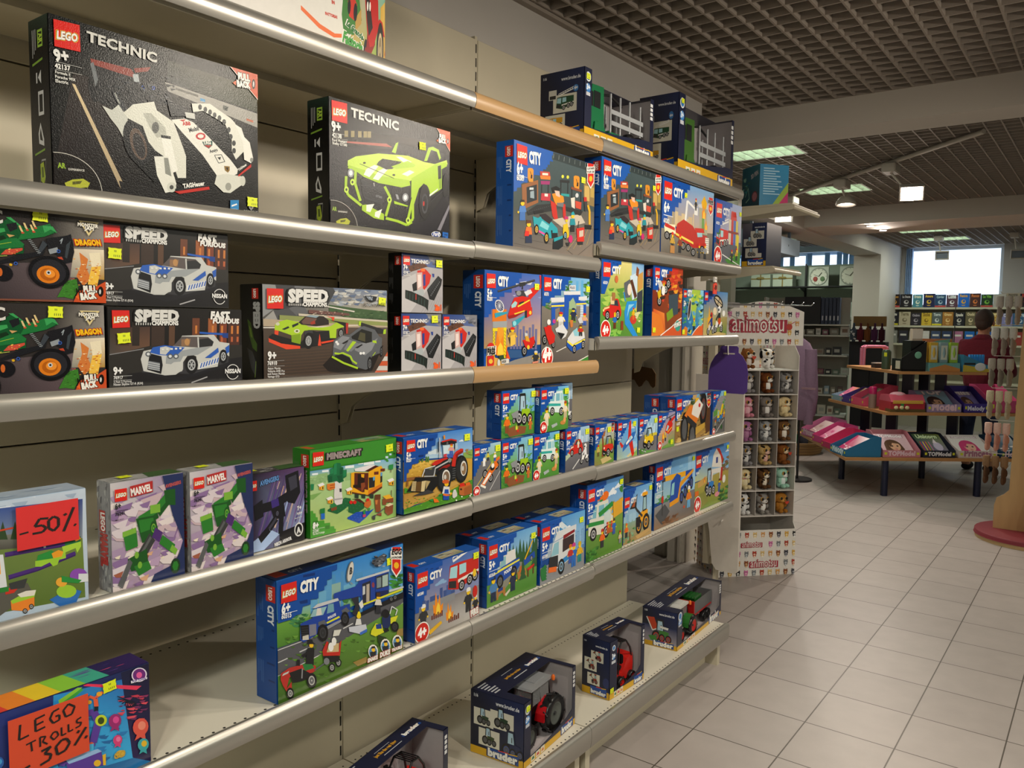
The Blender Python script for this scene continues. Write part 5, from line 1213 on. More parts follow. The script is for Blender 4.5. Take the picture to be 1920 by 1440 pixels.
    A.push(762,750,150); A.P('3a3c44',-.16,0,.2,0,.2,.3,-.1,.3); A.P('dcdcdc',-.2,.25,.16,.3,.1,.6,-.12,.6); A.E('f0d020',.0,.74,.12,.13,9); A.P('e8d81c',-.1,.8,.12,.8,.05,1.0,-.04,.98); A.pop(); A.P('c8ccd8',680,730,820,700,830,740,770,780,685,765); A.P('3c6cc8',770,770,830,735,830,760,775,790); A.P('e0e0e0',760,540,790,505,800,560,780,580)
    A.push(920,610,150); A.P('2a2c34',-.14,0,.14,0,.12,.45,-.12,.45); A.P('d8d4cc',-.2,.44,.2,.44,.12,.74,-.12,.74); A.E('f0c020',0,.84,.1,.1,9); A.P('4a3020',-.12,.88,.12,.88,.1,1.1,-.1,1.1); A.pop()
    A.P('d8d828',865,750,900,690,950,700,960,740,1000,740,900,795,860,780); A.P('1c3c8c',900,700,945,690,950,730,905,735); A.P('1c2c5c',950,640,1010,610,1040,660,1000,730,955,720); A.E('16171c',980,610,30,36,12); A.P('d8d828',1020,640,1080,620,1060,670,1020,690); A.L('d0d4d8',8,1015,610,1030,550,1075,575,1060,620); wheel(A,1055,710,32,42,'3a3c40','131316','2a2c30',14); A.P('1c1c1e',960,740,1000,720,1010,745,970,760); A.P('2c3c1c',920,780,990,800,950,870,920,840)
    for x,y in ((880,915),(980,865),(1075,830)):
        A.E('f0ede6',x,y,40,56,14); A.E('5a90c0',x,y+6,34,46,14); A.P('2a2c30',x-26,y+6,x+26,y-6,x+20,y+44,x-20,y+50); A.E('f0c020',x+2,y-14,15,17,10); A.P('2a2018',x-18,y-22,x+20,y-28,x+12,y-44,x-12,y-40)
    for t,x,y in (('SNAKE',835,1015),('DUKE',935,970),('TROUBLE',1030,920)): A.T(t,x,y-10,x+82,y-45,'f0ede6',1.3,.08,'b03028',.07)
    A.P('4c5058',860,200,900,170,960,130,985,140,975,190,940,225,890,235); tufts(A,870,975,140,230,['9ca0a8','2a2c34','70747c'],26,14)
    qlogo(A,110,412,240,372,245,525,112,565); A.T('CITY',270,468,425,422,'f4f4f2',1.6,.07); A.T('6+',115,645,188,622,'f4f4f2',1.5,.05); A.L('e8ecf4',4,115,650,248,612); A.T('60315',115,688,198,666,'f4f4f2',1.5,.03)
    burst(A,1022,75,80,245,'EGG','LAUNCHER')
def a_firetruck(A):
    A.Q(['3c5ca8','4a70b8','8890b8','9a98a8'],0,0,100,0,100,60,0,60); A.Q(['707078','8a8484','c8c4c0','908880'],0,55,100,55,100,100,0,100)
    towers(A,10,60,62,30,['4460a0','3c5490'],7,4); A.R('8a8c90',20,52,60,62); cloud(A,38,30,5,'8ab0d8'); flame(A,34,74,26); flame(A,52,88,20)
    for x,y in ((24,78),(50,92)):
        for k in range(6): A.R('6a2c1c',x+k*3,y-6-(k % 2)*2,x+k*3+2,y)
    ftruck(A,74,52,50,'c4261c'); A.E('f0c82c',92,34,3,6,10); fig(A,12,84,24,'e8e8e8','303236','303236'); fig(A,82,88,26,'e8e8e8','2a2c30','2a2c30'); fig(A,94,92,18,'e8e8e8','2a2c30','2a2c30'); A.E('c8241c',93,62,4,9,10); A.P('e8b41c',18,92,38,84,40,88,22,97)
    header(A,None,'60280',15,3,7,40,60,seed=4,four=True); A.T('FIRE',86,97,99,95,'f0ede6',1.4,.08,'b03028',.07)
def a_policedog(A):
    A.Q(['4a8cd0','70b0e0','a8d0e4','9cc8a8'],0,0,100,0,100,50,0,50); A.Q(['5a9440','68a048','4c8430','5a8c34'],0,55,100,48,100,100,0,100)
    for k in range(9): pine(A,36+k*7,50,22+(k*7 % 10))
    pine(A,98,66,46); A.P('5a8ab8',84,18,88,10,88,40,84,40); cloud(A,92,16,4); A.P('8a8a7c',0,76,60,48,76,52,20,92)
    A.push(38,74,52); A.P('e0e0dc',-.3,.4,-.24,.62,-.1,.72,.3,.74,.34,.5); A.P('88b8c0',-.28,.42,-.05,.42,-.05,.64,-.2,.66); A.P('1c4ca8',-.5,.12,-.48,.36,-.2,.42,.46,.5,.5,.3,.4,.22,-.2,.06); A.P('e8e04c',-.48,.3,.48,.42,.48,.46,-.48,.36); A.T('POLICE',-.1,.22,.2,.28,'f0f0f0',1.2,.06); wheel(A,-.26,.1,.13,.16,'6a6c70'); wheel(A,.26,.2,.12,.15,'6a6c70'); A.pop()
    A.P('1c4ca8',68,50,94,40,96,50,74,58); A.L('e8b41c',2.5,74,48,90,22); wheel(A,88,50,3,4); fig(A,12,94,30,'26304c','4a80b8','26304c'); A.P('b07838',18,80,34,78,36,92,32,92,30,86,22,86,21,94,18,94); A.P('26408a',20,78,30,77,30,82,21,83); fig(A,50,90,26,'26304c','26304c','26304c'); A.P('b07838',58,64,76,62,78,74,60,76); A.P('c8642c',64,56,72,56,74,66,62,66); A.P('c82c20',78,64,94,60,94,64,80,69); A.R('6a2c1c',80,66,82,78); A.R('6a2c1c',91,63,93,76); A.P('d8d0c0',34,90,44,84,44,88,36,94); pine(A,70,78,28)
    header(A,'5+','60369',16,3,8,56,66,seed=6)
def a_coffee(A):
    A.Q(['3c84cc','60a8e0','a0c8e4','b0b8bc'],0,0,100,0,100,60,0,60); A.P('8a8c92',0,72,100,66,100,100,0,100); towers(A,76,100,66,50,['6a9ccc','88b4d8'],4,7,'a8d0ec'); cloud(A,60,22,5)
    A.E('3c90cc',48,22,8,12,14,rot=.4); A.P('d8e4ec',36,12,44,6,60,20,56,26); A.E('a0d0ec',52,26,5,8,10)
    A.push(48,88,62); A.P('d8dce0',-.32,.62,.5,.7,.5,.82,-.2,.8); A.P('d8dce0',-.46,.12,-.36,.6,.46,.68,.46,.2,-.1,.04); A.P('8ec0d0',-.42,.34,-.3,.58,-.14,.6,-.14,.34); A.P('3a2c30',0,.34,.42,.4,.42,.64,0,.6); A.P('2a2c30',-.5,.12,-.46,.34,-.16,.32,-.16,.08); A.P('2a84c8',-.14,.06,.46,.2,.46,.3,-.14,.18); A.P('e86c24',-.5,.04,-.22,0,-.2,.1,-.48,.14)
    A.P('8a1c24',.02,.6,.44,.67,.44,.73,.02,.68); wheel(A,-.04,.06,.12,.16,'8ec0e0'); A.pop()
    fig(A,74,92,30,'c83c8c','2a6cc0','2a6cc0'); fig(A,88,88,26,'d8b41c','e8b41c','2a8c8c'); fig(A,66,84,24,'d86c24','c03028','3c5cb0')
    for k in range(5): A.P('2a7a3c',0,74+k*2,10,68+k*5,14,74+k*5,4,82+k*3)
    header(A,'5+','60384',16,3,8,44,66,seed=9)
def a_carrot(A):
    A.Q(['4a88d0','5c9cdc','a0c4dc','a8b860'],0,0,100,0,100,55,0,55); A.Q(['6a9440','789c40','5c8c30','4c7c28'],0,58,100,50,100,100,0,100); cloud(A,68,18,7); cloud(A,84,12,5)
    tufts(A,60,98,30,48,['c8a040','e0b84c','98842c'],26,6); tufts(A,90,100,4,22,['2f6c2c','3f8438'],12,5); tufts(A,0,30,84,99,['3a7a2c','2c6022','4c9038'],40,5)
    A.E('e8701c',48,20,10,6,14,rot=-.15); A.P('2a8c3c',36,18,42,22,40,28,34,28); van(A,38,72,66,'dcdcd0','2a8c3c','e8701c'); A.P('2a8c3c',30,40,68,30,72,36,34,46); A.P('c8d8d8',46,44,64,40,64,58,46,62); A.R('b85c24',54,60,76,72)
    for k in range(12): A.E(['d02a1c','e8a01c','4c9a2c'][k % 3],55+(k % 6)*4,58+(k//6)*5,2.2,2.2,7)
    fig(A,42,88,26,'c03028','e8641c','303236'); fig(A,74,76,22,'5a3a20','2a6cc0','3c5cb0'); fig(A,92,92,18,'c03028','d0c0a0','8a8c90'); A.P('e0a82c',70,34,96,30,98,50,72,54)
    header(A,'5+','60345',17,3,6,50,50,seed=12)
def a_digger(A):
    A.Q(['4a90d8','70acdc','b0d4ec','a0c4d0'],0,0,100,0,100,60,0,60); A.Q(['7aa890','98b4b8','b89458','a08048'],0,60,100,56,100,100,0,100); towers(A,10,100,62,20,['a0c8e0','88b4d4'],9,3); tufts(A,0,40,74,98,['4a7c3c','68a078','8ab490'],24,5); cloud(A,70,16,7)
    digger(A,58,86,76); fig(A,10,88,24,'e86c1c','e86c1c','303236'); A.R('8a5a30',20,80,24,96); A.P('c8a468',40,92,90,86,96,92,50,99); header(A,None,'60385',17,2,14,40,48,seed=10)
def a_crane(A):
    A.Q(['3c80c8','70b0e0','a8d4e8','a0c4c8'],0,0,100,0,100,60,0,60); A.Q(['8a8c90','787a80','6a5c54','8a6848'],0,66,100,56,100,100,0,100)
    for x,h in ((40,30),(50,24),(58,14),(68,20),(80,4),(90,2)): A.R('8abce0' if h > 10 else '9cc8e8',x,h,x+9,60)
    for k in range(9): A.R('70a8d4',58,18+k*4,66,20+k*4)
    tufts(A,4,46,54,62,['3c7a48','5a9a5c'],18,5); A.L('e8a81c',8,22,28,80,30); A.R('3a3c40',16,26,24,32); A.R('1c4ca8',74,26,92,40); A.L('1c4ca8',5,60,54,90,40)
    A.push(64,74,62); A.P('1c4ca8',-.46,.08,-.42,.44,-.2,.56,-.04,.5,-.04,.14,-.36,.02); A.P('8ec8d0',-.42,.2,-.38,.4,-.28,.42,-.3,.2); A.P('e89c1c',-.46,.0,-.1,.04,-.02,.3,.5,.5,.5,.56,-.06,.38,-.14,.12,-.46,.08)
    for a,b in ((.02,.1),(.16,.17),(.3,.24),(.42,.3)): wheel(A,a,b,.07,.12,'2f5cc0')
    A.pop(); A.P('4c4e52',2,78,24,66,36,80,18,96); A.L('1c1c1e',1.2,18,82,18,30); A.E('c02a20',18,58,3,6,10); fig(A,84,86,24,'f0f0f0','e87c1c','6ab0e0'); A.E('e0501c',72,82,1.8,2.6,8); tufts(A,20,60,88,97,['8a5c38','6a4428'],20,5)
    header(A,'7+','60324',14,3,8,40,44,seed=15)
def a_farm(A):
    A.Q(['3c80d4','4c90dc','90c0e4','c0c890'],0,0,100,0,100,50,0,50); A.Q(['b0a048','a8984c','88943c','5c8c34'],0,52,100,46,100,100,0,100); tufts(A,72,100,24,46,['8a6c50','5c6c34','7a5c44'],22,6); cloud(A,94,14,3)
    A.P('e0dcd4',48,34,52,14,62,4,76,18,78,40); A.P('c02c20',70,6,82,24,80,38,74,20,60,4); A.R('3c4c8c',60,20,66,30); A.P('e0dcd4',46,38,78,40,76,60,72,60,72,48,52,46,50,62,44,60); A.P('b42c20',38,44,48,42,48,62,38,62); A.P('b42c20',76,40,82,40,80,64,74,62); A.P('c8a058',10,52,34,46,34,58,10,62); flame(A,28,56,8,'d85c1c')
    A.push(44,80,34); tractor2(A,0,0,1,'2a7cc8','2a2c30'); A.P('2a2c30',-.5,.1,-.3,.08,-.3,.3,-.42,.3); A.pop(); A.P('8a8c40',10,74,30,70,40,90,20,98); A.E('e8e8e4',86,62,5,5,10); A.E('e090a0',66,84,7,4.4,10); fig(A,72,82,16,'5a3a20','3c5cb0','3c5cb0'); tufts(A,74,100,76,98,['3c7a34','2c5c28','5c9a44'],26,6); A.R('e0701c',2,66,12,74)
    header(A,None,'60346',14,3,8,46,40,seed=18,four=True)
def a_picnic(A):
    A.Q(['d8c878','e0d890','8ab04c','6aa040'],0,0,100,0,100,60,0,60); A.Q(['6aa040','78ac48','5c9038','4c8430'],0,50,100,44,100,100,0,100); A.Q(['88b8e0','6aa0d8','a8c8e0','a8c8e0'],70,0,100,0,100,20,70,20); tufts(A,10,60,34,60,['88b840','a8c858','5c9438'],30,8); tufts(A,76,100,50,66,['a0c050','c8c858'],12,6)
    A.P('5c6068',52,28,66,22,68,46,54,48); A.P('c8dcec',66,18,84,12,84,46,72,50); A.P('5a3424',66,24,72,22,84,44,78,48); A.P('3a3e48',84,40,98,34,98,64,84,66); A.P('c8984c',84,16,98,10,98,32,86,38); A.P('8a4c28',82,4,88,8,86,18,80,16); A.E('e8d8c8',65,36,5,8,10); A.L('2a8cd0',2.5,52,40,56,52)
    A.P('2a90dc',60,52,84,50,82,60,66,66,66,76,90,100,78,100,56,82,54,66); A.P('8ed0f0',64,56,78,55,66,62,60,74); A.E('c83c30',76,76,8,6,12); fig(A,76,76,14,'c83c30','e8b41c','d86c24'); tufts(A,80,98,66,78,['98b850','d8d8a0'],10,5)
    A.push(26,76,42); sports(A,0,0,1,'cc241c','e8c890'); A.P('d8c898',-.1,.4,.1,.4,.1,.62,-.12,.6); A.P('a07040',-.04,.5,.14,.5,.14,.72,-.04,.72); A.pop(); fig(A,32,88,18,'d8b41c','2a6cc0','6a3c20'); A.R('8a3c24',46,78,52,90); A.E('c86c3c',34,24,4,5,9); tufts(A,24,50,90,99,['4c9a34','88c050'],20,6)
    steps(A,BLUE,44,34,7,3); A.P(BLUE,0,20,20,22,8,44,0,44); header(A,None,'60329',16,4,4,44,30,seed=3,four=True)
def a_stunt(A):
    A.Q(['8a2c1c','b03c20','8a4c28','6a3820'],0,0,100,0,100,100,0,100); A.P('c83424',60,0,84,0,80,30,62,36); A.Q(['d8602c','e88c3c','c85424','a84420'],4,60,40,66,46,100,0,100); A.P('e07c2c',0,64,30,70,42,96,0,100)
    tufts(A,30,98,4,60,['e8a030','c8442c','5c2c20','3a2c28','d86c28'],46,9,7); A.P('3c4c58',52,40,84,36,86,66,56,72); A.P('7a9c2c',46,66,66,58,70,70,50,78)
    A.push(36,46,46,.7); bike(A,0,0,1,'d8b41c','c8ccd0','f0f0f0'); A.pop(); A.E('f0f0f0',34,34,6,7,10); A.P('d0582c',30,100,48,92,64,86,98,72,100,100); A.L('f0f0ec',1.6,28,98,48,91,66,85,84,76,99,72); A.E('3a9c8c',86,84,10,8,12); A.T('STUNTZ',74,87,98,82,'f0f0ec',1.4,.08,'1c5c54',.06); wheel(A,50,24,7,8)
    steps(A,BLUE,62,30,6,7); A.R(BLUE,0,0,18,34); logo(A,6,3,15); A.T('CITY',26,14,46,14,'f4f4f2',1.7,.07); A.T('5+',8,27,20,27,'f4f4f2',1.5,.05)
def a_stunt2(A):
    A.Q(['2a6c8c','88c078','3c90c8','2a5ca0'],0,0,100,0,100,100,0,100); A.P('a8c848',44,0,84,0,64,44,60,80,40,40); A.P('88c8e8',84,0,100,0,100,60,86,56); tufts(A,4,96,10,90,['4c9c54','c8d84c','2c6c7c','5aa8d8','1c3c48'],50,9,2); A.E('d8d8d0',32,42,7,24,14,rot=.2); A.E('3a2c30',32,42,5,20,14,rot=.2); A.P('d87c2c',0,88,14,78,26,82,24,100,0,100); fig(A,56,88,26,'d8641c','8ac04c','2a2c30'); A.P('e0642c',44,100,60,88,84,76,100,72,100,100); A.L('f0f0ec',2,44,99,60,87,84,75,100,71); A.E('78c0b8',88,70,9,8,10)
    steps(A,'1c5c8c',40,24,5,9); logo(A,3,3,14); A.T('CITY',20,14,42,14,'f4f4f2',1.8,.07); A.T('5+',4,36,15,36,'f4f4f2',1.5,.05)
def a_stunt3(A):
    A.Q(['2c5ca8','5c94c8','b8b08c','98a070'],0,0,100,0,100,60,0,60); A.Q(['b8a868','a8945c','5c8c44','c8b070'],0,60,100,56,100,100,0,100); flame(A,28,82,40,'e8a82c'); A.E('1c1c1e',60,22,22,12,16,rot=.5); A.E('c8b898',60,22,18,8,16,rot=.5); A.L('1c1c1e',2.4,44,14,78,30); A.L('1c1c1e',2,56,30,66,12)
    bike(A,62,92,44,'e8e8e6','303236','f0f0f0'); bike(A,30,96,36,'d0d0cc','26408a','c83020'); A.E('e8d8b8',46,44,8,9,10); A.E('f0f0ee',84,48,6,7,10); A.E('d0501c',66,66,6,6,10); A.P('c8b070',20,100,60,90,96,94,96,100); steps(A,'1c4ca0',54,30,5,4); logo(A,3,4,13)
# small boxes
def _small(age,num,four,seed,body):
    def f(A):
        body(A); header(A,age,num,18,3,5,60,60,seed=seed,four=four)
    return f
def _b_race(A):
    A.Q(['8ab8dc','a8cce0','98b468','88a860'],0,0,100,0,100,40,0,40); A.P('6c6c70',0,34,100,26,100,100,0,100); A.P('78a848',56,24,100,18,100,34,66,44); A.L('d8b83c',2,8,84,70,38); A.L('d8d8d8',1.4,60,96,100,60); A.P('c8cc40',84,12,96,10,96,16,84,18); racer(A,62,74,72); fig(A,38,44,26,'303236','f0f0f0','f0f0f0'); fig(A,52,34,20,'303236','d8c83c','303236'); fig(A,78,38,22,'f0f0f0','f0f0f0','3c5cb0')
def _b_park(A):
    A.Q(['5ca4dc','88c4e8','88c078','68a850'],0,0,100,0,100,50,0,50); A.Q(['6aa848','5c9c40','4c8834','4c8834'],0,48,100,44,100,100,0,100); towers(A,50,100,50,36,['8ac0e8','70b0e0'],6,5); tufts(A,60,100,36,52,['3c8438','58a048'],18,7); tufts(A,0,30,60,96,['2f7030','3f8838'],16,8); A.P('8a5430',10,84,40,76,74,82,70,96,24,99); tractor2(A,66,74,58); A.P('8c9094',28,50,48,44,50,58,34,62); wheel(A,36,66,5,6.5); fig(A,16,90,34,'2a4a2c','e8701c','8a4c28'); A.E('d02a1c',48,88,3.4,4,9); fig(A,86,90,22,'c05020','c86c30','c86c30'); flame(A,44,86,16,'78b83c')
def _b_vet(A):
    A.Q(['4a94d8','78bce8','88c888','60a048'],0,0,100,0,100,46,0,46); A.Q(['68a84c','5c9c40','4c8c34','448030'],0,44,100,40,100,100,0,100); towers(A,44,90,44,30,['8cc4ec','6cb0e4'],5,8); tufts(A,80,100,6,40,['3a8438','54a04c'],16,8); tufts(A,0,24,60,84,['2f6c2c','3f8438'],18,8); van(A,60,62,62,'dcecec','30a8a0','3ca0a0'); fig(A,22,86,36,'5a3420','e8dcc0','e0d8c0'); fig(A,88,74,34,'b04c20','e8dcc0','c8b890'); A.E('c88844',80,84,10,5,12); A.E('e8a060',86,78,5,5,10); A.P('a8b4b4',38,86,58,82,60,88,42,93)
def _b_pbike(A):
    A.Q(['88b4dc','a8cce8','8a8a90','7c7c82'],0,0,100,0,100,46,0,46); A.Q(['78787e','6c6c72','58585e','5c5c62'],0,40,100,30,100,100,0,100); towers(A,54,100,38,34,['c0d8ec','98c0e4'],6,2,'e0ecf4'); A.L('d8d8d8',3,30,96,58,76); A.P('b8c8a8',0,60,24,50,24,62,0,74); sports(A,42,64,62,'cc2a20','f0e4c8'); bike(A,80,88,44,'f0f0ee','e8e8ec','f4f4f4'); fig(A,52,48,20,'8a3c20','e8d8c8','e8d8c8')
def _b_pick(A):
    A.Q(['88b8d8','b8c8c8','a8a870','88a848'],0,0,100,0,100,50,0,50); A.Q(['88a848','98a850','5c8c34','8a7c48'],0,50,100,46,100,100,0,100); towers(A,44,80,36,30,['a0a8b0','b8b8b8'],5,6); tufts(A,66,100,40,60,['5c8c38','98a84c'],18,7); A.P('8a4c28',34,22,42,24,46,50,54,80,36,82,38,50); A.P('a86838',30,18,54,16,50,30,34,30); A.P('c8b47c',30,86,70,80,90,92,40,99); buggy(A,68,78,62,'d0301c','1c1c1e','c0c0c0'); fig(A,18,78,30,'c8281c','c8b060','6a5c30'); burst(A,84,0,14,26,'GO','GO')
def _b_plane(A):
    A.Q(['3c90dc','54a8ec','90c8f0','a8b890'],0,0,100,0,100,100,0,100); cloud(A,70,20,10,'c8e0f4'); cloud(A,80,70,12,'a8d0f0'); A.P('8ab058',60,100,100,84,100,100); A.P('d8c890',46,96,96,76,98,84,56,99); plane(A,58,58,76); A.L('e8f4fc',1.4,70,14,92,22,94,40,84,50)
def _b_taxi(A):
    A.Q(['78b8e8','98ccec','a8b8c0','8a8a90'],0,0,100,0,100,50,0,50); A.P('74747a',0,52,100,46,100,100,0,100); towers(A,40,100,52,44,['b8dcf0','90c4e8','a8d0ec'],8,3,'d8ecf8'); A.P('60a048',40,92,100,100,40,100); A.L('e8e8e8',1.6,0,84,40,97); tufts(A,0,40,86,99,['5ca040','488430'],16,6); A.P('d8c83c',30,50,96,48,98,56,30,58); buggy(A,52,84,60)
def _b_fheli(A):
    A.Q(['7888c0','a098b8','c8a890','d8b088'],0,0,100,0,100,60,0,60); A.Q(['c8a078','a89478','68a048','54903c'],0,58,100,54,100,100,0,100); A.P('a89c94',14,62,60,50,60,88,16,96); A.R('c8682c',24,62,36,84); flame(A,32,72,26); heli(A,74,44,66); fig(A,44,80,24,'e8c83c','c8a040','303236'); A.E('4c9838',76,84,14,6,12)
def _b_offroad(A):
    A.Q(['70b0dc','90c4e4','8a7440','a08444'],30,0,100,0,100,24,30,24); A.Q(['a88848','98783c','a88444','88683c'],0,14,100,18,100,100,0,100); tufts(A,4,98,30,98,['b8944c','80602c','c8a860','6c5028','94743c'],90,7,4); A.P('5c3c20',80,30,100,20,100,90,88,96,84,60); tufts(A,40,56,4,22,['4a6c34','384c28'],14,5); A.P('e8b41c',54,8,64,8,66,24,52,24); fig(A,72,22,22,'303236','303236','6c7078'); burst(A,88,2,12,34,'GO','WILD')
    A.push(50,80,66); wheel(A,-.38,.06,.16,.3,'55585c'); wheel(A,-.04,-.12,.16,.3,'55585c'); wheel(A,.42,.36,.16,.32,'6a3c34'); A.P('e07c28',-.4,.3,.1,.1,.3,.3,.24,.46,-.2,.46); A.P('e8e4dc',-.1,.3,.2,.2,.4,.44,.2,.56,-.04,.46); A.P('e8e4dc',-.24,.48,-.18,.86,.14,.96,.18,.9,-.12,.8,-.16,.5); A.E('c8a468',.0,.66,.12,.1,12); A.P('2a2c30',-.3,.2,.1,.0,.14,.1,-.28,.3); A.E('d04030',.24,.44,.05,.04,8); A.P('c8a040',.1,-.1,.5,0,.5,.1,.1,.04); A.pop()
def _b_mixer(A):
    A.Q(['5a9cd8','8cc0e4','9ac088','8c8c90'],0,0,100,0,100,40,0,40); A.P('8c8c90',0,20,100,10,100,60,0,64); A.P('60605f',0,64,100,44,100,100,0,100); tufts(A,80,100,20,48,['48803c','5c9848'],14,7); A.P('5c9444',6,46,36,40,40,54,8,60)
    for k in range(5): A.R('a0a0a4',40,12+k*3,90,13.2+k*3)
    A.L('e0e0e0',1.6,30,96,90,70); A.push(62,72,56); A.P('2a7cc8',-.44,.0,.4,.2,.46,.44,.3,.44,-.2,.2,-.42,.3); A.P('e8cc1c',-.46,.22,-.16,.2,-.1,.62,-.34,.66,-.46,.6); A.P('7ac0c0',-.42,.36,-.26,.34,-.22,.6,-.4,.6); A.P('e8cc1c',-.08,.4,.2,.34,.42,.9,.34,1.0,.16,.96); A.P('c8a814',.1,.36,.2,.34,.42,.9,.36,.94); wheel(A,-.14,.04,.13,.16,'c8d8e0'); wheel(A,.32,.22,.11,.15,'c8d8e0'); A.pop(); A.R('d83c28',34,18,44,22)
    fig(A,22,88,28,'d83c28','8a8c90','303236'); fig(A,90,64,26,'d8701c','e8b41c','e87c1c'); A.E('2a5c2c',72,86,7,6,10)
a_race = _small(None,'60322',True,31,_b_race); a_park = _small('5+','60390',False,32,_b_park); a_vet = _small(None,'60382',True,33,_b_vet); a_pbike = _small('5+','60392',False,34,_b_pbike)
a_pick = _small('5+','60393',False,35,_b_pick); a_plane = _small('5+','60323',False,36,_b_plane); a_taxi = _small('5+','60383',False,37,_b_taxi); a_fheli = _small(None,'60411',True,38,_b_fheli)
def a_offroad(A): _b_offroad(A); header(A,'6+','60387',13,3,5,46,50,seed=39)
def a_mixer(A): _b_mixer(A); header(A,None,'60325',16,3,5,60,46,seed=40,four=True)
# licensed-character boxes: same colours and layout with plain generic models instead of the characters
def a_heromech(A):
    A.Q(['c8c4c8','8a6ca0','c0a8b8','9a80a0'],0,0,100,0,100,100,0,100); tufts(A,0,96,8,98,['b89cbc','d8ccd4','8a6c9c','c8b0b8','e0d4d4','a890b0'],110,13,8); tufts(A,4,90,40,96,['d8a888','a05c48','e8dcc8'],12,6,3)
    A.P('24305c',70,0,100,0,100,100,72,100,92,78,98,66,84,40); A.P('24305c',56,92,100,84,100,100,50,100); A.T('AVENGERS',74,12,97,10,'b04c4c',1.4,.07)
    # plain green and purple brick excavator in place of the figure
    g,gd,gl = '2c7a2c','1c5420','7ab03c'
    A.L(gd,11,34,42,62,34,78,22); A.L(g,7,36,38,60,31,76,20); A.P(gl,52,26,66,26,66,34,52,34); A.P(gd,72,14,88,14,88,30,74,28); A.P(g,14,46,32,44,34,62,18,64); A.P(gl,14,46,32,44,32,49,14,51)
    A.P(gd,32,36,58,36,64,56,40,60); A.P(g,36,38,56,38,58,48,38,50); wheel(A,56,48,5,7,gl,gd,g); A.L('3a3c3c',11,54,56,34,76); A.L('5c5e60',3,52,56,32,76); A.P(gd,20,72,46,66,48,84,24,84); A.P(g,28,80,48,78,52,86,34,90); A.P('5a5c5e',6,94,22,72,26,76,12,98); A.L('4c2c70',10,56,52,66,58); A.L(g,9,66,60,84,72); A.L(gl,6,80,70,88,76); A.E(gl,36,80,3,3.4,9); A.E(gl,32,70,3,3.4,9)
    A.E('1c3c20',86,89,7,7.5,16); A.E('2c7a2c',86,89,4.6,5,6)
    logo(A,5,6,16); A.P('b02c2c',25,5,56,3,56,13.5,25,15.5); A.T('MARVEL',26.5,14,55,12,'f0ece8',1.75,.05); A.T('6+',5,24,13,23.5,'2a2a2e',1.4,.05); A.R('3a3a3e',5,25.5,22,25.9); A.T('76241',5,30,17,29.8,'2a2a2e',1.3,.03); A.T('Mech Armor',5,34.5,16,34.2,'2a2a2e',1.2,.02)
def a_darkmech(A):
    A.Q(['1c1426','5c3c6c','8a94c0','3a2c4c'],0,0,100,0,100,100,0,100)
    for k in range(26):
        rr = random.Random(k); x = rr.uniform(0,90); A.L(rr.choice(['7c5c94','c8a080','9cb0dc','4c3c70','d8b8a8','50407c']),rr.uniform(.8,2.6),x,90-rr.uniform(0,20),x+30,5+rr.uniform(0,20))
    A.P('a8c0e8',0,86,30,74,50,84,20,100,0,100)
    b,b2 = '17171e','3a3a48'
    A.L(b,12,10,46,40,44,66,36); A.P(b,30,40,58,38,62,62,40,64); A.P('3c2c78',34,38,48,36,50,46,36,48); A.L(b,10,44,62,30,74,12,86); A.L(b2,4,44,62,30,74); A.L(b,9,54,62,52,84); A.P(b,62,8,88,4,92,34,80,48,66,44); A.P(b2,68,12,84,9,86,26,72,30); A.P(b,2,40,18,34,20,56,4,60); wheel(A,46,56,4,5,'5c5c70',b,b2)
    A.P('15131a',50,82,100,76,100,100,50,100); A.E('dcdcdc',88,84,9,9.5,20); A.E('15131a',88,84,7,7.5,20); A.T('A',83.5,88.5,92.5,88,'dcdcdc',1.3,.09); A.T('MECH ARMOR',40,99,74,95,'d8d8dc',1.5,.08,'15131a',.05)
    A.T('7+',86,58,94,57,'e8e8e8',1.3,.05); A.T('76204',84,64,95,63,'e8e8e8',1.2,.03); A.T('Mech Armor',80,69,95,68,'d8d8d8',1.1,.02); logo(A,-8,8,16); A.T('AVENGERS',14,16,50,12,'5c8cc8',1.5,.05,'15131a',.04)
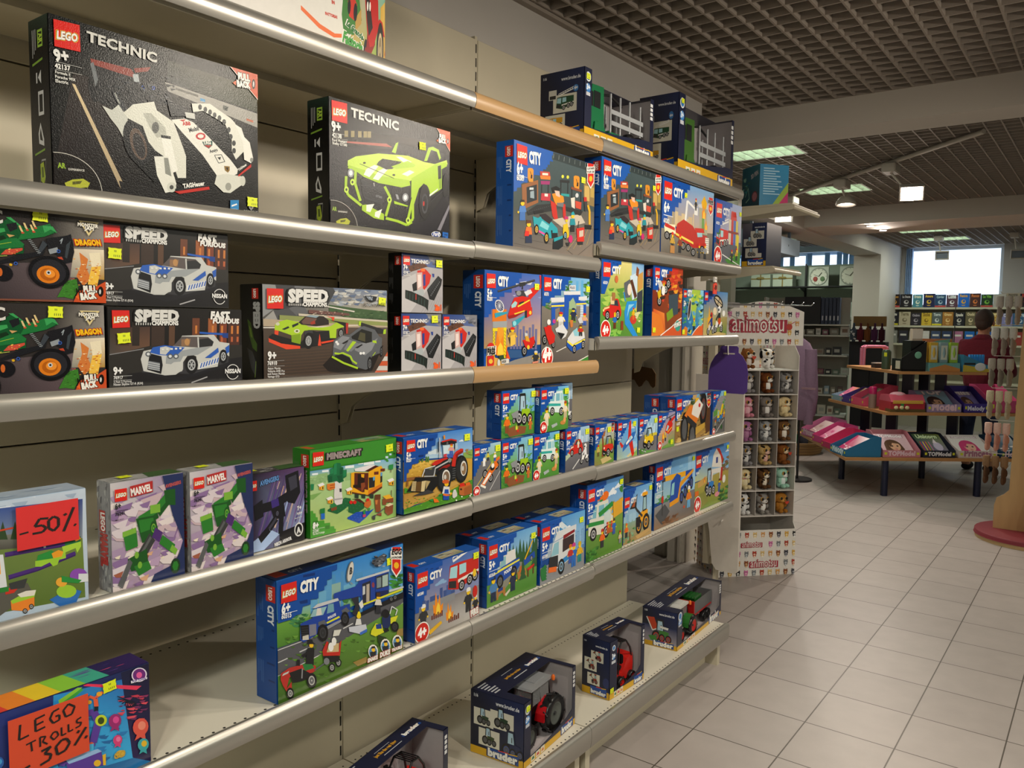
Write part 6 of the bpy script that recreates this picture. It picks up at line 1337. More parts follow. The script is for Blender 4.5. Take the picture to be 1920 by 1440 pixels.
def a_coaster(A):
    # child's park ride set: plain train on purple track,no characters
    A.trace(-330,300,530,175,565,855,-330,1080)
    A.Q(['b8c8dc','c8d4e4','a8bcd0','b0c4d8'],-400,100,600,100,600,1200,-400,1200); tufts(A,-300,550,200,300,['a0b4cc','d8e0ec'],12,60); A.Q(['3c5ca0','3c4c8c','8a94a0','7c8c5c'],-400,330,515,235,520,480,-400,520); A.Q(['6c8048','70843c','5c7430','506428'],-400,500,520,470,545,840,-400,1000); A.Q(['6c6c64','7c7c74','54524c','4c4a44'],-400,470,260,430,200,520,-400,560)
    for x in (60,130,20): A.push(x,470,110); A.P('33482c',-.25,0,.25,0,0,1); A.pop()
    A.P('5a5850',-400,830,200,740,230,800,-10,980,-400,1050)
    for q in ((70,560,300,520,500,490),(90,700,260,650,480,560)): A.L('4a2c78',22,*q); A.L('3a2060',8,q[0],q[1]+14,q[2],q[3]+14,q[4],q[5]+14)
    g = '2c8c3c'
    A.P(g,260,570,340,540,360,560,350,600,250,620); A.P('9ac838',245,605,350,590,420,545,425,590,385,600,375,630,350,640,330,615,280,640,245,640); A.P('e89c28',340,560,380,540,410,550,400,580,350,590); A.P('1f6c3c',410,480,470,455,510,460,505,490,420,515); A.P('a8d040',400,520,510,490,512,520,490,560,480,530,410,560); A.P('e89c28',470,470,500,455,510,475,480,490)
    A.L('d8dcd8',14,297,470,300,525); A.E('c83424',290,445,30,26,12); A.L('d8dcd8',22,5,400,20,560); A.E('c83424',10,430,24,34,12); A.L('c84428',10,20,420,120,400)
    A.P('d8dce0',-330,580,60,560,80,760,-330,830); A.P('e8a428',-10,600,40,580,45,680,-10,700); A.P('c83424',70,770,150,765,120,800,70,810); A.P('2c7c34',-330,820,90,760,90,790,-330,850); A.P('3a3c3c',90,740,200,710,180,770,100,780)
    A.P('e8842c',100,850,240,830,240,885,200,920,105,910); A.P('9ac838',100,850,160,815,250,790,240,830,110,870); A.P('e0dcd0',140,810,190,790,250,785,240,820,160,830); wheel(A,185,918,15,17); wheel(A,222,890,14,17)
    # flowers and balloons fill the corner where the mascots were
    A.P('2c6cb8',330,850,450,780,520,800,490,870,400,900); A.E('9ac838',430,800,60,42,16); A.E('8a4cb0',500,700,52,44,16); A.E('e8a838',400,740,34,30,14); A.P('d8dce0',500,690,560,690,562,740,500,745); A.P('2c8c3c',400,700,520,730,500,750,400,740)
    logo(A,-310,340,90,110)
def a_undersea(A):
    # underwater stage set in bright colours,no characters
    A.trace(-60,720,1130,262,1165,1040,-20,1600)
    A.Q(['2c3c8c','1c2450','2c80c0','24306c'],-80,600,1150,240,1180,1100,-40,1650); A.Q(['2c94d8','2c6cb8','3cb0e8','2c60b0'],560,480,980,380,1060,1000,560,1140); A.Q(['1c2040','1c1838','24204c','2c2050'],960,330,1140,262,1165,1040,1050,1000); A.P('e8385c',720,400,900,420,1090,440,1060,470,900,445,740,420); A.P('8ccc3c',590,520,700,430,730,430,600,570); A.P('40a848',590,560,720,440,740,445,600,590)
    tufts(A,620,1000,620,1000,['2468a8','3ca0d8','2c7cc0'],50,30,5); tufts(A,960,1120,500,700,['6c2c5c','c83c54','8c3460','e05060'],40,26,7)
    for k in range(11): a = k*.5; A.L('141c30',6,1000,540,1000-60*math.cos(a*.7),540+90*math.sin(a*.5)-30)
    A.L('e8603c',26,815,580,808,520); A.L('e8603c',20,808,520,770,500); A.L('e8603c',20,810,510,850,470); A.L('e8603c',14,770,500,755,540); A.E('f0a828',830,485,18,18,10); A.E('f0a828',770,545,16,16,10); A.R('18202c',802,580,826,618)
    A.L('5c3c9c',46,660,660,800,620,830,700,800,860,770,900); A.L('5c3c9c',36,470,900,520,960,640,1010)
    A.push(685,740,150)
    A.P('e8b82c',0,-.42,-.45,.1,-.38,.38,-.12,.42,0,.25,.2,.48,.45,.4,.46,.1); A.P('4c2c8c',0,-.3,-.32,.1,-.27,.28,-.1,.3,0,.14,.17,.34,.33,.28,.33,.08); A.P('e86ca0',.02,-.1,-.1,.06,-.02,.14,.04,.08,.12,.14,.16,.04); A.pop()
    A.E('c8d830',845,690,36,44,16); A.E('3a4c1c',845,692,20,28,12); A.E('c8d830',455,875,34,30,14); A.P('a8dcf0',625,810,680,800,690,960,640,970); A.P('78c0e8',640,810,655,808,665,965,650,968)
    A.P('5c3c9c',640,990,850,920,870,1040,660,1080); A.P('98bce8',640,980,700,940,830,910,856,930,740,980,660,1010); A.E('e8b82c',830,1020,22,26,12); A.P('48b0e0',770,870,805,860,805,920,770,925); A.P('d85c3c',765,870,790,850,810,865); A.P('2c90c8',500,1000,580,960,600,1040,520,1080); A.P('e8b82c',860,960,880,950,882,1040,866,1040)
    # striped fish and balloons where the mascots were
    for x,y,r,c,d in ((930,700,55,'9c2c70','e04c98'),(1090,760,70,'e05848','f08c74'),(950,850,40,'d8407c','f078a8'),(1110,900,50,'3ca8b0','e8b82c'),(250,960,46,'2c60b0','48a0d8')):
        A.E(c,x,y,r*.7,r,14); A.E(d,x+r*.1,y-r*.15,r*.35,r*.5,12); A.P(c,x-r*.3,y+r*.8,x+r*.4,y+r*.8,x+r*.5,y+r*1.5,x,y+r*1.15,x-r*.5,y+r*1.5)
    A.E('e8dcf0',1070,350,48,56,18); A.E('6c2c7c',1070,350,40,48,18); A.E('e860a0',1070,352,18,24,12); A.P('f0ecf4',1020,395,1120,370,1120,385,1022,415); A.T('POP TOWN',1028,410,1112,388,'5c3c9c',1.2,.04)
    A.E('d8b040',970,960,30,30,10); A.T('GO',930,1000,1000,975,'c8a038',1.2,.05); A.T('5+',8,945,60,935,'e8ecf4',1.6,.05); A.T('41250',10,975,90,955,'e8ecf4',1.3,.03)
def a_fattoria(A):
    A.trace(-620,-520,800,-220,806,318,-620,-140)
    A.Q(['e8e4dc','d8e0dc','e0dcd0','e8e4e0'],-640,-540,820,-240,820,340,-640,-100); A.Q(['4c7c38','80b8d8','78a838','c8a848'],330,-350,806,-220,806,320,380,240); A.Q(['c8a040','d8b458','b88c34','c89c3c'],740,100,806,90,806,318,740,300); A.P('2c3c2c',340,-100,420,-60,480,80,350,120)
    A.P('e86c2c',-100,-50,60,30,200,85,270,100,270,112,190,95,50,40,-100,-38)
    A.P('3c7c34',270,40,300,-60,450,-20,495,100,400,130,290,100); A.P('b8944c',420,80,490,60,490,110,420,120)
    A.P('c83424',335,10,400,0,440,40,420,90,350,60); A.E('1c1c1e',350,30,18,24,12); A.E('1c1c1e',420,60,22,30,12)
    A.T('FATTORIA!',108,12,225,45,'c8341c',1.3,.07); A.T('IN',170,-10,200,-2,'c8341c',1.2,.06)
    A.T('La Grande',315,80,505,168,'1f6c34',1.5,.06,'f0ece4',.06); A.T('Fattoria',275,122,500,212,'3c9a3c',1.9,.07,'f0ece4',.06)
    A.push(680,250,330); wheel(A,-.42,.02,.1,.22,'8a2018'); A.P('8c1410',-.4,.1,-.3,.0,-.05,.1,.0,.4,-.3,.5); A.P('b81c16',-.46,.75,-.3,.7,.08,.55,.1,.25,-.1,.1,-.26,.12,-.36,.3); A.P('2a1c1c',-.42,.7,-.28,.66,-.14,.3,-.3,.24,-.36,.4); A.E('f0ece4',-.34,.56,.03,.05,9); A.E('f0ece4',-.25,.54,.03,.05,9)
    A.P('1c1e20',-.1,.62,.12,.55,.2,.9,-.04,.96); A.P('3c4c48',-.04,.64,.1,.6,.14,.84,0,.88); A.P('1a1c1e',-.1,.94,.24,.86,.26,.92,-.08,1.0); A.P('b81c16',.0,.3,.14,.34,.26,.28,.36,.1,.28,.12,.1,.22); wheel(A,.16,.0,.15,.3,'c8b48c','1c1a18','8a7854',20); A.P('c02018',.36,-.1,.44,.1,.46,-.2); A.P('e8e4dc',-.44,.82,-.3,.8,-.3,.83,-.44,.85); A.pop()

# ================================================================ the toy boxes on the shelves
def side_print(A, kind):
    """narrow end panel; drawn with x across the depth and y down"""
    W, H = A.W, A.H
    if kind == 'city' or kind == 'dark' or kind == 'green':
        lw = min(46, .034/W*100); lh = lw*W/H
        x = 52; y = 5
        A.R('c42a1e', x, y, x+lw, y+lh*1.1); A.T('LEGO', x+lw*.28, y+lh*.12, x+lw*.28, y+lh*1.0, 'f0ece4', 1.6, .05)
        if kind == 'city': A.T('CITY', x+lw*.2, y+lh*1.35, x+lw*.2, y+lh*2.7, 'dfe6f0', 1.5, .06)
        if kind == 'green': A.T('MINECRAFT', x+lw*.2, y+lh*1.35, x+lw*.2, y+lh*5, '9a8c8c', 1.2, .06)
        c = '5c86c4' if kind == 'city' else '6a6a6c'
        rr = random.Random(int(H*1e4))
        for g in range(3):
            for k in range(4):
                yy = 14+g*27; A.R(c, 10+k*8, yy, 11.5+k*8, yy+rr.uniform(9, 20))
        if kind == 'city':
            for k in range(4): A.R('08306e', rr.uniform(50, 80), 40+k*14, 92, 41.5+k*14)
    elif kind == 'technic':
        A.Q(['1c2a24', '24342c', '0e100f', '0c0e0d'], 0, 0, 100, 0, 100, 14, 0, 14)
        A.R('86a83c', 46, 7, 72, 17); A.R('141a16', 50, 8.4, 68, 15.6); A.T('AR', 52, 9, 52, 15, '9ab83c', 1.6, .05)
        for k in range(3): A.R('9a9a98', 18+k*8, 6, 21+k*8, 22-k*2)
        A.L('6c8c30', 1.4, 16, 26, 70, 24); A.R('b8b8b6', 34, 31, 40, 37); A.P('b8b8b6', 44, 34, 60, 30, 60, 38)
        A.R('b8b8b6', 42, 42, 70, 56); A.R('101211', 47, 44, 65, 54); A.P('b8b8b6', 38, 66, 50, 60, 66, 70, 66, 74, 40, 72); A.P('101211', 44, 67, 50, 63, 60, 71, 46, 70)
        A.L('6c8c30', 1.2, 16, 78, 70, 76); A.L('8a8a86', 1, 36, 98, 50, 82, 72, 82, 66, 98); A.P('8ea02c', 42, 84, 60, 83, 68, 92, 60, 96, 44, 94); A.P('4c5a18', 48, 86, 58, 86, 60, 92, 50, 92)
    elif kind == 'speed':
        A.R('b42a20', 56, 4, 86, 15); A.T('LEGO', 64, 5, 64, 14, 'f0ece4', 1.6, .05); A.T('SPEED', 64, 18, 64, 46, 'a8a8a6', 1.5, .08)
        A.P('3c5a1c', 34, 36, 50, 40, 62, 56, 78, 62, 76, 70, 56, 66, 40, 52); A.P('6c8a2c', 40, 42, 50, 46, 56, 56, 48, 54); A.P('3a3c40', 30, 66, 56, 70, 76, 84, 70, 96, 50, 88); A.L('7a9a34', 2, 72, 80, 66, 97)
    elif kind == 'marvel':
        tufts(A, 0, 100, 0, 100, ['8a8a8c', 'a8a8a6', '6c6c70'], 60, 9, 4); A.R('b02c28', 18, 26, 66, 46); A.T('LEGO', 30, 28, 30, 45, 'f0ece4', 1.6, .05); A.T('MARVEL', 26, 47, 26, 78, 'b02c2c', 2.1, .09)
def top_print(A, kind):
    if kind == 'city':
        A.R('c42a1e', 3, 20, 11, 80); A.T('CITY', 14, 70, 24, 70, 'dfe6f0', 1.2, .05)
        A.Q(['a8b0a0', 'c8b890', '8a8c70', 'a89c80'], 42, 15, 78, 15, 78, 90, 42, 90); tufts(A, 44, 76, 25, 80, ['c84c2c', '4c7a3c', 'e0c060', '3a3c40', 'd8d8d8'], 22, 5, 3)
    elif kind == 'green':
        A.R('c8582c', 3, 20, 10, 80); A.Q(['3c8c8c', 'a8a090', '5a9c50', 'b89c5c'], 60, 15, 94, 15, 94, 90, 60, 90); tufts(A, 62, 92, 25, 80, ['5a2c1c', 'e8c060', '2c7c4c'], 14, 5)
    elif kind == 'heroes':
        tufts(A, 0, 60, 5, 95, ['a0a0a0', '7a7a7a', 'c8c8c8'], 30, 7); A.P('3c5c34', 60, 0, 100, 0, 100, 100, 52, 100)
    elif kind == 'sea':
        for k, c in enumerate(('24204c', 'd83c34', 'e8842c', 'e8c82c', '8ac83c', '3ca890', '241c54', '2c1c58')): A.P(c, k*12.5, 0, k*12.5+13, 0, k*12.5+16, 100, k*12.5+3, 100)
        tufts(A, 60, 98, 20, 80, ['e05078', '5a3c90'], 8, 5)
    elif kind == 'park':
        tufts(A, 0, 100, 10, 90, ['a0b4cc', 'd8e4f0', '7c94b4'], 16, 9)
def sticker(parent, O, U, V, N, u, v, rot=0.0, w_=0.024, h_=0.019):
    m = MB()
    O, U, V, N = map(Vector, (O, U, V, N))
    c_, s_ = math.cos(rot), math.sin(rot)
    pts = []
    n = 6
    out = [(-.5, -.5), (-.25, -.47), (0, -.5), (.25, -.47), (.5, -.5), (.46, -.2), (.5, 0), (.46, .2), (.5, .5), (.25, .47), (0, .5), (-.25, .47), (-.5, .5), (-.46, .2), (-.5, 0), (-.46, -.2)]
    for k, zz in enumerate((0.0028, 0.0031)):
        pts.append([tuple(O+U*(u+(a*w_*c_-b*h_*s_))+V*(v+(a*w_*s_+b*h_*c_))+N*zz) for a, b in out])
    m.ring(pts, 'e2ee1c', smooth=False)
    def bar(a0, a1, b0, b1):
        q = [(a0, b0), (a1, b0), (a1, b1), (a0, b1)]
        m.add([tuple(O+U*(u+(a*w_*c_-b*h_*s_))+V*(v+(a*w_*s_+b*h_*c_))+N*0.0032) for a, b in q], [(0, 1, 2, 3)], '7c8a20')
    bar(-.06, .0, .12, .3); bar(.04, .1, .12, .3)
    for k in range(4): bar(-.1+k*.13, -.04+k*.13, -.32, -.12)
    return m.build('price_sticker', mat('fluorescent_label', rough=.55, attr=True, noise=.02), parent, label='yellow price sticker')
NOTE = {}
def tbox(art, label, y0, y1, z0, h, xf, dep, side='0c458f', top=None, front=None, sk='city', tk=None, st=None, group=None, m=PRINT, q4=None, yaw=0.0, name='toy_box', cat='toy box'):
    wd = y1-y0-0.0016; xf = min(xf, -1.4215); z0 += 0.0009; h -= 0.0004
    loc = (xf-dep/2, (y0+y1)/2, z0)
    b = MB()
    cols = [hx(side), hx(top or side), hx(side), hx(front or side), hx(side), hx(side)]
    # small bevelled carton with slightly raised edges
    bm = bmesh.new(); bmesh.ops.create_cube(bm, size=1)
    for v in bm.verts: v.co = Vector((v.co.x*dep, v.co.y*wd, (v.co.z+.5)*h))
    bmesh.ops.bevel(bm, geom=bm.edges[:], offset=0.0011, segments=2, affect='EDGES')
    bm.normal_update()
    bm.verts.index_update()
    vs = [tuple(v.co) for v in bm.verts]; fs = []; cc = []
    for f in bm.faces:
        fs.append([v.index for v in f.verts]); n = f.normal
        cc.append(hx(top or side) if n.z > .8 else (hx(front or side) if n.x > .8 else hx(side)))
    bm.free()
    b.add(vs, fs, cols=cc)
    o = b.build(name, m, None, loc, yaw, label=label, cat=cat, group=group)
    A = Art(wd-0.002, h-0.002)
    if q4: A.q4 = q4
    art(A)
    fr = ((dep/2, -wd/2+0.001, 0.001), (0, 1, 0), (0, 0, 1), (1, 0, 0))
    A.build('front_print', o, *fr, m=m)
    if sk:
        S = Art(dep-0.002, h-0.002); S.R(side, 0, 0, 100, 100); side_print(S, sk); S.build('side_print', o, (-dep/2+0.001, -wd/2, 0.001), (1, 0, 0), (0, 0, 1), (0, -1, 0), m=m)
    if tk:
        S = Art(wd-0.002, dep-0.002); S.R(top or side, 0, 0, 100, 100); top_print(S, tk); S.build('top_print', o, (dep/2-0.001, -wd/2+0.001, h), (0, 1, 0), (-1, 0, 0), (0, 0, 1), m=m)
    if st:
        if len(st) > 3 and st[3] == 'top': sticker(o, (dep/2, -wd/2, h), (0, 1, 0), (-1, 0, 0), (0, 0, 1), st[0]*wd, st[1]*dep, st[2])
        else: sticker(o, *fr, st[0]*wd, st[1]*h, st[2] if len(st) > 2 else 0.0)
    return o
D5, D4, D3, D2 = SH[1], SH[2], SH[3], SH[4]
fl = 0.006   # deck surface lies this much below the rail top
Z5a, Z5c = 1.826-fl, 1.885-fl
Z4a, Z4c = 1.487-fl, 1.566-fl
Z3a, Z3b, Z3c = 1.120-fl, 1.126-fl, 1.118-fl
Z2a, Z2c = .776-fl, .785-fl
BK = '090a0a'
# level 6, very top
tbox(a_fattoria, 'large white farm toy box with red tractor picture, cut off by the top edge', 0.93, 1.378, 2.216, 0.34, -1.42, 0.10, 'd8d4cc', sk=None)
o = tbox(lambda A: (A.R('3c3c8c', 0, 0, 100, 100), A.T('KIDS', 30, 96, 96, 96, 'c83c8c', 1.4, .08)), 'purple toy box beside the white farm box, barely in view', 0.50, 0.925, 2.216, 0.30, -1.42, 0.10, '3c3c8c', sk=None)
# level 5
tbox(a_formula, 'largest black box with white racing car, far left of second shelf', 0.619, 1.021, Z5a, 0.286, -1.42, 0.072, BK, sk='technic', m=GLOSS, st=(.955, .095))
tbox(a_mustang, 'black box with lime green muscle car, right of the white racer box', 1.204, 1.611, Z5a, 0.286, -1.42, 0.073, BK, sk='technic', m=GLOSS, st=(.735, .80, .05))
tbox(a_garage, 'blue box with teal car workshop, left one of the two identical pictures', 1.887, 2.3415, 1.823, 0.316, -1.42, 0.064, '0f4d9c', st=(.83, .80), group='tuning workshop boxes')
tbox(a_garage, 'blue box with teal car workshop, right one touching the fire engine box', 2.381, 2.829, Z5c, 0.297, -1.42, 0.068, '0f4d9c', st=(.86, .81), group='tuning workshop boxes')
tbox(a_firecmd, 'wide blue box with long red fire engine and rescue ladder', 2.835, 3.33, Z5c, 0.299, -1.42, 0.066, '0f4d9c', st=(.42, .84))
tbox(a_station, 'blue box with small fire station, last on the upper toy shelf', 3.345, 3.655, Z5c, 0.281, -1.42, 0.066, '0f4d9c', st=(.93, .86))
# level 4
J = (-470, 60, 1408, 80, 1460, 1222, -505, 1335)
tbox(a_dragon, 'upper green dragon monster truck box of the stack at far left', 0.4375, 0.703, Z4a+0.1535, 0.151, -1.418, 0.07, BK, sk=None, m=GLOSS, q4=J, st=(.60, .93, -.05), group='monster truck boxes')
tbox(a_dragon, 'lower green dragon monster truck box of the stack at far left', 0.4375, 0.700, Z4a, 0.152, -1.418, 0.07, BK, sk=None, m=GLOSS, q4=J, st=(.68, .90, -.03), group='monster truck boxes')
tbox(a_skyline, 'upper silver street car box beside the dragon trucks', 0.693, 0.950, Z4a+0.150, 0.148, -1.424, 0.07, '141312', sk=None, st=(.10, .62, -.04), group='silver street car boxes')
tbox(a_skyline, 'lower silver street car box beside the dragon trucks', 0.7025, 0.977, Z4a, 0.149, -1.418, 0.07, '141312', sk=None, st=(.10, .62, .08), group='silver street car boxes')
tbox(a_aston, 'wide box with lime and grey racing cars on a track', 1.024, 1.384, Z4a, 0.204, -1.42, 0.076, '0c0c0c', sk='speed', st=(.945, .86, -.1))
tbox(a_groomer, 'snow groomer box on top of its pair', 1.431, 1.586, Z4a+0.1505, 0.149, -1.42, 0.046, BK, sk='dark', st=(.88, .86), group='snow groomer boxes')
tbox(a_groomer, 'snow groomer box at lower left, under the top one', 1.430, 1.5815, Z4a, 0.150, -1.42, 0.046, BK, sk='dark', st=(.80, .90, .04), group='snow groomer boxes')
tbox(a_groomer, 'snow groomer box at lower right, beside the helicopter box', 1.582, 1.729, Z4a, 0.150, -1.42, 0.046, BK, sk='dark', group='snow groomer boxes')
tbox(a_heli, 'blue box with red fire helicopter and burning water tower', 1.757, 2.038, Z4a, 0.277, -1.42, 0.079, '0b3f80', st=(.90, .86))
tbox(a_policechase, 'box with blue police gate, red motorbike and toy thief', 2.039, 2.32, Z4a, 0.279, -1.42, 0.07, '0b3f80', st=(.95, .87))
tbox(a_picnic, 'box with red jeep beside a blue stream, beyond the police gate box', 2.391, 2.705, Z4c, 0.274, -1.42, 0.047, '0b3f80', st=(.88, .10))
tbox(a_stunt, 'box with orange stunt ramp and flames, next to the stream box', 2.776, 3.042, Z4c, 0.276, -1.42, 0.06, '0b3f80', sk='city', st=(.06, .10))
tbox(a_stunt2, 'small green and blue stunt arena box, between orange ramp and wheel boxes', 3.044, 3.253, Z4c, 0.198, -1.42, 0.06, '0b3f80', sk=None, st=(.05, .10), group='small stunt boxes')
tbox(a_stunt3, 'small box with big stunt wheel and motorbikes, last on its shelf', 3.255, 3.520, Z4c, 0.199, -1.42, 0.06, '0b3f80', sk=None, group='small stunt boxes')
# level 3
tbox(a_coaster, 'pale blue box with green coaster train under a -50% note', 0.43, 0.660, Z3a, 0.200, -1.422, 0.07, 'a8b8cc', sk=None, tk='park', front='a8bcd0')
tbox(a_heromech, 'first grey and purple hero mech box, nearest the coaster box', 0.699, 0.842, Z3a, 0.202, -1.409, 0.047, '8a8a8c', 'a8a8a8', sk='marvel', tk='heroes', st=(.28, .55, .05, 'top'), group='green hero mech boxes')
tbox(a_heromech, 'second grey and purple hero mech box, touching the dark mech box', 0.8535, 0.998, Z3a, 0.200, -1.422, 0.047, '8a8a8c', 'a8a8a8', sk='marvel', tk='heroes', st=(.30, .55, .05, 'top'), group='green hero mech boxes')
tbox(a_darkmech, 'dark purple box with black mech and circled letter emblem', 1.009, 1.148, Z3a, 0.170, -1.443, 0.045, '1c1c20', '3c3a40', sk=None, tk='heroes', st=(.10, .6, 0, 'top'))
tbox(a_blocks, 'green box with yellow block bee house and birch tree', 1.158, 1.433, Z3a, 0.204, -1.439, 0.060, '23701c', '3a8a2c', sk='green', tk='green', st=(.90, .88, .05))
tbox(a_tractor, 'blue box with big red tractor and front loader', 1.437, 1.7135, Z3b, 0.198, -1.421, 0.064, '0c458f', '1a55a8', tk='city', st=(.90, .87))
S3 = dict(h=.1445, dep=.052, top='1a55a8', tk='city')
tbox(a_race, 'small blue box with orange racing car, first of the small row', 1.7155, 1.8425, Z3b, xf=-1.398, st=(.86, .87), **S3)
tbox(a_park, 'small blue box with green park tractor, lower one of two', 1.8435, 2.004, Z3b, xf=-1.395, st=(.9, .87), group='park tractor boxes', **S3)
tbox(a_vet, 'small blue box with white vet van, lower one of two', 2.005, 2.153, Z3b, xf=-1.395, st=(.88, .87), group='vet van boxes', **S3)
tbox(a_pbike, 'small blue box with red car chased by motorbike, front lower row', 2.187, 2.337, Z3b, xf=-1.403, st=(.88, .86), group='red car chase boxes', **S3)
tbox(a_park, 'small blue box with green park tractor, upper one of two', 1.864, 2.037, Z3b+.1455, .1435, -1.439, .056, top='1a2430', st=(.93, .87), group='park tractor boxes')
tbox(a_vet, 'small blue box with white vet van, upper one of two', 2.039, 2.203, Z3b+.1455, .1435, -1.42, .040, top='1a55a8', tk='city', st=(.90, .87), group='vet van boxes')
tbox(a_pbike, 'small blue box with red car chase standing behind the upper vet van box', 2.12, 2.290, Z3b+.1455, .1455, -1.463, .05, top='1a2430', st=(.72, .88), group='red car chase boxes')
tbox(a_pick, 'small blue box with red off-road pickup and tree', 2.389, 2.527, Z3c, xf=-1.432, st=(.70, .84), **S3)
tbox(a_plane, 'small blue box with red and blue stunt plane', 2.551, 2.7095, Z3c, xf=-1.434, st=(.80, .86), **S3)
tbox(a_taxi, 'small blue box with yellow and blue electric sports car', 2.7105, 2.8685, Z3c, xf=-1.432, st=(.88, .84), **S3)
tbox(a_fheli, 'small box with tiny red fire helicopter', 2.8695, 3.023, Z3c, xf=-1.430, st=(.80, .14), **S3)
for k, (ya, yb, lb) in enumerate(((2.37, 2.54, 'behind the off-road pickup box'), (2.55, 2.71, 'behind the stunt plane box'), (2.72, 2.89, 'behind the yellow sports car box'))):
    tbox([a_pick, a_plane, a_taxi][k], 'small blue box in the second row, '+lb, ya, yb, Z3c, .1445, -1.489, .05, top='1a55a8', tk='city', sk=None, group='second row of small blue boxes')
tbox(a_offroad, 'wide blue box with white rock crawler and huge tyres', 3.074, 3.44, Z3c, .196, -1.455, .071, top='1a55a8', tk='city', st=(.06, .30))
tbox(a_offroad, 'blue box standing behind the rock crawler box, only its end seen', 3.074, 3.42, Z3c, .196, -1.530, .071, top='1a55a8', tk='city')
tbox(a_mixer, 'blue box with yellow cement mixer lorry, at the shelf end', 3.442, 3.59, Z3c, .196, -1.445, .071, top='1a55a8', tk='city', sk=None, st=(.9, .92))
# level 2
tbox(a_undersea, 'colourful underwater stage box behind the orange -30% note', 0.43, 0.766, Z2a, .195, -1.418, .07, '24204c', sk=None, tk='sea', st=(.77, .90, .08), front='1c2450')
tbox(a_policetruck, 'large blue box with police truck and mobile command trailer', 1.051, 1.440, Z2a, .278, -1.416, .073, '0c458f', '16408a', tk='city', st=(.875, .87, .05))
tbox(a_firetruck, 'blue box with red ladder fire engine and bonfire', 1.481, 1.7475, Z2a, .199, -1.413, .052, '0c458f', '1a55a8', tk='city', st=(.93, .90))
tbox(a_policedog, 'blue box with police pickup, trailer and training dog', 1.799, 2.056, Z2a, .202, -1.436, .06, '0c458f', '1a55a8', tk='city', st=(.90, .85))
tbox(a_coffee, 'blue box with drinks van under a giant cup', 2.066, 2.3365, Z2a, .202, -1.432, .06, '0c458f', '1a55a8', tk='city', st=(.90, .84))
tbox(a_policedog, 'blue box lying in shade behind the police dog box', 1.80, 2.06, Z2a, .202, -1.502, .058, '0c458f', '123a78', tk='city', sk=None, group='shaded second row boxes')  # shade is put into the darker top colour of these second-row boxes
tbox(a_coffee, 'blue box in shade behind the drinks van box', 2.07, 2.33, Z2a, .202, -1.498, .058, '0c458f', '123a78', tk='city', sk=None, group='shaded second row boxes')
tbox(a_carrot, 'blue box with vegetable stall van and giant carrot', 2.3375, 2.599, Z2c, .274, -1.429, .068, '0c458f', '1a3c70', tk='city', st=(.92, .92))
tbox(a_digger, 'blue box with yellow wheel loader on a building site', 2.619, 2.85, Z2c, .210, -1.438, .062, '0c458f', '1a55a8', tk='city', sk=None, st=(.92, .90))
tbox(a_crane, 'blue box with yellow and blue mobile crane', 2.888, 3.278, Z2c, .278, -1.447, .056, '0c458f', '16408a', st=(.93, .90))
tbox(a_farm, 'blue box with red and white barn, end of lower toy shelf', 3.279, 3.672, Z2c, .276, -1.452, .056, '0c458f', '16408a', sk=None, st=(.94, .92))

# handwritten discount notes taped to two boxes and one clip
REDP = mat('red_orange_paper', rough=.8, attr=True, noise=.03)
def note(loc, w_, h_, strokes, label, col='d8452c', yaw=0.0, tilt=0.0, axis='x', cat='price note'):
    m = MB(col)
    m.box(-.0004, .0004, -w_/2, w_/2, 0, h_)
    A = Art(w_, h_)
    for s_ in strokes:
        A.L('1c1412', s_[0], *s_[1:])
    o = m.build('discount_note', REDP, None, loc, yaw, label=label, cat=cat)
    o.rotation_euler = (tilt, 0, yaw)
    A.build('handwriting', o, (.0004, -w_/2, 0), (0, 1, 0), (0, 0, 1), (1, 0, 0), m=REDP)
    return o
note((-1.4170, .594, 1.228), .098, .072, [(4, 4, 62, 18, 60), (5, 50, 36, 36, 34, 28, 50, 40, 50, 46, 58, 40, 66, 24, 66), (5, 58, 34, 66, 40, 66, 58, 58, 68, 50, 60, 50, 42, 58, 34), (5, 92, 20, 74, 74), (6, 76, 32, 79, 36), (6, 92, 62, 95, 64)],
     'red paper note reading -50%, taped on the coaster box', 'd82c2c', 0, .0)
def letters(txt, x0, y0, x1, y1):
    return (txt, x0, y0, x1, y1)
n2 = note((-1.4150, .585, .845), .128, .105, [
    (3, 14, 12, 12, 36, 24, 34), (3, 44, 10, 32, 12, 32, 32, 44, 30), (3, 32, 22, 42, 20), (3, 62, 8, 54, 10, 50, 20, 54, 29, 62, 27, 62, 19, 57, 19), (3, 74, 6, 67, 14, 70, 26, 78, 25, 82, 14, 74, 6),
    (2.4, 20, 48, 32, 46), (2.4, 26, 48, 27, 62), (2.4, 37, 60, 37, 44, 44, 46, 40, 53, 46, 60), (2.4, 54, 44, 50, 50, 54, 57, 60, 52, 58, 45, 54, 44), (2.4, 64, 41, 64, 55, 70, 54), (2.4, 73, 40, 73, 53, 79, 52), (2.4, 90, 36, 84, 38, 84, 43, 90, 45, 88, 50, 82, 51),
    (3.6, 8, 88, 24, 84), (3.6, 38, 68, 50, 66, 42, 74, 50, 79, 48, 87, 36, 90), (3.6, 64, 62, 56, 70, 58, 84, 68, 82, 74, 72, 70, 63, 64, 62), (3.6, 96, 56, 80, 80), (4.5, 84, 58, 87, 60), (4.5, 94, 72, 97, 74)],
    'orange-red paper note reading LEGO TROLLS -30%, on the underwater box', 'd84a28')

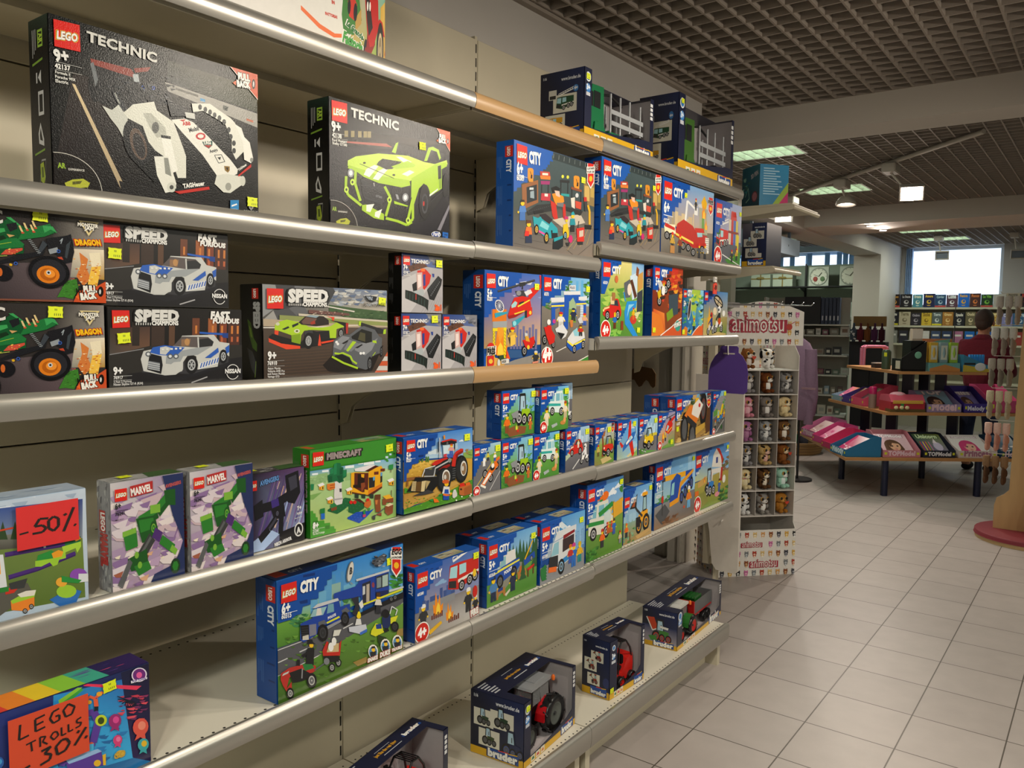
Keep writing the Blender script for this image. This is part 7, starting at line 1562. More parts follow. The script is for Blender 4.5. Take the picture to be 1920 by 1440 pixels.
# ================================================================ window boxes with plastic vehicles
NAVY, YEL, GRY = '141b38', 'd8a81c', 'b4aeb0'
def wheelset(parent, spots, col, rim, tread=True):
    for (x, y, z, r, w_) in spots:
        m = MB()
        m.lathe([(r*.62, -w_/2), (r*.95, -w_/2), (r, -w_*.3), (r, w_*.3), (r*.95, w_/2), (r*.62, w_/2)], (x, y, z), 'x', 22, col, cap=False)
        if tread:
            for k in range(16):
                a = 2*PI*k/16; c_, s_ = math.cos(a), math.sin(a)
                sg = 1 if k % 2 else -1
                m.tube((x, y+c_*r, z+s_*r), (x+sg*w_*.48, y+math.cos(a+.2)*r, z+math.sin(a+.2)*r), r*.07, None, 5, col)
        o = m.build('tyre', PLAS, parent)
        q = MB(); q.lathe([(0.0, -w_*.2), (r*.3, -w_*.25), (r*.55, -w_*.42), (r*.63, -w_*.5), (r*.63, w_*.5), (r*.55, w_*.42), (r*.3, w_*.25), (0.0, w_*.3)], (x, y, z), 'x', 18, rim, cap=False)
        q.lathe([(r*.1, -w_*.4), (r*.1, w_*.42)], (x, y, z), 'x', 8, '3a3a3c')
        q.build('wheel_rim', PLAS, parent)
def farm_tractor(parent, y0, L, z0, H, body, rim, roof, cx=0.0):
    """tractor nose towards -y, length L, height H; returns the part"""
    k = L
    def Y(t): return y0+t*k
    b = MB('1a1a1c')
    b.box(cx-.02, cx+.02, Y(.12), Y(.85), z0+.14*H, z0+.36*H, bev=.003)
    b.prism([(Y(.05), z0+.36*H), (Y(.02), z0+.5*H), (Y(.08), z0+.6*H), (Y(.42), z0+.68*H), (Y(.45), z0+.36*H)], cx-.026, cx+.026, 'x', body)
    for sx in (-1, 1):
        b.box(cx+sx*.0268-.001, cx+sx*.0268+.001, Y(.1), Y(.38), z0+.46*H, z0+.54*H, '26262a')
        # curved rear mudguard
        pts = []
        for a in range(9):
            t = PI*(.02+.93*a/8); pts.append((Y(.74)-math.cos(t)*.25*k, z0+.30*H+math.sin(t)*.36*H))
        inn = [(p[0]*.0+Y(.74)+(p[0]-Y(.74))*.88, z0+.30*H+(p[1]-z0-.30*H)*.88) for p in pts][::-1]
        b.prism(pts+inn, cx+sx*.035, cx+sx*.07, 'x', body)
        b.prism(pts, cx+sx*.034, cx+sx*.037, 'x', body)
    o = b.build('toy_tractor', PLAS, parent)
    c = MB('151517')
    zt = z0+.93*H
    for (ty, tz) in ((.40, .62), (.86, .60)):
        for sx in (-1, 1): c.tube((cx+sx*.038, Y(ty), z0+tz*H), (cx+sx*.034, Y(ty+(.03 if ty < .5 else -.03)), zt), .0028, None, 6)
    for sx in (-1, 1): c.tube((cx+sx*.038, Y(.63), z0+.5*H), (cx+sx*.034, Y(.6), zt), .0022, None, 6)
    c.box(cx-.02, cx+.02, Y(.6), Y(.72), z0+.5*H, z0+.64*H, '1c1c1e', .004); c.box(cx-.02, cx+.02, Y(.70), Y(.74), z0+.6*H, z0+.8*H, '1c1c1e', .004)
    c.lathe([(.016, 0), (.016, .003)], (cx, Y(.52), z0+.72*H), 'z', 12, '111111')
    c.build('cab_frame', PLAS, o)
    g = MB(); 
    for sx in (-1, 1): g.box(cx+sx*.0375-.0005, cx+sx*.0375+.0005, Y(.43), Y(.82), z0+.62*H, zt)
    g.box(cx-.034, cx+.034, Y(.425), Y(.428), z0+.66*H, zt)
    g.build('cab_glazing', mat('clear_plastic', 'c8ccce', rough=.1, alpha=.16, spec=.6), o)
    rf = MB(roof); rf.prism([(Y(.34), zt), (Y(.36), zt+.035*H), (Y(.44), zt+.065*H), (Y(.84), zt+.065*H), (Y(.9), zt+.02*H), (Y(.9), zt)], cx-.045, cx+.045, 'x')
    rf.box(cx-.03, cx+.03, Y(.5), Y(.76), zt+.064*H, zt+.075*H); rf.lathe([(.006, 0), (.007, .012), (.003, .018)], (cx+.05, Y(.86), zt-.005), 'z', 8, 'e06a1c')
    rf.build('cab_roof', PLAS, o)
    rr = .235*L; fr = .15*L
    wheelset(o, [(cx+.062, Y(.76), z0+rr*1.09, rr, .034), (cx-.062, Y(.76), z0+rr*1.09, rr, .034), (cx+.055, Y(.2), z0+fr*1.09, fr, .026), (cx-.055, Y(.2), z0+fr*1.09, fr, .026)], '131315', rim)
    return o
def forklift(parent, y0, L, z0, H):
    Y = lambda t: y0+t*L
    b = MB('c4221c')
    b.prism([(Y(.30), z0+.08*H), (Y(.30), z0+.30*H), (Y(.52), z0+.28*H), (Y(.70), z0+.52*H), (Y(.90), z0+.58*H), (Y(.93), z0+.36*H), (Y(.90), z0+.12*H)], -.034, .034, 'x')
    b.box(-.036, .036, Y(.32), Y(.6), z0+.10*H, z0+.2*H, '202022', .003)
    o = b.build('toy_forklift', PLAS, parent)
    c = MB('131315')
    for sx in (-1, 1):
        c.path([(sx*.034, Y(.36), z0+.28*H), (sx*.032, Y(.40), z0+.80*H), (sx*.030, Y(.5), z0+.92*H), (sx*.030, Y(.68), z0+.90*H), (sx*.033, Y(.80), z0+.74*H), (sx*.034, Y(.86), z0+.54*H)], .0035, 6)
        c.box(sx*.022-.004, sx*.022+.004, Y(.20), Y(.26), z0+.04*H, z0+.93*H)
        c.box(sx*.018-.003, sx*.018+.003, Y(-.05), Y(.2), z0+.03*H, z0+.05*H)
    for t in (.12, .36, .6, .9): c.box(-.026, .026, Y(.19), Y(.21), z0+t*H, z0+(t+.04)*H)
    for t in range(5): c.tube((-.03, Y(.5+t*.045), z0+.915*H), (.03, Y(.5+t*.045), z0+.915*H), .0018, None, 5)
    c.box(-.024, .024, Y(.5), Y(.62), z0+.3*H, z0+.38*H, '1a1a1c', .003); c.box(-.024, .024, Y(.61), Y(.65), z0+.36*H, z0+.6*H, '1a1a1c', .003)
    c.build('mast_and_cage', PLAS, o)
    r = .125*L
    wheelset(o, [(.04, Y(.38), z0+r, r, .026), (-.04, Y(.38), z0+r, r, .026), (.038, Y(.82), z0+r*.95, r*.95, .022), (-.038, Y(.82), z0+r*.95, r*.95, .022)], '131315', 'c4221c', False)
    return o
def timber_truck(parent, y0, L, z0, H, green):
    Y = lambda t: y0+t*L
    X = .016; Tm = Matrix.Translation((X, 0, 0)); b = MB(green); b.T = Tm
    b.prism([(Y(.0), z0+.2*H), (Y(-.0), z0+.55*H), (Y(.03), z0+.98*H), (Y(.22), z0+1.0*H), (Y(.23), z0+.2*H)], -.06, .06, 'x')
    for sx in (-1, 1):
        b.box(sx*.0607-.001, sx*.0607+.001, Y(.06), Y(.16), z0+.6*H, z0+.88*H, '151a1c'); b.box(sx*.058-.003, sx*.058+.003, Y(.02), Y(.05), z0+.6*H, z0+.85*H, '17181a')
        b.prism([(Y(.05), z0+.2*H), (Y(.06), z0+.34*H), (Y(.18), z0+.38*H), (Y(.24), z0+.2*H)], sx*.0605, sx*.066, 'x', green)
    b.box(-.045, .045, Y(-.01), Y(0), z0+.24*H, z0+.5*H, '17181a'); b.box(-.045, .045, Y(-.006), Y(.006), z0+.6*H, z0+.88*H, '1c2226')
    b.box(-.02, .02, Y(.22), Y(.98), z0+.18*H, z0+.26*H, '141416')
    o = b.build('toy_timber_truck', PLAS, parent)
    s = MB('a4a8ac'); s.T = Tm
    for t in (.38, .55, .72, .92):
        for sx in (-1, 1):
            s.tube((sx*.05, Y(t), z0+.30*H), (sx*.05, Y(t), z0+.98*H), .004, None, 8)
        s.box(-.052, .052, Y(t)-.004, Y(t)+.004, z0+.28*H, z0+.32*H)
    for zz in (.42, .62): s.box(.051, .055, Y(.38), Y(.96), z0+zz*H, z0+(zz+.08)*H)
    s.box(-.05, .05, Y(.36), Y(.97), z0+.26*H, z0+.30*H, green)
    s.build('stake_bed', PLAS, o)
    a = MB('c8241c'); a.T = Tm; a.box(-.02, .035, Y(.27), Y(.31), z0+.6*H, z0+.86*H, bev=.004); a.path([(.02, Y(.29), z0+.36*H), (.02, Y(.29), z0+.95*H), (.02, Y(.5), z0+1.02*H), (.02, Y(.7), z0+.9*H)], .005, 7, '1d1d1f')
    a.build('crane', PLAS, o)
    r = .09*L
    wheelset(o, [(X+sx*.05, Y(t), z0+r, r, .024) for sx in (-1, 1) for t in (.13, .7, .87)], '161618', '6c6e70', False)
    return o
def trailer(parent, y0, L, z0, H):
    Y = lambda t: y0+t*L
    b = MB('b01c1c')
    b.box(-.05, .05, Y(0), Y(.04), z0+.42*H, z0+.86*H); b.box(-.05, .05, Y(.04), Y(.96), z0+.40*H, z0+.46*H); b.prism([(Y(.1), z0+.42*H), (Y(.14), z0+.3*H), (Y(.3), z0+.42*H)], -.02, .02, 'x')
    for sx in (-1, 1): b.box(sx*.048-.002, sx*.048+.002, Y(.04), Y(.96), z0+.46*H, z0+.84*H, '5c5e60')
    b.box(-.05, .05, Y(.95), Y(.97), z0+.46*H, z0+.84*H, '5c5e60')
    o = b.build('toy_trailer', PLAS, parent)
    c = MB('1f5a24'); c.prism([(Y(.12), z0+.9*H), (Y(.5), z0+.9*H), (Y(.42), z0+.56*H), (Y(.2), z0+.56*H)], -.04, .04, 'x')
    for k in range(6): c.box(-.04+k*.015, -.035+k*.015, Y(.14), Y(.48), z0+.9*H, z0+.93*H)
    c.build('loader_bucket', PLAS, o)
    wheelset(o, [(sx*.045, Y(t), z0+.17*H, .17*H, .022) for sx in (-1, 1) for t in (.55, .75)], '131315', '2a2a2c', False)
    return o
def brud(A, x0, y0, x1, y1, k=1.6):
    A.P('1f4c9c', x0-2, y0+2, x1+2, y1+2, x1+2, y1-12, x0-2, y0-12)
    A.T('bruder', x0, y0, x1, y1, 'f2f2ee', k*.62, .07, '1c2c5c', .05)
    A.L('d83c28', 1.4, x0+(x1-x0)*.35, y0-12, x0+(x1-x0)*.7, y1-13); A.L('e8b41c', 1.4, x0+(x1-x0)*.7, y0-12, x1, y1-13.5)
def mini(A, x, y, w_, h_, c, kind):
    A.R('d8d6c8', x, y, x+w_, y+h_); A.push(x+w_*.5, y+h_*.85, w_*.75); kind(A, 0, 0, 1) if kind is not digger else digger(A, 0, 0, 1, c); A.pop()
def wbox(label, loc, dep, L, H, yaw, fill, side_fn, group, win=(.14, .93), open_top=True, yb=.10, st=None):
    """window box: x = depth (front at +dep/2), y = length, z = height; front and top are cut open"""
    t = .0015; a, b_ = -L/2+win[0]*L, -L/2+win[1]*L
    m = MB(NAVY)
    m.box(-dep/2, dep/2, -L/2, L/2, 0, t, YEL)
    m.box(-dep/2+t, dep/2-t, -L/2+t*2, L/2-t*2, t, t*1.4, 'c4bcbe'); m.box(-dep/2, -dep/2+t, -L/2, L/2, t, H, GRY); m.box(-dep/2-.0004, -dep/2, -L/2, L/2, t, H, NAVY)
    for s_ in (-1, 1):
        y_ = s_*(L/2-t/2); m.box(-dep/2+t, dep/2, y_-t/2, y_+t/2, t, H-t, NAVY); m.box(-dep/2+t, dep/2, y_-t/2-(.0003 if s_ > 0 else -t), y_-t/2 if s_ > 0 else y_+t/2+.0003, t, H-t, GRY)
    xt = dep*.04
    m.box(-dep/2, xt if open_top else dep/2, -L/2, L/2, H-t, H, NAVY)
    if open_top:
        m.box(xt, dep/2, -L/2, a, H-t, H, NAVY); m.box(xt, dep/2, b_, L/2, H-t, H, NAVY)
    m.box(dep/2-t, dep/2, -L/2, L/2, 0, H*yb, YEL)
    # front card with its curved lower window edge
    pts = [(-L/2, H*yb), (L/2, H*yb), (L/2, H), (b_, H)]
    for k in range(9):
        u = k/8; pts.append((b_+(a-b_)*u, H*(yb+.01+.15*(1-u)**1.6) if k else H*.30))
    pts += [(a, H), (-L/2, H)]
    m.prism(pts, dep/2-t, dep/2, 'x', NAVY)
    o = m.build('window_box', PRINT, None, loc, yaw, label=label, cat='boxed toy', group=group)
    S = Art(dep-.002, H-.002); S.Q(['10152c', '24305c', '1a2242', '10152c'], 0, 0, 100, 0, 100, 100, 0, 100); S.R(YEL, 0, 88, 100, 100)
    S.T('1:16', 6, 9, 14, 9, 'd8dce4', 1.4, .04); S.T('www.bruder.de', 48, 14, 92, 14, 'd8dce4', 1.35, .04); side_fn(S); brud(S, 34, 96, 90, 96, 1.5)
    S.build('side_print', o, (-dep/2+.001, -L/2-.0008, .001), (1, 0, 0), (0, 0, 1), (0, -1, 0))
    F = Art(L-.002, H-.002); w0 = win[0]*100
    F.P(NAVY, *[c for p in pts for c in ((p[0]/L+.5)*100, (1-p[1]/H)*100)]); F.R(YEL, 0, 100-yb*100, 100, 100)
    F.E('e8ecf0', w0*.5, 12, min(w0*.36, 4.4), None, 16); F.E('3c7cc0', w0*.5, 12, min(w0*.26, 3.2), None, 14)
    F.E('3c84cc', w0*.5, 28, min(w0*.34, 4.2), None, 14); F.T('3+', w0*.26, 30.5, w0*.74, 30.5, 'f0f4f8', 1.3, .06); F.R('c8ccd4', w0*.22, 34, w0*.78, 39)
    for k in range(3): F.R('e0dccc', 13+k*9, 90-k*.5, 20+k*9, 99); F.P(['2c6c34', 'c83c28', 'd87c28'][k], 14+k*9, 97, 19+k*9, 97, 18+k*9, 92, 15+k*9, 93)
    brud(F, 72, 97.5, 94, 97.5, 2.0)
    for k in range(4): F.R('e0e2e4', 94.6, 8+k*7, 98.4, 13+k*7)
    F.build('front_print', o, (dep/2, -L/2+.001, .001), (0, 1, 0), (0, 0, 1), (1, 0, 0))
    T = Art(L-.002, dep*.5); T.T('just like the real thing', 34, 60, 62, 60, 'd8a02c', 1.5, .04); T.R('a8acb4', 38, 30, 58, 33); T.R('c0c4cc', 40, 76, 64, 80); brud(T, 72, 66, 94, 66, 1.3)
    for k in range(6): T.R('b8bcc4', 4, 14+k*13, 17-(k % 3)*2, 20+k*13)
    T.build('top_print', o, (0.0, -L/2+.001, H), (0, 1, 0), (-1, 0, 0), (0, 0, 1))
    fill(o)
    if st: sticker(o, (dep/2, -L/2, 0), (0, 1, 0), (0, 0, 1), (1, 0, 0), *st)
    return o
def sd_tractor(A):
    mini(A, 6, 26, 38, 27, '', lambda A, x, y, s: tractor2(A, x, y, s, '2c4430', '1a1c1c', '5a5c5c')); mini(A, 38, 22, 44, 28, '', lambda A, x, y, s: tractor2(A, x, y, s, '24402c', '1a1c1c', '5a5c5c')); mini(A, 16, 56, 40, 27, '', lambda A, x, y, s: tractor2(A, x, y, s, '3c4c2c', '1a1c1c', '5a5c5c'))
    A.push(80, 86, 44); tractor2(A, 0, 0, 1, '1e2850', '18203c', '4a5894'); A.pop()
def sd_fork(A):
    mini(A, 32, 22, 46, 18, 'b02c24', digger); mini(A, 8, 36, 46, 22, 'b0442c', digger); mini(A, 20, 62, 46, 20, 'b0442c', digger); A.E('283468', 90, 72, 12, 9, 14)
def sd_fendt(A):
    A.Q(['24305c', '24305c', '9a94a0', '9a94a0'], 0, 44, 100, 44, 100, 88, 0, 88); A.P('b83c20', 14, 24, 34, 22, 46, 50, 30, 56); A.L('d8d8d4', 3, 12, 24, 30, 58, 46, 50); A.push(56, 82, 62); tractor2(A, 0, 0, 1, '3c7c34', '2a2c2c', 'c03028'); A.pop(); A.P('3c8034', 18, 74, 40, 70, 44, 84, 26, 86); A.P('e0e0dc', 50, 42, 76, 44, 74, 50, 52, 48)
def sd_truck(A):
    mini(A, 30, 34, 54, 26, '', lambda A, x, y, s: ftruck(A, x, y, s, '1f4a30')); mini(A, 12, 62, 46, 24, '', lambda A, x, y, s: ftruck(A, x, y, s, 'd8a020', False)); A.R('d0cfc6', 20, 26, 38, 40); A.R('2a2a2a', 22, 34, 36, 39); A.E('3c7cc0', 82, 28, 6, 5, 12); A.T('4+', 78, 30, 86, 30, 'f0f0f0', 1.3, .05)
zb = 0.200-.006+.0008
wbox('boxed red farm tractor with grey cab roof, on the bottom shelf', (-1.5475, 2.155, zb), .205, .352, .214, math.radians(5), lambda o: farm_tractor(o, -.125, .27, .003, .19, 'b8141c', '5c605c', '8c8e92'), sd_tractor, 'boxed vehicles on the bottom shelf', win=(.12, .94), st=(.022, .192))
wbox('boxed red forklift truck, between the red and green tractors', (-1.508, 2.695, zb), .125, .252, .224, math.radians(-3), lambda o: forklift(o, -.09, .19, .004, .19), sd_fork, 'boxed vehicles on the bottom shelf', win=(.2, .9), st=(.014, .035))
wbox('long box with green tractor, red trailer and green loader bucket', (-1.548, 3.42, zb), .165, .555, .168, math.radians(3), lambda o: (farm_tractor(o, -.215, .19, .003, .15, '2c6c2c', 'b82420', 'c8c8c4'), trailer(o, .0, .24, .003, .15)), sd_fendt, 'boxed vehicles on the bottom shelf', win=(.1, .97))
wbox('boxed black forklift, nearest the camera at the bottom edge', (-1.543, 1.535, zb), .125, .36, .222, math.radians(11), lambda o: forklift(o, -.06, .19, .004, .19), sd_fork, 'boxed vehicles on the bottom shelf', win=(.2, .93))
zt = 2.226-.006+.0008
wbox('boxed bright green timber lorry on the top shelf, nearer one', (-1.521, 2.53, zt+.0), .175, .49, .228, 0, lambda o: timber_truck(o, -.19, .40, .004, .19, '0f6c40'), sd_truck, 'boxed timber lorries', win=(.09, .95), yb=.16, st=(.02, .20))
wbox('boxed olive green timber lorry on the top shelf, farther one', (-1.521, 3.275, zt), .175, .57, .31, 0, lambda o: timber_truck(o, -.215, .47, .004, .23, '3a6424'), sd_truck, 'boxed timber lorries', win=(.10, .96), yb=.16, st=(.03, .28))

# ================================================================ end unit, hanging cards, plush display
def poly_card(name, pts, loc, yaw, thick, col, label, cat, m=CARD):
    b = MB(col); b.prism(pts, -thick/2, thick/2, 'y'); return b.build(name, m, None, loc, yaw, label=label, cat=cat)
# unit beyond the toy shelves: white end panel, two upper shelves seen end-on
g = empty('end_shelving', (-1.80, 4.55, 0), 0, 'white end panel with two high shelves, beyond the toy shelving', 'shelving unit')
def rel(mb, name, m, parent=g):
    mb.T = Matrix.Translation((1.80, -4.55, 0)); 
    mb.v = [(x+1.80, y-4.55, z) for x, y, z in mb.v]; mb.T = None
    return mb.build(name, m, parent)
b = MB()
pts = [(-1.80, .24), (-1.775, .205), (-1.66, .20), (-1.645, .215), (-1.642, 1.32), (-1.66, 1.33), (-1.93, 1.33), (-1.93, 1.0), (-1.82, .42)]
b.prism(pts, 4.34, 4.36, 'y', 'd8d0c6')
pn = rel(b, 'end_panel', CARD)
pg = MB()
for x, z in ((-1.757, .555), (-1.722, .55), (-1.742, .50)): pg.tube((x, 4.34, z), (x, 4.318, z-.006), .0045, None, 8)
rel(pg, 'peg', WHITEM)
b = MB(); b.box(-1.87, -1.83, 4.37, 4.41, .22, 2.6); b.box(-1.80, -1.785, 4.362, 4.41, 0, .26); b.box(-1.86, -1.79, 4.385, 4.41, .22, .26)
rel(b, 'frame', SHELFM)
for z, xe in ((1.935, -1.507), (2.265, -1.414)):
    b = MB(); b.box(-1.92, xe, 4.345, 4.80, z-.012, z); b.prism([(-1.92, z-.013), (xe, z-.013), (xe+.004, z-.035), (-1.70, z-.060), (-1.92, z-.075)], 4.342, 4.346, 'y'); b.tube((xe+.001, 4.343, z-.02), (xe+.001, 4.80, z-.02), .012, None, 10)
    rel(b, 'shelf', SHELFM)
def sd_min(A):
    A.Q(['10152c', '24305c', '1a2242', '10152c'], 0, 0, 100, 0, 100, 100, 0, 100); A.Q(['5a5460', '6a6670', '24304c', '24304c'], 0, 0, 40, 0, 40, 50, 0, 50); A.R(YEL, 0, 88, 100, 100); A.T('www.bruder.de', 50, 11, 92, 11, 'd8dce4', 1.35, .04)
    for x, y, w_, h_ in ((34, 18, 56, 19), (6, 36, 54, 18), (14, 58, 52, 22)): A.R('c8c6bc', x, y, x+w_, y+h_); A.push(x+w_*.5, y+h_*.8, w_*.7); tractor2(A, 0, 0, 1, '8a8880', '3a3a3a', 'a8a8a8'); A.pop()
    A.R('c8c6bc', 60, 70, 82, 80); brud(A, 26, 96, 88, 96, 1.5)
o = MB(); o.box(-.068, .068, -.12, .12, 0, .236, NAVY); o = o.build('toy_box', PRINT, None, (-1.6175, 4.475, 1.9358), 0, label='dark blue vehicle box seen end-on, on the high end shelf', cat='toy box')
S = Art(.134, .234); sd_min(S); S.build('side_print', o, (-.067, -.12, .001), (1, 0, 0), (0, 0, 1), (0, -1, 0))
o = MB('1f7aa8'); o.box(-.09, .09, -.09, .09, 0, .232); o = o.build('toy_box', PRINT, None, (-1.628, 4.52, 2.2658), math.radians(52), label='teal and blue craft kit box on the topmost end shelf', cat='toy box')
S = Art(.178, .23)
def kitart(A, dark):
    A.Q(['1c5a70', '2a7a90', '1c5068', '174456'] if dark else ['1f86b8', '2a90c0', '1c7aa8', '1f80a8'], 0, 0, 100, 0, 100, 100, 0, 100)  # the dark left face has its shade put into the print colour
    if dark: A.T('3D PEN', 52, 30, 92, 22, 'b8b8c4', 1.5, .08); A.E('7a3c50', 74, 74, 17, None, 18); A.E('c08090', 74, 74, 13, None, 14); A.L('8ab8a8', 3, 20, 70, 36, 50, 44, 76, 24, 84); tufts(A, 4, 50, 20, 60, ['2c8c98', '8ac0b0', '3c6c60'], 12, 7)
    else:
        for k in range(11): A.R('a8d0e4', 12, 8+k*6, 50+(k*17 % 30), 10.6+k*6)
        A.P('9ab83c', 40, 100, 100, 40, 100, 100); A.P('c8286c', 60, 100, 100, 62, 100, 100)
kitart(S, True); S.build('left_print', o, (-.09, .089, .001), (0, -1, 0), (0, 0, 1), (-1, 0, 0))
S = Art(.178, .23); kitart(S, False); S.build('right_print', o, (-.089, -.09, .001), (1, 0, 0), (0, 0, 1), (0, -1, 0))
# clear acrylic hooks below
b = MB()
for k in range(4): b.path([(-1.88, 4.46+.09*k, 1.735), (-1.50+.03*k, 4.46+.09*k, 1.728), (-1.485+.03*k, 4.46+.09*k, 1.745)], .003, 7)
b.box(-1.885, -1.86, 4.4105, 4.80, 1.72, 1.75); b.build('display_hooks', mat('bright_wire', 'c8ccd0', rough=.25, metal=.8), None, label='bright wire hooks with clear tips, above the plush display', cat='hooks')
# hanging cards
CL = [(0, 0), (.178, 0), (.192, .012), (.194, .10), (.186, .145), (.165, .18), (.145, .195), (.145, .218), (.138, .225), (.062, .225), (.056, .218), (.054, .2), (.03, .175), (.01, .14), (0, .10)]
o = poly_card('hanging_card', CL, (-1.562, 3.66, 1.288), 0, .004, '4a2f7c', 'purple bag-shaped cardboard tag hanging at the shelf end', 'shelf card')
s_ = MB('b8b0a8'); s_.box(.072, .128, -.0027, -.0021, .186, .192); s_.build('slot', CARD, o)
b = MB(); b.path([(-1.466, 3.657, 1.472), (-1.466, 3.652, 1.50), (-1.466, 3.652, 1.535), (-1.45, 3.60, 1.535)], .003, 6); b.build('clip', WHITEM, None, label='white plastic clip holding the purple tag', cat='clip')
b = MB(); b.T = Matrix.Translation((0, 0, 0)); b.prism([(-.02, 0), (.03, 0), (.03, .045), (.012, .05), (-.02, .042)], -.002, .002, 'x', 'd8402c'); o = b.build('discount_note', REDP, None, (-1.400, 3.315, 1.745), math.radians(6), label='small red discount tag clipped above the stunt wheel box', cat='price note')
A = Art(.045, .03); A.T('-30', 10, 70, 90, 60, '2a1410', 1.3, .05); A.build('handwriting', o, (.0021, -.015, .008), (0, 1, 0), (0, 0, 1), (1, 0, 0), m=REDP)
b = MB(); b.box(-.004, .004, -.012, .012, 0, .022); b.box(-.03, .004, -.004, .004, .01, .014); b.build('clip', WHITEM, None, (-1.400, 3.318, 1.796), label='white clip above the small red discount tag', cat='clip')
GP = [(0, 0), (.36, 0), (.36, .36), (.27, .36), (.25, .30), (.20, .33), (.15, .29), (.10, .30), (.09, .38), (0, .40)]
poly_card('cardboard_sign', GP, (-3.09, 5.62, .82), 0, .02, '1f4638', 'dark green cardboard cut-out behind the toy shelving', 'sign')
BP = [(.02*k, 0.03*math.sin(k*1.1)) for k in range(12)]+[(.22, .08), (.19, .12), (.10, .13), (.02, .11), (-.01, .05)]
poly_card('cardboard_sign', BP, (-3.02, 5.56, 1.155), 0, .01, '6a4c2c', 'brown scalloped cardboard piece above the green cut-out', 'sign')
b = MB('c8bfae'); 
for k in range(4): b.box(-3.04+.035*k, -3.02+.035*k, 5.575, 5.58, 1.24+.01*k, 1.48)
b.box(-3.1, -2.75, 5.59, 5.60, 1.48, 1.5); b.box(-3.09, -3.07, 5.59, 5.6, 1.2, 2.7); b.box(-3.06, -2.78, 5.6, 5.606, .9, 1.48)
b.build('ribbon_strips', CARD, None, label='pale ribbon strips hanging in the passage', cat='ribbons')
b = MB('3a3c6c'); b.ell((-3.0, 5.95, .10), (.22, .16, .10)); b.build('fabric_bundle', CLOTH, None, label='dark blue bundle on the floor behind the shelves', cat='bundle')

# ---- plush display stand, turned towards the aisle
DA = math.atan2(5.208-4.82, -1.597+1.956)
STR = [('d8a060', 'e8e0d4'), ('8a4a24', 'd8b080'), ('3a3a44', 'a8a8b0'), ('d8a84c', 'f0e0b0'), ('1c1c20', 'f0f0ee'), ('c86ca0', 'e8b0c8'), ('7c8084', 'c8ccd0'), ('b03c28', 'e8c8b0'), ('e0c080', 'f4ecd8')]
def critter(A, x, y, s, k):
    c, d = STR[k % len(STR)]
    A.E(c, x, y+s*.75, s*.62, s*.7*A.W/A.H*1.0, 9); A.E(d, x, y+s*.9*A.W/A.H, s*.34, s*.4*A.W/A.H, 8)
    for sx in (-1, 1): A.E(c, x+sx*s*.5, y-s*.75*A.W/A.H, s*.26, s*.3*A.W/A.H, 6)
    A.E(c, x, y-s*.2*A.W/A.H, s*.8, s*.66*A.W/A.H, 10); A.E(d, x, y+s*.1*A.W/A.H, s*.4, s*.3*A.W/A.H, 8)
    for sx in (-1, 1): A.E('141414', x+sx*s*.34, y-s*.2*A.W/A.H, s*.13, s*.14*A.W/A.H, 5)
def pattern(A, step, seed=0, skip=()):
    sy = step*1.12*A.W/A.H; r = 0; y = sy*.5
    k = seed
    while y < 100:
        x = step*.5
        while x < 100:
            if not any(a <= x <= c and b_ <= y <= d for a, b_, c, d in skip): critter(A, x, y, step*.34, k)
            k += 1; x += step
        k += 3; y += sy
def word(A, x0, y0, x1, y1): A.T('animotsu', x0, y0, x1, y1, 'f0ece6', 1.45, .0, 'a8243c', .07)
dsp = empty('plush_display', (-1.956, 4.82, 0), DA, 'white cardboard plush display printed with small animals', 'display stand')
W_, D_ = .53, .33
wh = 'e4dfd8'
b = MB(wh); b.box(0, W_, 0, .004, 0, .300); b.box(0, .004, 0, D_, 0, 1.50); b.box(W_-.004, W_, 0, D_, 0, .30); b.prism([(0, .30), (D_, .30), (D_, 1.50), (.10, 1.50), (.03, 1.42), (.03, .34)], W_-.004, W_, 'x')
b.box(0, W_, D_-.004, D_, 0, 1.52); b.build('carcass', CARD, dsp)
b = MB('c8c2bc')
xs = [.004, .13, .262, .398, W_-.004]
zs = [.385]+[.55+.156*k for k in range(6)]
for z in zs: b.box(.004, W_-.004, .03, D_-.004, z-.006, z, 'd8d2cc')
b.build('tray', CARD, dsp)
b = MB('b8b2ac')
for x in xs[1:-1]: b.box(x-.002, x+.002, .035, D_-.004, .385, 1.325)
b.build('divider', CARD, dsp)
hd = []
for k in range(13):
    t = k/12; hd.append((W_*t, 1.70+.065*math.sin(PI*t)))
b = MB(wh); b.prism([(W_, 1.487), (W_, 1.70)]+hd[::-1][1:-1]+[(0, 1.70), (0, 1.487)], -.004, 0, 'y'); b.box(.02, .03, 0, .25, 1.49, 1.50)
b.build('header', CARD, dsp)
A = Art(W_, .28); pattern(A, 9.6, 1, ((0, 36, 80, 72),)); word(A, 8, 68, 74, 68); A.E('b83c2c', 81, 58, 4, None, 10); A.L('b83c2c', 1, 83, 52, 88, 46)
AW = Art(W_, .28)
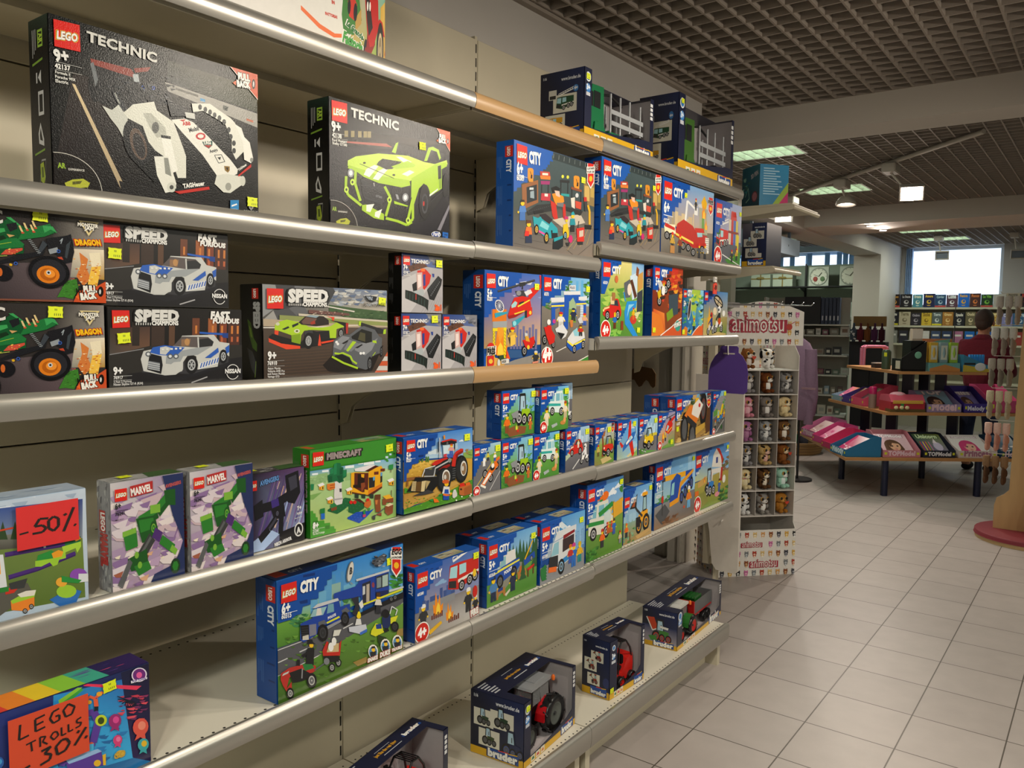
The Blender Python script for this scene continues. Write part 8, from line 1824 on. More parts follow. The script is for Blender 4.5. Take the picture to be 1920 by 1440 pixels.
# keep only what lies under the arched top
hz = lambda x: .213+.065*math.sin(PI*x/W_)
ok = [i for i, f in enumerate(A.f) if all(A.v[j][1] < hz(A.v[j][0]) for j in f)]
A.f = [A.f[i] for i in ok]; A.c = [A.c[i] for i in ok]
A.build('header_print', dsp, (0, -.004, 1.487), (1, 0, 0), (0, 0, 1), (0, -1, 0), m=CARD)
A = Art(W_, .296); A.R(wh, 0, 0, 100, 100); pattern(A, 10.4, 4, ((26, 20, 58, 40), (38, 64, 80, 86))); word(A, 30, 36, 55, 36); word(A, 42, 81, 76, 81); A.build('base_print', dsp, (0, 0, .002), (1, 0, 0), (0, 0, 1), (0, -1, 0), m=CARD)
A = Art(D_, 1.49); A.R('cfc8be', 0, 0, 100, 100); pattern(A, 13, 2, ((20, 5, 80, 9), (20, 70, 80, 74))); word(A, 24, 9, 78, 9); word(A, 24, 74, 78, 74); A.build('side_print', dsp, (0, D_, .004), (0, -1, 0), (0, 0, 1), (-1, 0, 0), m=CARD)
A = Art(.12, .16); pattern(A, 20, 3); A.build('back_print', dsp, (.40, D_-.004, 1.33), (1, 0, 0), (0, 0, 1), (0, -1, 0), m=CARD)
# plush animals: body, head and muzzle are one mesh; eyes and tag are parts
def plush(kind, body, face, belly, spots=None, ears='round', tag=False, label='', h=.135):
    b = MB(body)
    b.ell((0, 0, .045), (.030, .026, .046), body); b.ell((0, -.014, .046), (.019, .018, .036), belly)
    b.ell((0, -.006, .096), (.041, .034, .035), body); b.ell((0, -.030, .085), (.020, .017, .014), face)
    for sx in (-1, 1):
        if ears == 'round': b.ell((sx*.028, .002, .122), (.012, .006, .013), body)
        elif ears == 'point': b.lathe([(.012, -.012), (.008, .004), (.001, .014)], (sx*.022, .002, .122), 'z', 8, body)
        else: b.ell((sx*.036, -.002, .092), (.008, .014, .026), spots or body)
        b.ell((sx*.016, -.034, .016), (.012, .018, .013), body); b.ell((sx*.028, -.014, .052), (.009, .012, .018), body)
    if spots:
        for x, z, r in ((.024, .11, .012), (-.02, .118, .009), (.02, .07, .008), (-.026, .05, .009), (.012, .03, .007), (-.012, .06, .006)):
            b.ell((x, -.016 if z < .09 else -.014, z), (r, .018, r), spots)
    o = b.build('plush_animal', PLUSH, None, label=label, cat='plush toy', group='plush animals in the display'); o.scale = (1.12, 1.12, 1.01)
    e = MB('120e0c')
    for sx in (-1, 1): e.ell((sx*.018, -.035, .100), (.0115, .007, .0125), 'c8963c', 10, 7); e.ell((sx*.018, -.0395, .100), (.0085, .005, .0098), '0c0a0a', 10, 7)
    e.ell((0, -.0475, .090), (.004, .003, .003), '2a1a18', 8, 5)
    e.build('eyes_and_nose', PLAS, o)
    if tag:
        t = MB('c8402c'); t.prism([(0, 0), (.014, .012), (.012, .022), (.005, .022), (0, .018), (-.005, .022), (-.012, .022), (-.014, .012)], -.052, -.050, 'y'); t.v = [(x+.012, y, z+.062) for x, y, z in t.v]
        t.build('heart_tag', CARD, o, label='red heart-shaped tag')
    return o
PL = [  # row from the top, column, colours
 (0, 1, '7c4c28', 'e8e0d8', 'd8d0c8', None, 'point', True, 'brown and white plush cat with heart tag, top row'), (0, 2, 'e8e6e2', 'f0eeea', 'f0eeea', '1a1a1c', 'flop', False, 'white plush dog with black spots, top row'),
 (1, 1, '8a8688', 'd8d4d0', 'd0ccc8', None, 'round', False, 'grey plush beside the guinea pig plush, second row'), (1, 2, '6c3c20', 'f0ece6', 'f0ece6', None, 'round', False, 'chestnut plush guinea pig with white bib, second row'), (1, 3, '8c8a8a', 'e0dedc', 'd8d6d4', '4c4a4c', 'point', False, 'grey plush raccoon, second row right'),
 (2, 1, 'd88ca0', 'f0c8d0', 'e8b8c4', None, 'round', False, 'pale pink plush, third row left'), (2, 2, '7c7470', 'c8c0b8', 'e8e4e0', None, 'round', False, 'grey plush sloth with white belly, third row'), (2, 3, 'd8c498', 'f0e4c4', 'e4d4a8', None, 'flop', False, 'cream plush dog with orange collar, third row right'),
 (3, 1, 'a86c9c', 'd0a0c0', 'b884a8', None, 'flop', False, 'fluffy mauve plush, fourth row left'), (3, 2, '9a9c9e', 'e8e8e6', 'e0e0de', '6c6e72', 'point', False, 'grey striped plush kitten, fourth row'), (3, 3, '6c4c30', 'e8dcc8', 'e8e0d4', None, 'round', False, 'brown plush with white chest, fourth row right'),
 (4, 1, '88868a', 'd8d4d4', 'e0dedc', '3c3a3e', 'round', False, 'grey and dark plush, fifth row left'), (4, 2, 'b89c68', 'e0b8a8', 'e0b0a4', '2a241c', 'round', False, 'spotted leopard plush, fifth row'), (4, 3, '7c4a24', 'e0c8a8', '8c5830', None, 'round', True, 'brown plush dog with heart tag, fifth row right'),
 (5, 1, 'e0d0a4', 'f0e4c4', 'e8dcb8', None, 'flop', False, 'cream plush dog with pink collar, sixth row'), (5, 2, '5c4028', 'e8e0d0', 'e8dcc8', '2c1c10', 'round', False, 'dark brown tabby plush, sixth row'), (5, 3, 'a0d0bc', 'f0f0ee', 'e0ecea', None, 'round', False, 'mint and white plush, sixth row right'),
 (6, 1, 'e0e0e0', 'f0f0f0', 'e8e8e8', '1c1c1e', 'point', False, 'white plush with black patches, bottom row left'), (6, 2, '8c8884', 'e0dcd8', 'f0eeea', '5c4434', 'round', False, 'grey and white plush, bottom row middle'), (6, 3, 'a8702c', 'c8924c', 'b07c38', None, 'flop', True, 'golden brown plush dog with heart tag, bottom row right')]
Md = Matrix.Rotation(DA, 4, 'Z'); Md.translation = Vector((-1.956, 4.82, 0))
for r_, c_, bo, fa, be, sp, ea_, tg, lb in PL:
    o = plush('', bo, fa, be, sp, ea_, tg, lb)
    x = (xs[c_]+xs[c_+1])/2; z = zs[6-r_]
    p = Md @ Vector((x+(.003 if c_ == 3 else 0), .088+(.0 if c_ < 3 else .01), z+.003)); o.location = p; o.rotation_euler = (0, 0, DA+(.35 if c_ < 3 else .42)*(1 if r_ % 3 else .4))
    if '6' in lb or 'pink collar' in lb or 'orange collar' in lb:
        q = MB('c84c8c' if 'pink' in lb else 'e07c2c'); q.lathe([(.026, -.004), (.028, 0), (.026, .004)], (0, -.006, .074), 'z', 14, cap=False); q.build('collar', CLOTH, o)

# ================================================================ lamps on tracks, ceiling fittings
LAMPW = 'b8b0a4'
GLOWM = mat('lamp_lens', 'ffffff', emit='fff0e4', estr=14)
DIFF = mat('fluorescent_diffuser', 'e8f4e4', emit='e4ffe0', estr=3.2)
b = MB(LAMPW); b.path([(-.756, 6.05, 2.88), (-2.62, 7.97, 2.88)], .018, 6); b.build('ceiling_track', CARD, None, label='pale lighting track running diagonally under the ceiling grid', cat='lighting track')
b = MB(LAMPW); b.box(-.22, -.18, -.6, 2.9, 2.87, 2.90); b.build('ceiling_track', CARD, None, label='straight lighting track above the toy aisle', cat='lighting track')
def lamp(loc, top, aim, kind, label, lit=True, grp='spotlights'):
    o = empty('spotlight', loc, 0, label, 'spotlight', grp)
    L_ = Vector(loc); d = (Vector(aim)-L_).normalized(); R = d.to_track_quat('-Z', 'Y').to_matrix().to_4x4()
    b = MB(LAMPW); tz = top[2]-loc[2]; tx, ty = top[0]-loc[0], top[1]-loc[1]
    b.box(tx-.05, tx+.05, ty-.09, ty+.09, tz-.085, tz-.02, bev=.006); b.build('driver_box', CARD, o)
    b = MB(LAMPW); b.path([(tx, ty, tz-.08), (tx*.4, ty*.4, .05), (0, 0, .015)], .009, 8); b.build('stem', CARD, o)
    b = MB(LAMPW); b.T = R
    if kind == 'round': b.lathe([(.02, .06), (.05, .045), (.082, 0), (.085, -.03), (.078, -.03), (.07, .0)], (0, 0, 0), 'z', 24)
    else:
        b.box(-.085, .085, -.06, .06, 0, .02); b.box(-.085, -.078, -.06, .06, -.03, 0); b.box(.078, .085, -.06, .06, -.03, 0); b.box(-.078, .078, -.06, -.053, -.03, 0); b.box(-.078, .078, .053, .06, -.03, 0); b.box(-.06, .06, -.04, .04, .02, .045)
    b.build('lamp_head', CARD, o)
    b = MB(); b.T = R
    if kind == 'round': b.lathe([(.066, -.004), (.066, -.001)], (0, 0, 0), 'z', 20)
    else: b.box(-.07, .07, -.047, .047, -.004, -.001)
    b.build('lens', GLOWM if lit else mat('dark_lens', '6c7884', rough=.2), o, label='glowing lens' if lit else None)
lamp((-1.955, 7.44, 2.70), (-1.955, 7.29, 2.88), (-1.9, 7.2, 0), 'round', 'round white spotlight, left of the bright square one')
lamp((-1.31, 6.80, 2.64), (-1.46, 6.78, 2.88), (-.6, 3.6, .8), 'square', 'square spotlight shining brightest, under the diagonal track')
lamp((-2.70, 8.04, 2.70), (-2.60, 7.95, 2.88), (-1.6, 4.0, .6), 'square', 'spotlight partly hidden below the high end shelf')
lamp((-2.0, 12.6, 2.62), (-2.05, 12.6, 2.90), (-1.6, 9, 1.2), 'square', 'unlit grey spotlight hanging in front of the window', False)
lamp((-1.10, 12.6, 2.60), (-1.15, 12.6, 2.90), (-.6, 9, 1.2), 'square', 'unlit spotlight right of the window', False)
for k, (x, y, z, aim, pw) in enumerate(TRACK_LAMPS):
    lamp((x, y, z), (x, y, 2.88), aim, 'round', 'round track spotlight over the toy aisle, out of the picture', True, 'aisle spotlights')
for k, (x, y, sx, sy, pw) in enumerate(FLUO):
    o = empty('ceiling_light', (x, y, 2.95), 0, 'recessed fluorescent light with louvres, '+['nearest, behind the first beam', 'behind the round spotlight', 'nearer of two by the window', 'farther of two by the window', 'over the giftware corner', 'over the passage', 'added fill at the right side', 'added fill behind the photographer', 'added fill at the far right', 'added fill at the back right'][k], 'ceiling light', 'ceiling lights')
    b = MB('c8ccc0')
    for sg in (-1, 1): b.box(-sx/2, sx/2, sg*sy/2-.008, sg*sy/2+.008, -.05, .10); b.box(sg*sx/2-.008, sg*sx/2+.008, -sy/2, sy/2, -.05, .10)
    for j in range(1, 7): b.box(-sx/2+sx*j/7-.003, -sx/2+sx*j/7+.003, -sy/2, sy/2, -.045, .02)
    for j in range(1, 3): b.box(-sx/2, sx/2, -sy/2+sy*j/3-.003, -sy/2+sy*j/3+.003, -.045, .02)
    b.build('frame', CARD, o)
    b = MB(); b.box(-sx/2+.01, sx/2-.01, -sy/2+.01, sy/2-.01, .09, .095); b.build('diffuser', DIFF, o)
for k, (x, y) in enumerate(((-2.21, 9.42), (-2.19, 9.92))):
    b = MB('d8d4cc'); b.lathe([(.05, 0), (.055, -.004), (.04, -.006)], (0, 0, 0), 'z', 18); o = b.build('downlight', CARD, None, (x, y, 2.7145), label='small recessed downlight in the beam, '+('nearer' if k == 0 else 'farther'), cat='ceiling light')
    b = MB(); b.lathe([(.036, -.0065), (.036, -.008)], (0, 0, 0), 'z', 16); b.build('lens', GLOWM, o)

# ================================================================ tiered wooden table with trays of stationery
TA, TB = Vector((.79, .61)).normalized(), Vector((-.61, .79)).normalized()
TIERS = {'l': (.37, Vector((-1.78, 8.12)), [(-.28, 0), (1.55, 0), (1.55, 2.0), (-.04, 1.90)]), 'm': (.775, Vector((-1.765, 8.5)), [(0, 0), (1.35, 0), (1.35, 1.5), (0, 1.42)]), 'u': (1.18, Vector((-1.72, 8.57)), [(.02, -.02), (.9, -.02), (.9, 1.2), (.02, 1.16)])}
tbl = empty('display_table', (-1.63, 8.85, 0), 0, 'three-tier wooden display table with dark blue legs', 'table')
for key, (z, F, poly) in TIERS.items():
    b = MB(); b.prism([tuple(F+TA*p[0]+TB*p[1]-Vector((-1.63, 8.85))) for p in poly], z-.028, z, 'z'); b.build('tier', mat('beech_board', 'b98450', rough=.4, noise=.12, scale=5, stretch=(1, 8, 1)), tbl)
def tpt(key, a, b_, dz=0): z, F, _ = TIERS[key]; q = F+TA*a+TB*b_; return Vector((q.x, q.y, z+dz))
for x, y in ((-1.70, 8.22), (-.99, 8.77), (-1.59, 9.45), (-2.25, 8.83)):
    b = MB(); b.lathe([(.032, 0), (.032, .341)], (x+1.63, y-8.85, 0), 'z', 4); b.build('leg', DARKM, tbl)
for key, z0 in (('m', .37), ('u', .775)):
    for a, b_ in ((.35, .6), (1.0, .6), (.35, 1.2), (1.0, 1.2)) if key == 'm' else ((.45, .62), (.8, .62), (.45, .95), (.8, .95)):
        p = tpt(key, a, b_); b = MB(); b.box(p.x+1.58, p.x+1.68, p.y-8.9, p.y-8.8, z0, p.z-.028); b.build('post', DARKM, tbl)
YF, YL = math.atan2(TA.y, TA.x), math.atan2(-TB.y, -TB.x)
def tray(key, a, b_, wd, d, hf, hb, col, label, txt=None, face='f', fill=None, tc='e8c8d8'):
    p = tpt(key, a, b_, .001); m = MB(col); t = .003
    m.box(0, wd, 0, d, 0, t); m.box(0, wd, 0, t, 0, hf); m.box(0, wd, d-t, d, 0, hb)
    for x in (0, wd-t): m.prism([(0, 0), (d, 0), (d, hb), (d*.75, hb), (t, hf)], x, x+t, 'x')
    o = m.build('display_tray', CARD, None, p, YF if face == 'f' else YL, label=label, cat='display tray')
    A = Art(wd, hf)
    if txt: A.T(txt, 14, 74, 86, 74, tc, 1.1, .05)
    for u in (4, 90): A.R('d8dc28', u, 30, u+7, 62)
    A.build('front_print', o, (0, 0, 0), (1, 0, 0), (0, 0, 1), (0, -1, 0), m=CARD)
    if fill:
        fn, n, lb = fill
        for k in range(n):
            q = MB('e8e0e0'); q.box(-wd*.44, wd*.44, -.004, .004, 0, d*.85); r_ = q.build('booklet', PRINT, None, None, label=lb+('' if n == 1 else ', one of its pile'), cat='booklet', group=None if n == 1 else lb)
            B_ = Art(wd*.88, d*.85); fn(B_); B_.build('cover_print', r_, (-wd*.44, -.004, 0), (1, 0, 0), (0, 0, 1), (0, -1, 0))
            Mx = Matrix.Translation(p) @ Matrix.Rotation(YF if face == 'f' else YL, 4, 'Z') @ Matrix.Translation((wd/2, .022+.018*k, .010)) @ Matrix.Rotation(-math.radians(58), 4, 'X')
            r_.matrix_world = Mx
    return o
def face_art(hair, skin, bgc, extra=None):
    def f(A):
        A.R(bgc, 0, 0, 100, 100); A.E(hair, 46, 56, 27, 30, 16); A.P(hair, 20, 50, 72, 50, 80, 100, 14, 100); A.E(skin, 50, 56, 17, 21, 16); A.P(hair, 30, 40, 60, 30, 70, 46, 46, 42, 36, 62)
        for x in (42, 58): A.E('2a2024', x, 56, 3.2, 3.4, 8)
        A.E('c06070', 50, 70, 5, 2, 8); A.T(extra or 'TOPModel', 12, 16, 88, 16, 'f4ecf0', 1.1, .05, 'a07888', .04)
        if not extra: A.E('e8e0dc', 76, 84, 16, 11, 12); A.E('5c3c2c', 70, 78, 5, 5, 8)
    return f
def misc(c1, c2, c3, txt=None):
    def f(A):
        A.Q([c1, c2, c1, c3], 0, 0, 100, 0, 100, 100, 0, 100); tufts(A, 5, 95, 20, 95, [c2, c3, 'f0e8e8'], 14, 10)
        if txt: A.T(txt, 10, 18, 90, 18, 'f0f4e8', 1.2, .06)
    return f
def colours(A):
    A.Q(['3c5c3c', '7c8c4c', '8a80a0', '4c5c5c'], 0, 0, 100, 0, 100, 100, 0, 100); A.T('Unicorn', 12, 18, 88, 18, 'd8ecc0', 1.3, .05, '2c4c2c', .05)
    for k, c in enumerate(('c83c3c', '2c5cb0', 'e8c83c', '5c3c90', 'e07c2c', '2c8c5c', 'c87ca0')): A.R(c, 14+k*5, 34, 18+k*5, 94)
    A.E('c8c0d8', 72, 56, 16, 20, 12); A.P('e8e0e8', 60, 40, 70, 20, 76, 42)
tray('l', .10, .03, .36, .38, .07, .22, 'c8808c', 'pink tray with cover of a brown-haired girl, front of lower tier', 'TOPModel', fill=(face_art('5c4434', 'd8a888', 'd8b8c0'), 1, 'pink booklet showing a brown-haired girl, in the front pink tray'))
tray('l', .49, .03, .31, .38, .07, .20, '181c30', 'black tray with unicorn colouring sets, front of lower tier', 'TOPModel', tc='e8e8f0', fill=(colours, 3, 'dark colouring set with a unicorn and coloured pencils'))
tray('l', .83, .03, .37, .38, .07, .16, 'd8c8c4', 'white tray with a pink-haired princess picture', 'Princess', tc='a86c88', fill=(face_art('d0447c', 'e8b8a0', 'e8e4e2', 'memory book'), 1, 'white book with a pink-haired princess'))
tray('l', 1.24, .03, .26, .38, .07, .18, '1c4464', 'dark blue tray at the right end of the lower tier', 'Horses', fill=(misc('1c5c7c', 'd8d0d4', '8c5c4c'), 1, 'teal booklet in the dark blue tray'))
tray('l', -.26, .39, .36, .34, .07, .19, '1c6c98', 'bright blue tray at the front corner of the lower tier', 'Melody', 'l', fill=(misc('c83c6c', 'f0f0f0', 'c83c6c'), 1, 'red card with white horse head in the blue tray'), tc='d8ecf4')
tray('l', -.21, .74, .32, .34, .06, .19, 'c83468', 'crimson pink tray beside the blue corner tray', None, 'l')
tray('l', -.15, 1.14, .36, .34, .07, .20, 'd04888', 'magenta pink tray on the left edge of the lower tier', None, 'l', fill=(misc('e0a0b8', 'd0c0c8', 'c84880'), 1, 'pale booklet in the magenta tray'))
tray('l', -.09, 1.62, .42, .34, .08, .21, 'c06c98', 'mauve pink tray at the far left end of the lower tier', 'Princess', 'l', fill=(misc('c0a8a8', 'e8dcd4', 'a88c80'), 1, 'beige patterned booklet in the mauve tray'))
tray('m', .42, .04, .34, .38, .08, .19, '9c8cb8', 'lilac tray with girl pictures on the middle tier', 'Model', fill=(face_art('3c2c30', 'd8a888', '8cb0c8', 'TOP'), 2, 'pale blue booklet with a dark-haired girl'))
tray('m', .79, .04, .24, .38, .09, .24, '3c2c8c', 'violet tray with a long-haired girl, middle tier', 'Melody', fill=(face_art('5c3c34', 'd8a888', '8c84c8', 'Miss'), 1, 'violet booklet with a long-haired girl'), tc='d8d8f0')
tray('m', 1.06, .04, .27, .40, .12, .26, 'c04878', 'plain rose tray at the right end of the middle tier')
tray('m', .02, .86, .30, .36, .08, .22, 'd85070', 'coral pink tray of colouring pencils, middle tier', None, 'l', fill=(colours, 1, 'set of coloured pencils in the coral tray'))
tray('m', .02, 1.10, .22, .32, .07, .17, '4c3c90', 'purple tray beside the coral tray', None, 'l', fill=(misc('e08c2c', '5c8c3c', '2c5ca8'), 1, 'orange and green booklet in the purple tray'))
tray('m', .02, 1.38, .26, .30, .06, .12, '8cb0c4', 'light blue tray at the left end of the middle tier', None, 'l', fill=(misc('d06c90', 'e8a040', '8c4c70'), 1, 'pink booklet in the light blue tray'))
b = MB('b02838'); b.box(0, .34, 0, .24, 0, .10); b.box(-.004, .344, -.004, .1, 0, .03, '5c4c24'); b.prism([(-.01, .10), (.25, .10), (.22, .16), (.05, .17)], 0, .34, 'x', 'c8586c'); b.box(.1, .13, -.006, .05, .02, .10, '3c8c4c'); b.box(.02, .32, -.008, -.002, .085, .115, 'd8b83c'); b.ell((.11, .09, .165), (.08, .05, .03), 'e0a8b4')
for k in range(3): b.ell((.05+.055*k, -.012, .045), (.022, .01, .018), 'e0d0a0')
b.build('toy_display', PRINT, None, tpt('m', .05, .03, .001), YF, label='shiny red toy set with domed lid on the middle tier', cat='toy set')
b = MB('8c7468'); b.lathe([(.038, 0), (.038, .145), (.038, .146)], n=18); b.lathe([(.039, .146), (.039, .21), (.03, .22)], n=18, col='b01858'); b.build('bottle', PLAS, None, tpt('m', -.0+.05, .42, .001), label='tube bottle with crimson cap on the middle tier', cat='bottle')
b = MB('121214'); b.prism([(0, 0), (.24, 0), (.24, .30), (0, .13)], 0, .005, 'y'); b.box(0, .24, 0, .2, 0, .02); b.box(0, .005, 0, .2, 0, .12); b.box(.10, .24, .03, .2, .02, .3); b.ell((.16, -.001, .16), (.035, .003, .035), '7cb89c', 12); b.box(-.001, 0, .03, .12, .02, .10, 'c8c4b0'); b.box(.12, .22, .05, .1, .3, .42, 'd8c4b0'); b.box(.12, .22, .046, .05, .32, .41, 'e8dcd0')
b.build('card_holder', PRINT, None, tpt('u', .06, .0, .001), YF, label='black sloping card holder with green heart, upper tier', cat='card holder')
b = MB('6aa8a8'); b.box(0, .30, 0, .18, 0, .085); b.box(0, .30, .17, .18, .08, .32, 'c87c4c'); b.prism([(.02, .20), (.28, .20), (.28, .32), (.15, .30), (.02, .26)], .165, .17, 'y', '6c9c9c'); b.prism([(0, 0), (.3, 0), (.3, .03), (.15, .07), (0, .03)], -.002, 0, 'y', 'c88848')
b.build('counter_display', PRINT, None, tpt('u', .34, .0, .001), YF, label='orange and teal counter display on the upper tier', cat='counter display')
for k, (c, lb) in enumerate((('d8b03c', 'yellow'), ('8ca8b0', 'grey blue'), ('9cc03c', 'green'))):
    for j in range(2):
        b = MB(c); b.box(-.04, .04, -.012, .012, 0, .20, bev=.003); b.box(-.03, .03, -.0135, -.012, .03, .17, 'd8dcd0'); b.lathe([(.004, .05), (.014, .09), (.006, .15)], (0, -.014, 0), 'z', 8, c)
        b.build('brush_pack', PRINT, None, tpt('u', .39+.10*k, .04+.045*j, .087), YF, label=lb+' hairbrush pack in the counter display, '+('front' if j == 0 else 'behind it'), cat='package')
b = MB('3c84a8'); b.prism([(0, 0), (.26, 0), (.26, .06), (0, .17)], 0, .12, 'y'); b.prism([(0, 0), (.26, 0), (.26, .03), (0, .07)], -.001, 0, 'y', 'c8b03c'); b.box(.01, .12, -.002, 0, .07, .09, '1c1c1e'); b.ell((.17, -.003, .05), (.055, .003, .04), 'e0e0e4', 14)
for k in range(6): b.box(.08+.026*k, .095+.026*k, .03, .06, .06, .17, '2c8cd0')
b.build('counter_display', PRINT, None, tpt('u', .665, -.01, .001), YF, label='blue wedge display of blue-handled brushes, upper tier right', cat='counter display')
for k in range(2):
    b = MB('c87c94'); b.path([(0, 0, .012), (0, 0, .20), (0, .03, .215), (0, .22, .215), (0, .25, .20), (0, .25, .012)], .016, 8); b.build('pink_hoop', CLOTH, None, tpt('u', .04, .78+.07*k, .006), YF-PI/2, label='padded pink arch, '+('left' if k == 0 else 'right')+' one of the pair', cat='ornament')
b = MB('3c4c38'); b.lathe([(.045, 0), (.045, .18), (.03, .2)], n=16); b.box(-.014, .014, -.047, -.045, .13, .17, 'd8dc28'); b.build('glass_jar', PLAS, None, tpt('u', .10, .40, .001), label='dark green jar wrapped in clear film on the upper tier', cat='jar')
b = MB('2c2428'); b.box(0, .12, 0, .09, 0, .04); b.box(0, .12, 0, .09, .045, .055, 'a89c94'); b.build('small_box', CARD, None, tpt('u', .06, .56, .001), YF, label='small dark patterned box at the left of the upper tier', cat='box')

# ================================================================ book shelves under the window
bs = empty('bookcase', (-2.1, 14.2, 0), 0, 'cream bookcase of front-facing books below the window', 'bookcase')
b = MB('b8b4a0'); b.box(-.92, 1.3, .15, .18, 0, 1.98); b.box(-.92, -.90, -.12, .15, 0, 1.95); b.build('frame', CARD, bs)
for z in (1.93, 1.645, 1.36, 1.07, .78): b = MB('c8c4ac'); b.box(-.90, 1.3, -.15, .15, z-.03, z); b.build('shelf', CARD, bs)
for x in (.09,): b = MB('1c1c1e'); b.box(x, x+.012, -.155, -.15, 1.0, 1.93); b.build('upright', CARD, bs)
BC = ['2a1c1c/Il Trono/e0a040', '1c1a20/La Danza/c8c4c4', '4c90a0/Estate/e8f0d8', '1c2450/Amore/e0b83c', '24486c/Cussler/a8c4d0', '5c3c4c/Luna/e8ecec', '1868c8/Fenice/d8a83c', '4c2c28/Fuoco/d87c3c', '1c3c24/La Vita/7cc048', 'b8b4ac//8c8880', 'a89c84/Note/6c6458', '1c1c24/Il Buio/c84438', '1c1c28/Notte/e0dcd0', 'c0b498/Terra/807458', '2c2830/Ombre/a8a0a8', 'd8b83c/Sole/8c6c1c', '5c6868/Torre/d0d8d4', 'a87434/Grano/e8c888', '1c2028/Spade/d8d4c8', '6c6448/Occhi/d8c8a0', '98343c/Rosso/e8d8c8', 'c89c3c/Oro/f0e0a8', '8c8cc0/Cielo/e8e8f4', '3c6c98/Mare/d8e8f0', '2c2024/Sangue/b8a098']
rr = random.Random(5)
for row, (z, n0, n) in enumerate(((1.93, 0, 12), (1.645, 12, 13))):
    x = -2.96
    for k in range(n):
        c, t, c2 = BC[n0+k].split('/'); wd = rr.uniform(.14, .168); h = rr.uniform(.19, .215)
        for j in range(2 if k % 3 == 0 else 1):
            b = MB(c); b.box(0, wd, 0, .024, 0, h, bev=.0012); b.box(.002, wd-.001, .003, .021, h-.001, h+.0002, 'd8d4c4')
            o = b.build('book', PRINT, None, (x+(.0 if j == 0 else .004), 14.06+.03*j, z+.001), label=('book titled '+t if t else 'plain grey book')+', '+['top', 'second'][row]+' shelf of the bookcase'+(', in front' if k % 3 == 0 and j == 0 else (', behind' if j else '')), cat='book', group='books '+['on top of the bookcase', 'on the second bookcase shelf'][row])
            if j == 0:
                A = Art(wd-.004, h-.002); A.V(c, c, 0, 0, 100, 100); 
                if t: A.T(t, 14, 26, 86, 26, c2, 1.5, .06)
                A.E(c2, 50, 60, 22, 16, 9); A.E(c, 54, 56, 12, 9, 7); A.P(c2, 30, 84, 70, 84, 60, 90, 40, 90)
                if k % 4 == 0: A.R(['c84c48', 'd8cc2c'][row], 0, 86, 100, 99)
                A.build('cover_print', o, (.002, 0, .001), (1, 0, 0), (0, 0, 1), (0, -1, 0))
        x += wd+rr.uniform(.003, .012)
for k in range(14):
    c = ['8c8c84', '2c2c38', 'c8c0bc', 'd0ccc8', '3c4c6c', '2c3c5c', 'a86c8c', '1c68b8', '2478c8', '1c60b0', '6c4c3c', '9c3c34', '3c5c4c', 'c0b89c'][k]
    b = MB(c); b.box(0, .13, 0, .03, 0, .2, bev=.0012); b.box(.02, .11, -.0006, 0, .12, .15, 'd8d4cc'); b.build('book', PRINT, None, (-2.95+.155*k, 14.06, 1.361), label='book on the third bookcase shelf, half hidden behind the table goods', cat='book', group='books on the third bookcase shelf')

# ================================================================ person in a dark red fleece, seen from behind
pr = empty('person', (-1.19, 10.35, 0), math.radians(-12), 'person from behind in dark red fleece and jeans, facing the bookcase', 'person')
def skin(name, V_, E_, R_, col, m, root=0, sub=2, parent=None):
    me = bpy.data.meshes.new(name); me.from_pydata(V_, E_, []); o = mkobj(name, me, parent)
    me.materials.append(m); sk = o.modifiers.new('s', 'SKIN')
    for i, r in enumerate(R_): me.skin_vertices[0].data[i].radius = r if isinstance(r, tuple) else (r, r); me.skin_vertices[0].data[i].use_root = (i == root)
    sb = o.modifiers.new('d', 'SUBSURF'); sb.levels = sb.render_levels = sub
    return o
SK = mat('skin', 'b07c60', rough=.6, noise=.05, scale=40); FL = mat('dark_red_fleece', '5c1424', rough=1, noise=.2, scale=60, bump=.6); JN = mat('blue_jeans', '24304c', rough=.9, noise=.15, scale=120); HR = mat('grey_brown_hair', '3c302a', rough=.8, noise=.35, scale=80, bump=1)
body = skin('body', [(0, 0, .95), (0, 0, 1.2), (0, .0, 1.42), (0, .01, 1.53), (0, .02, 1.60), (0, .03, 1.68), (0, .03, 1.75), (.10, 0, .88), (.11, .02, .48), (.11, 0, .09), (.11, .12, .04), (-.10, 0, .88), (-.11, -.02, .48), (-.11, -.03, .09), (-.11, .1, .04), (.2, .02, 1.42), (.27, .05, 1.15), (.22, .28, 1.1), (.2, .36, 1.12), (-.2, .02, 1.42), (-.27, .05, 1.15), (-.2, .26, 1.08), (-.18, .34, 1.1)],
     [(0, 1), (1, 2), (2, 3), (3, 4), (4, 5), (5, 6), (0, 7), (7, 8), (8, 9), (9, 10), (0, 11), (11, 12), (12, 13), (13, 14), (2, 15), (15, 16), (16, 17), (17, 18), (2, 19), (19, 20), (20, 21), (21, 22)],
     [(.16, .11), (.14, .10), (.16, .10), .06, .06, .085, .07, .085, .06, .045, .04, .085, .06, .045, .04, .065, .045, .035, .028, .065, .045, .035, .028], '', SK, 0, 2, pr)
skin('fleece_jacket', [(0, 0, .86), (0, 0, 1.1), (0, -.005, 1.36), (0, .0, 1.47), (0, .01, 1.56), (.19, .01, 1.42), (.28, .04, 1.15), (.23, .26, 1.10), (-.19, .01, 1.42), (-.28, .04, 1.15), (-.21, .24, 1.08)],
     [(0, 1), (1, 2), (2, 3), (3, 4), (2, 5), (5, 6), (6, 7), (2, 8), (8, 9), (9, 10)], [(.2, .15), (.19, .145), (.20, .14), (.13, .11), (.075, .075), .09, .07, .055, .09, .07, .055], '', FL, 0, 2, pr)
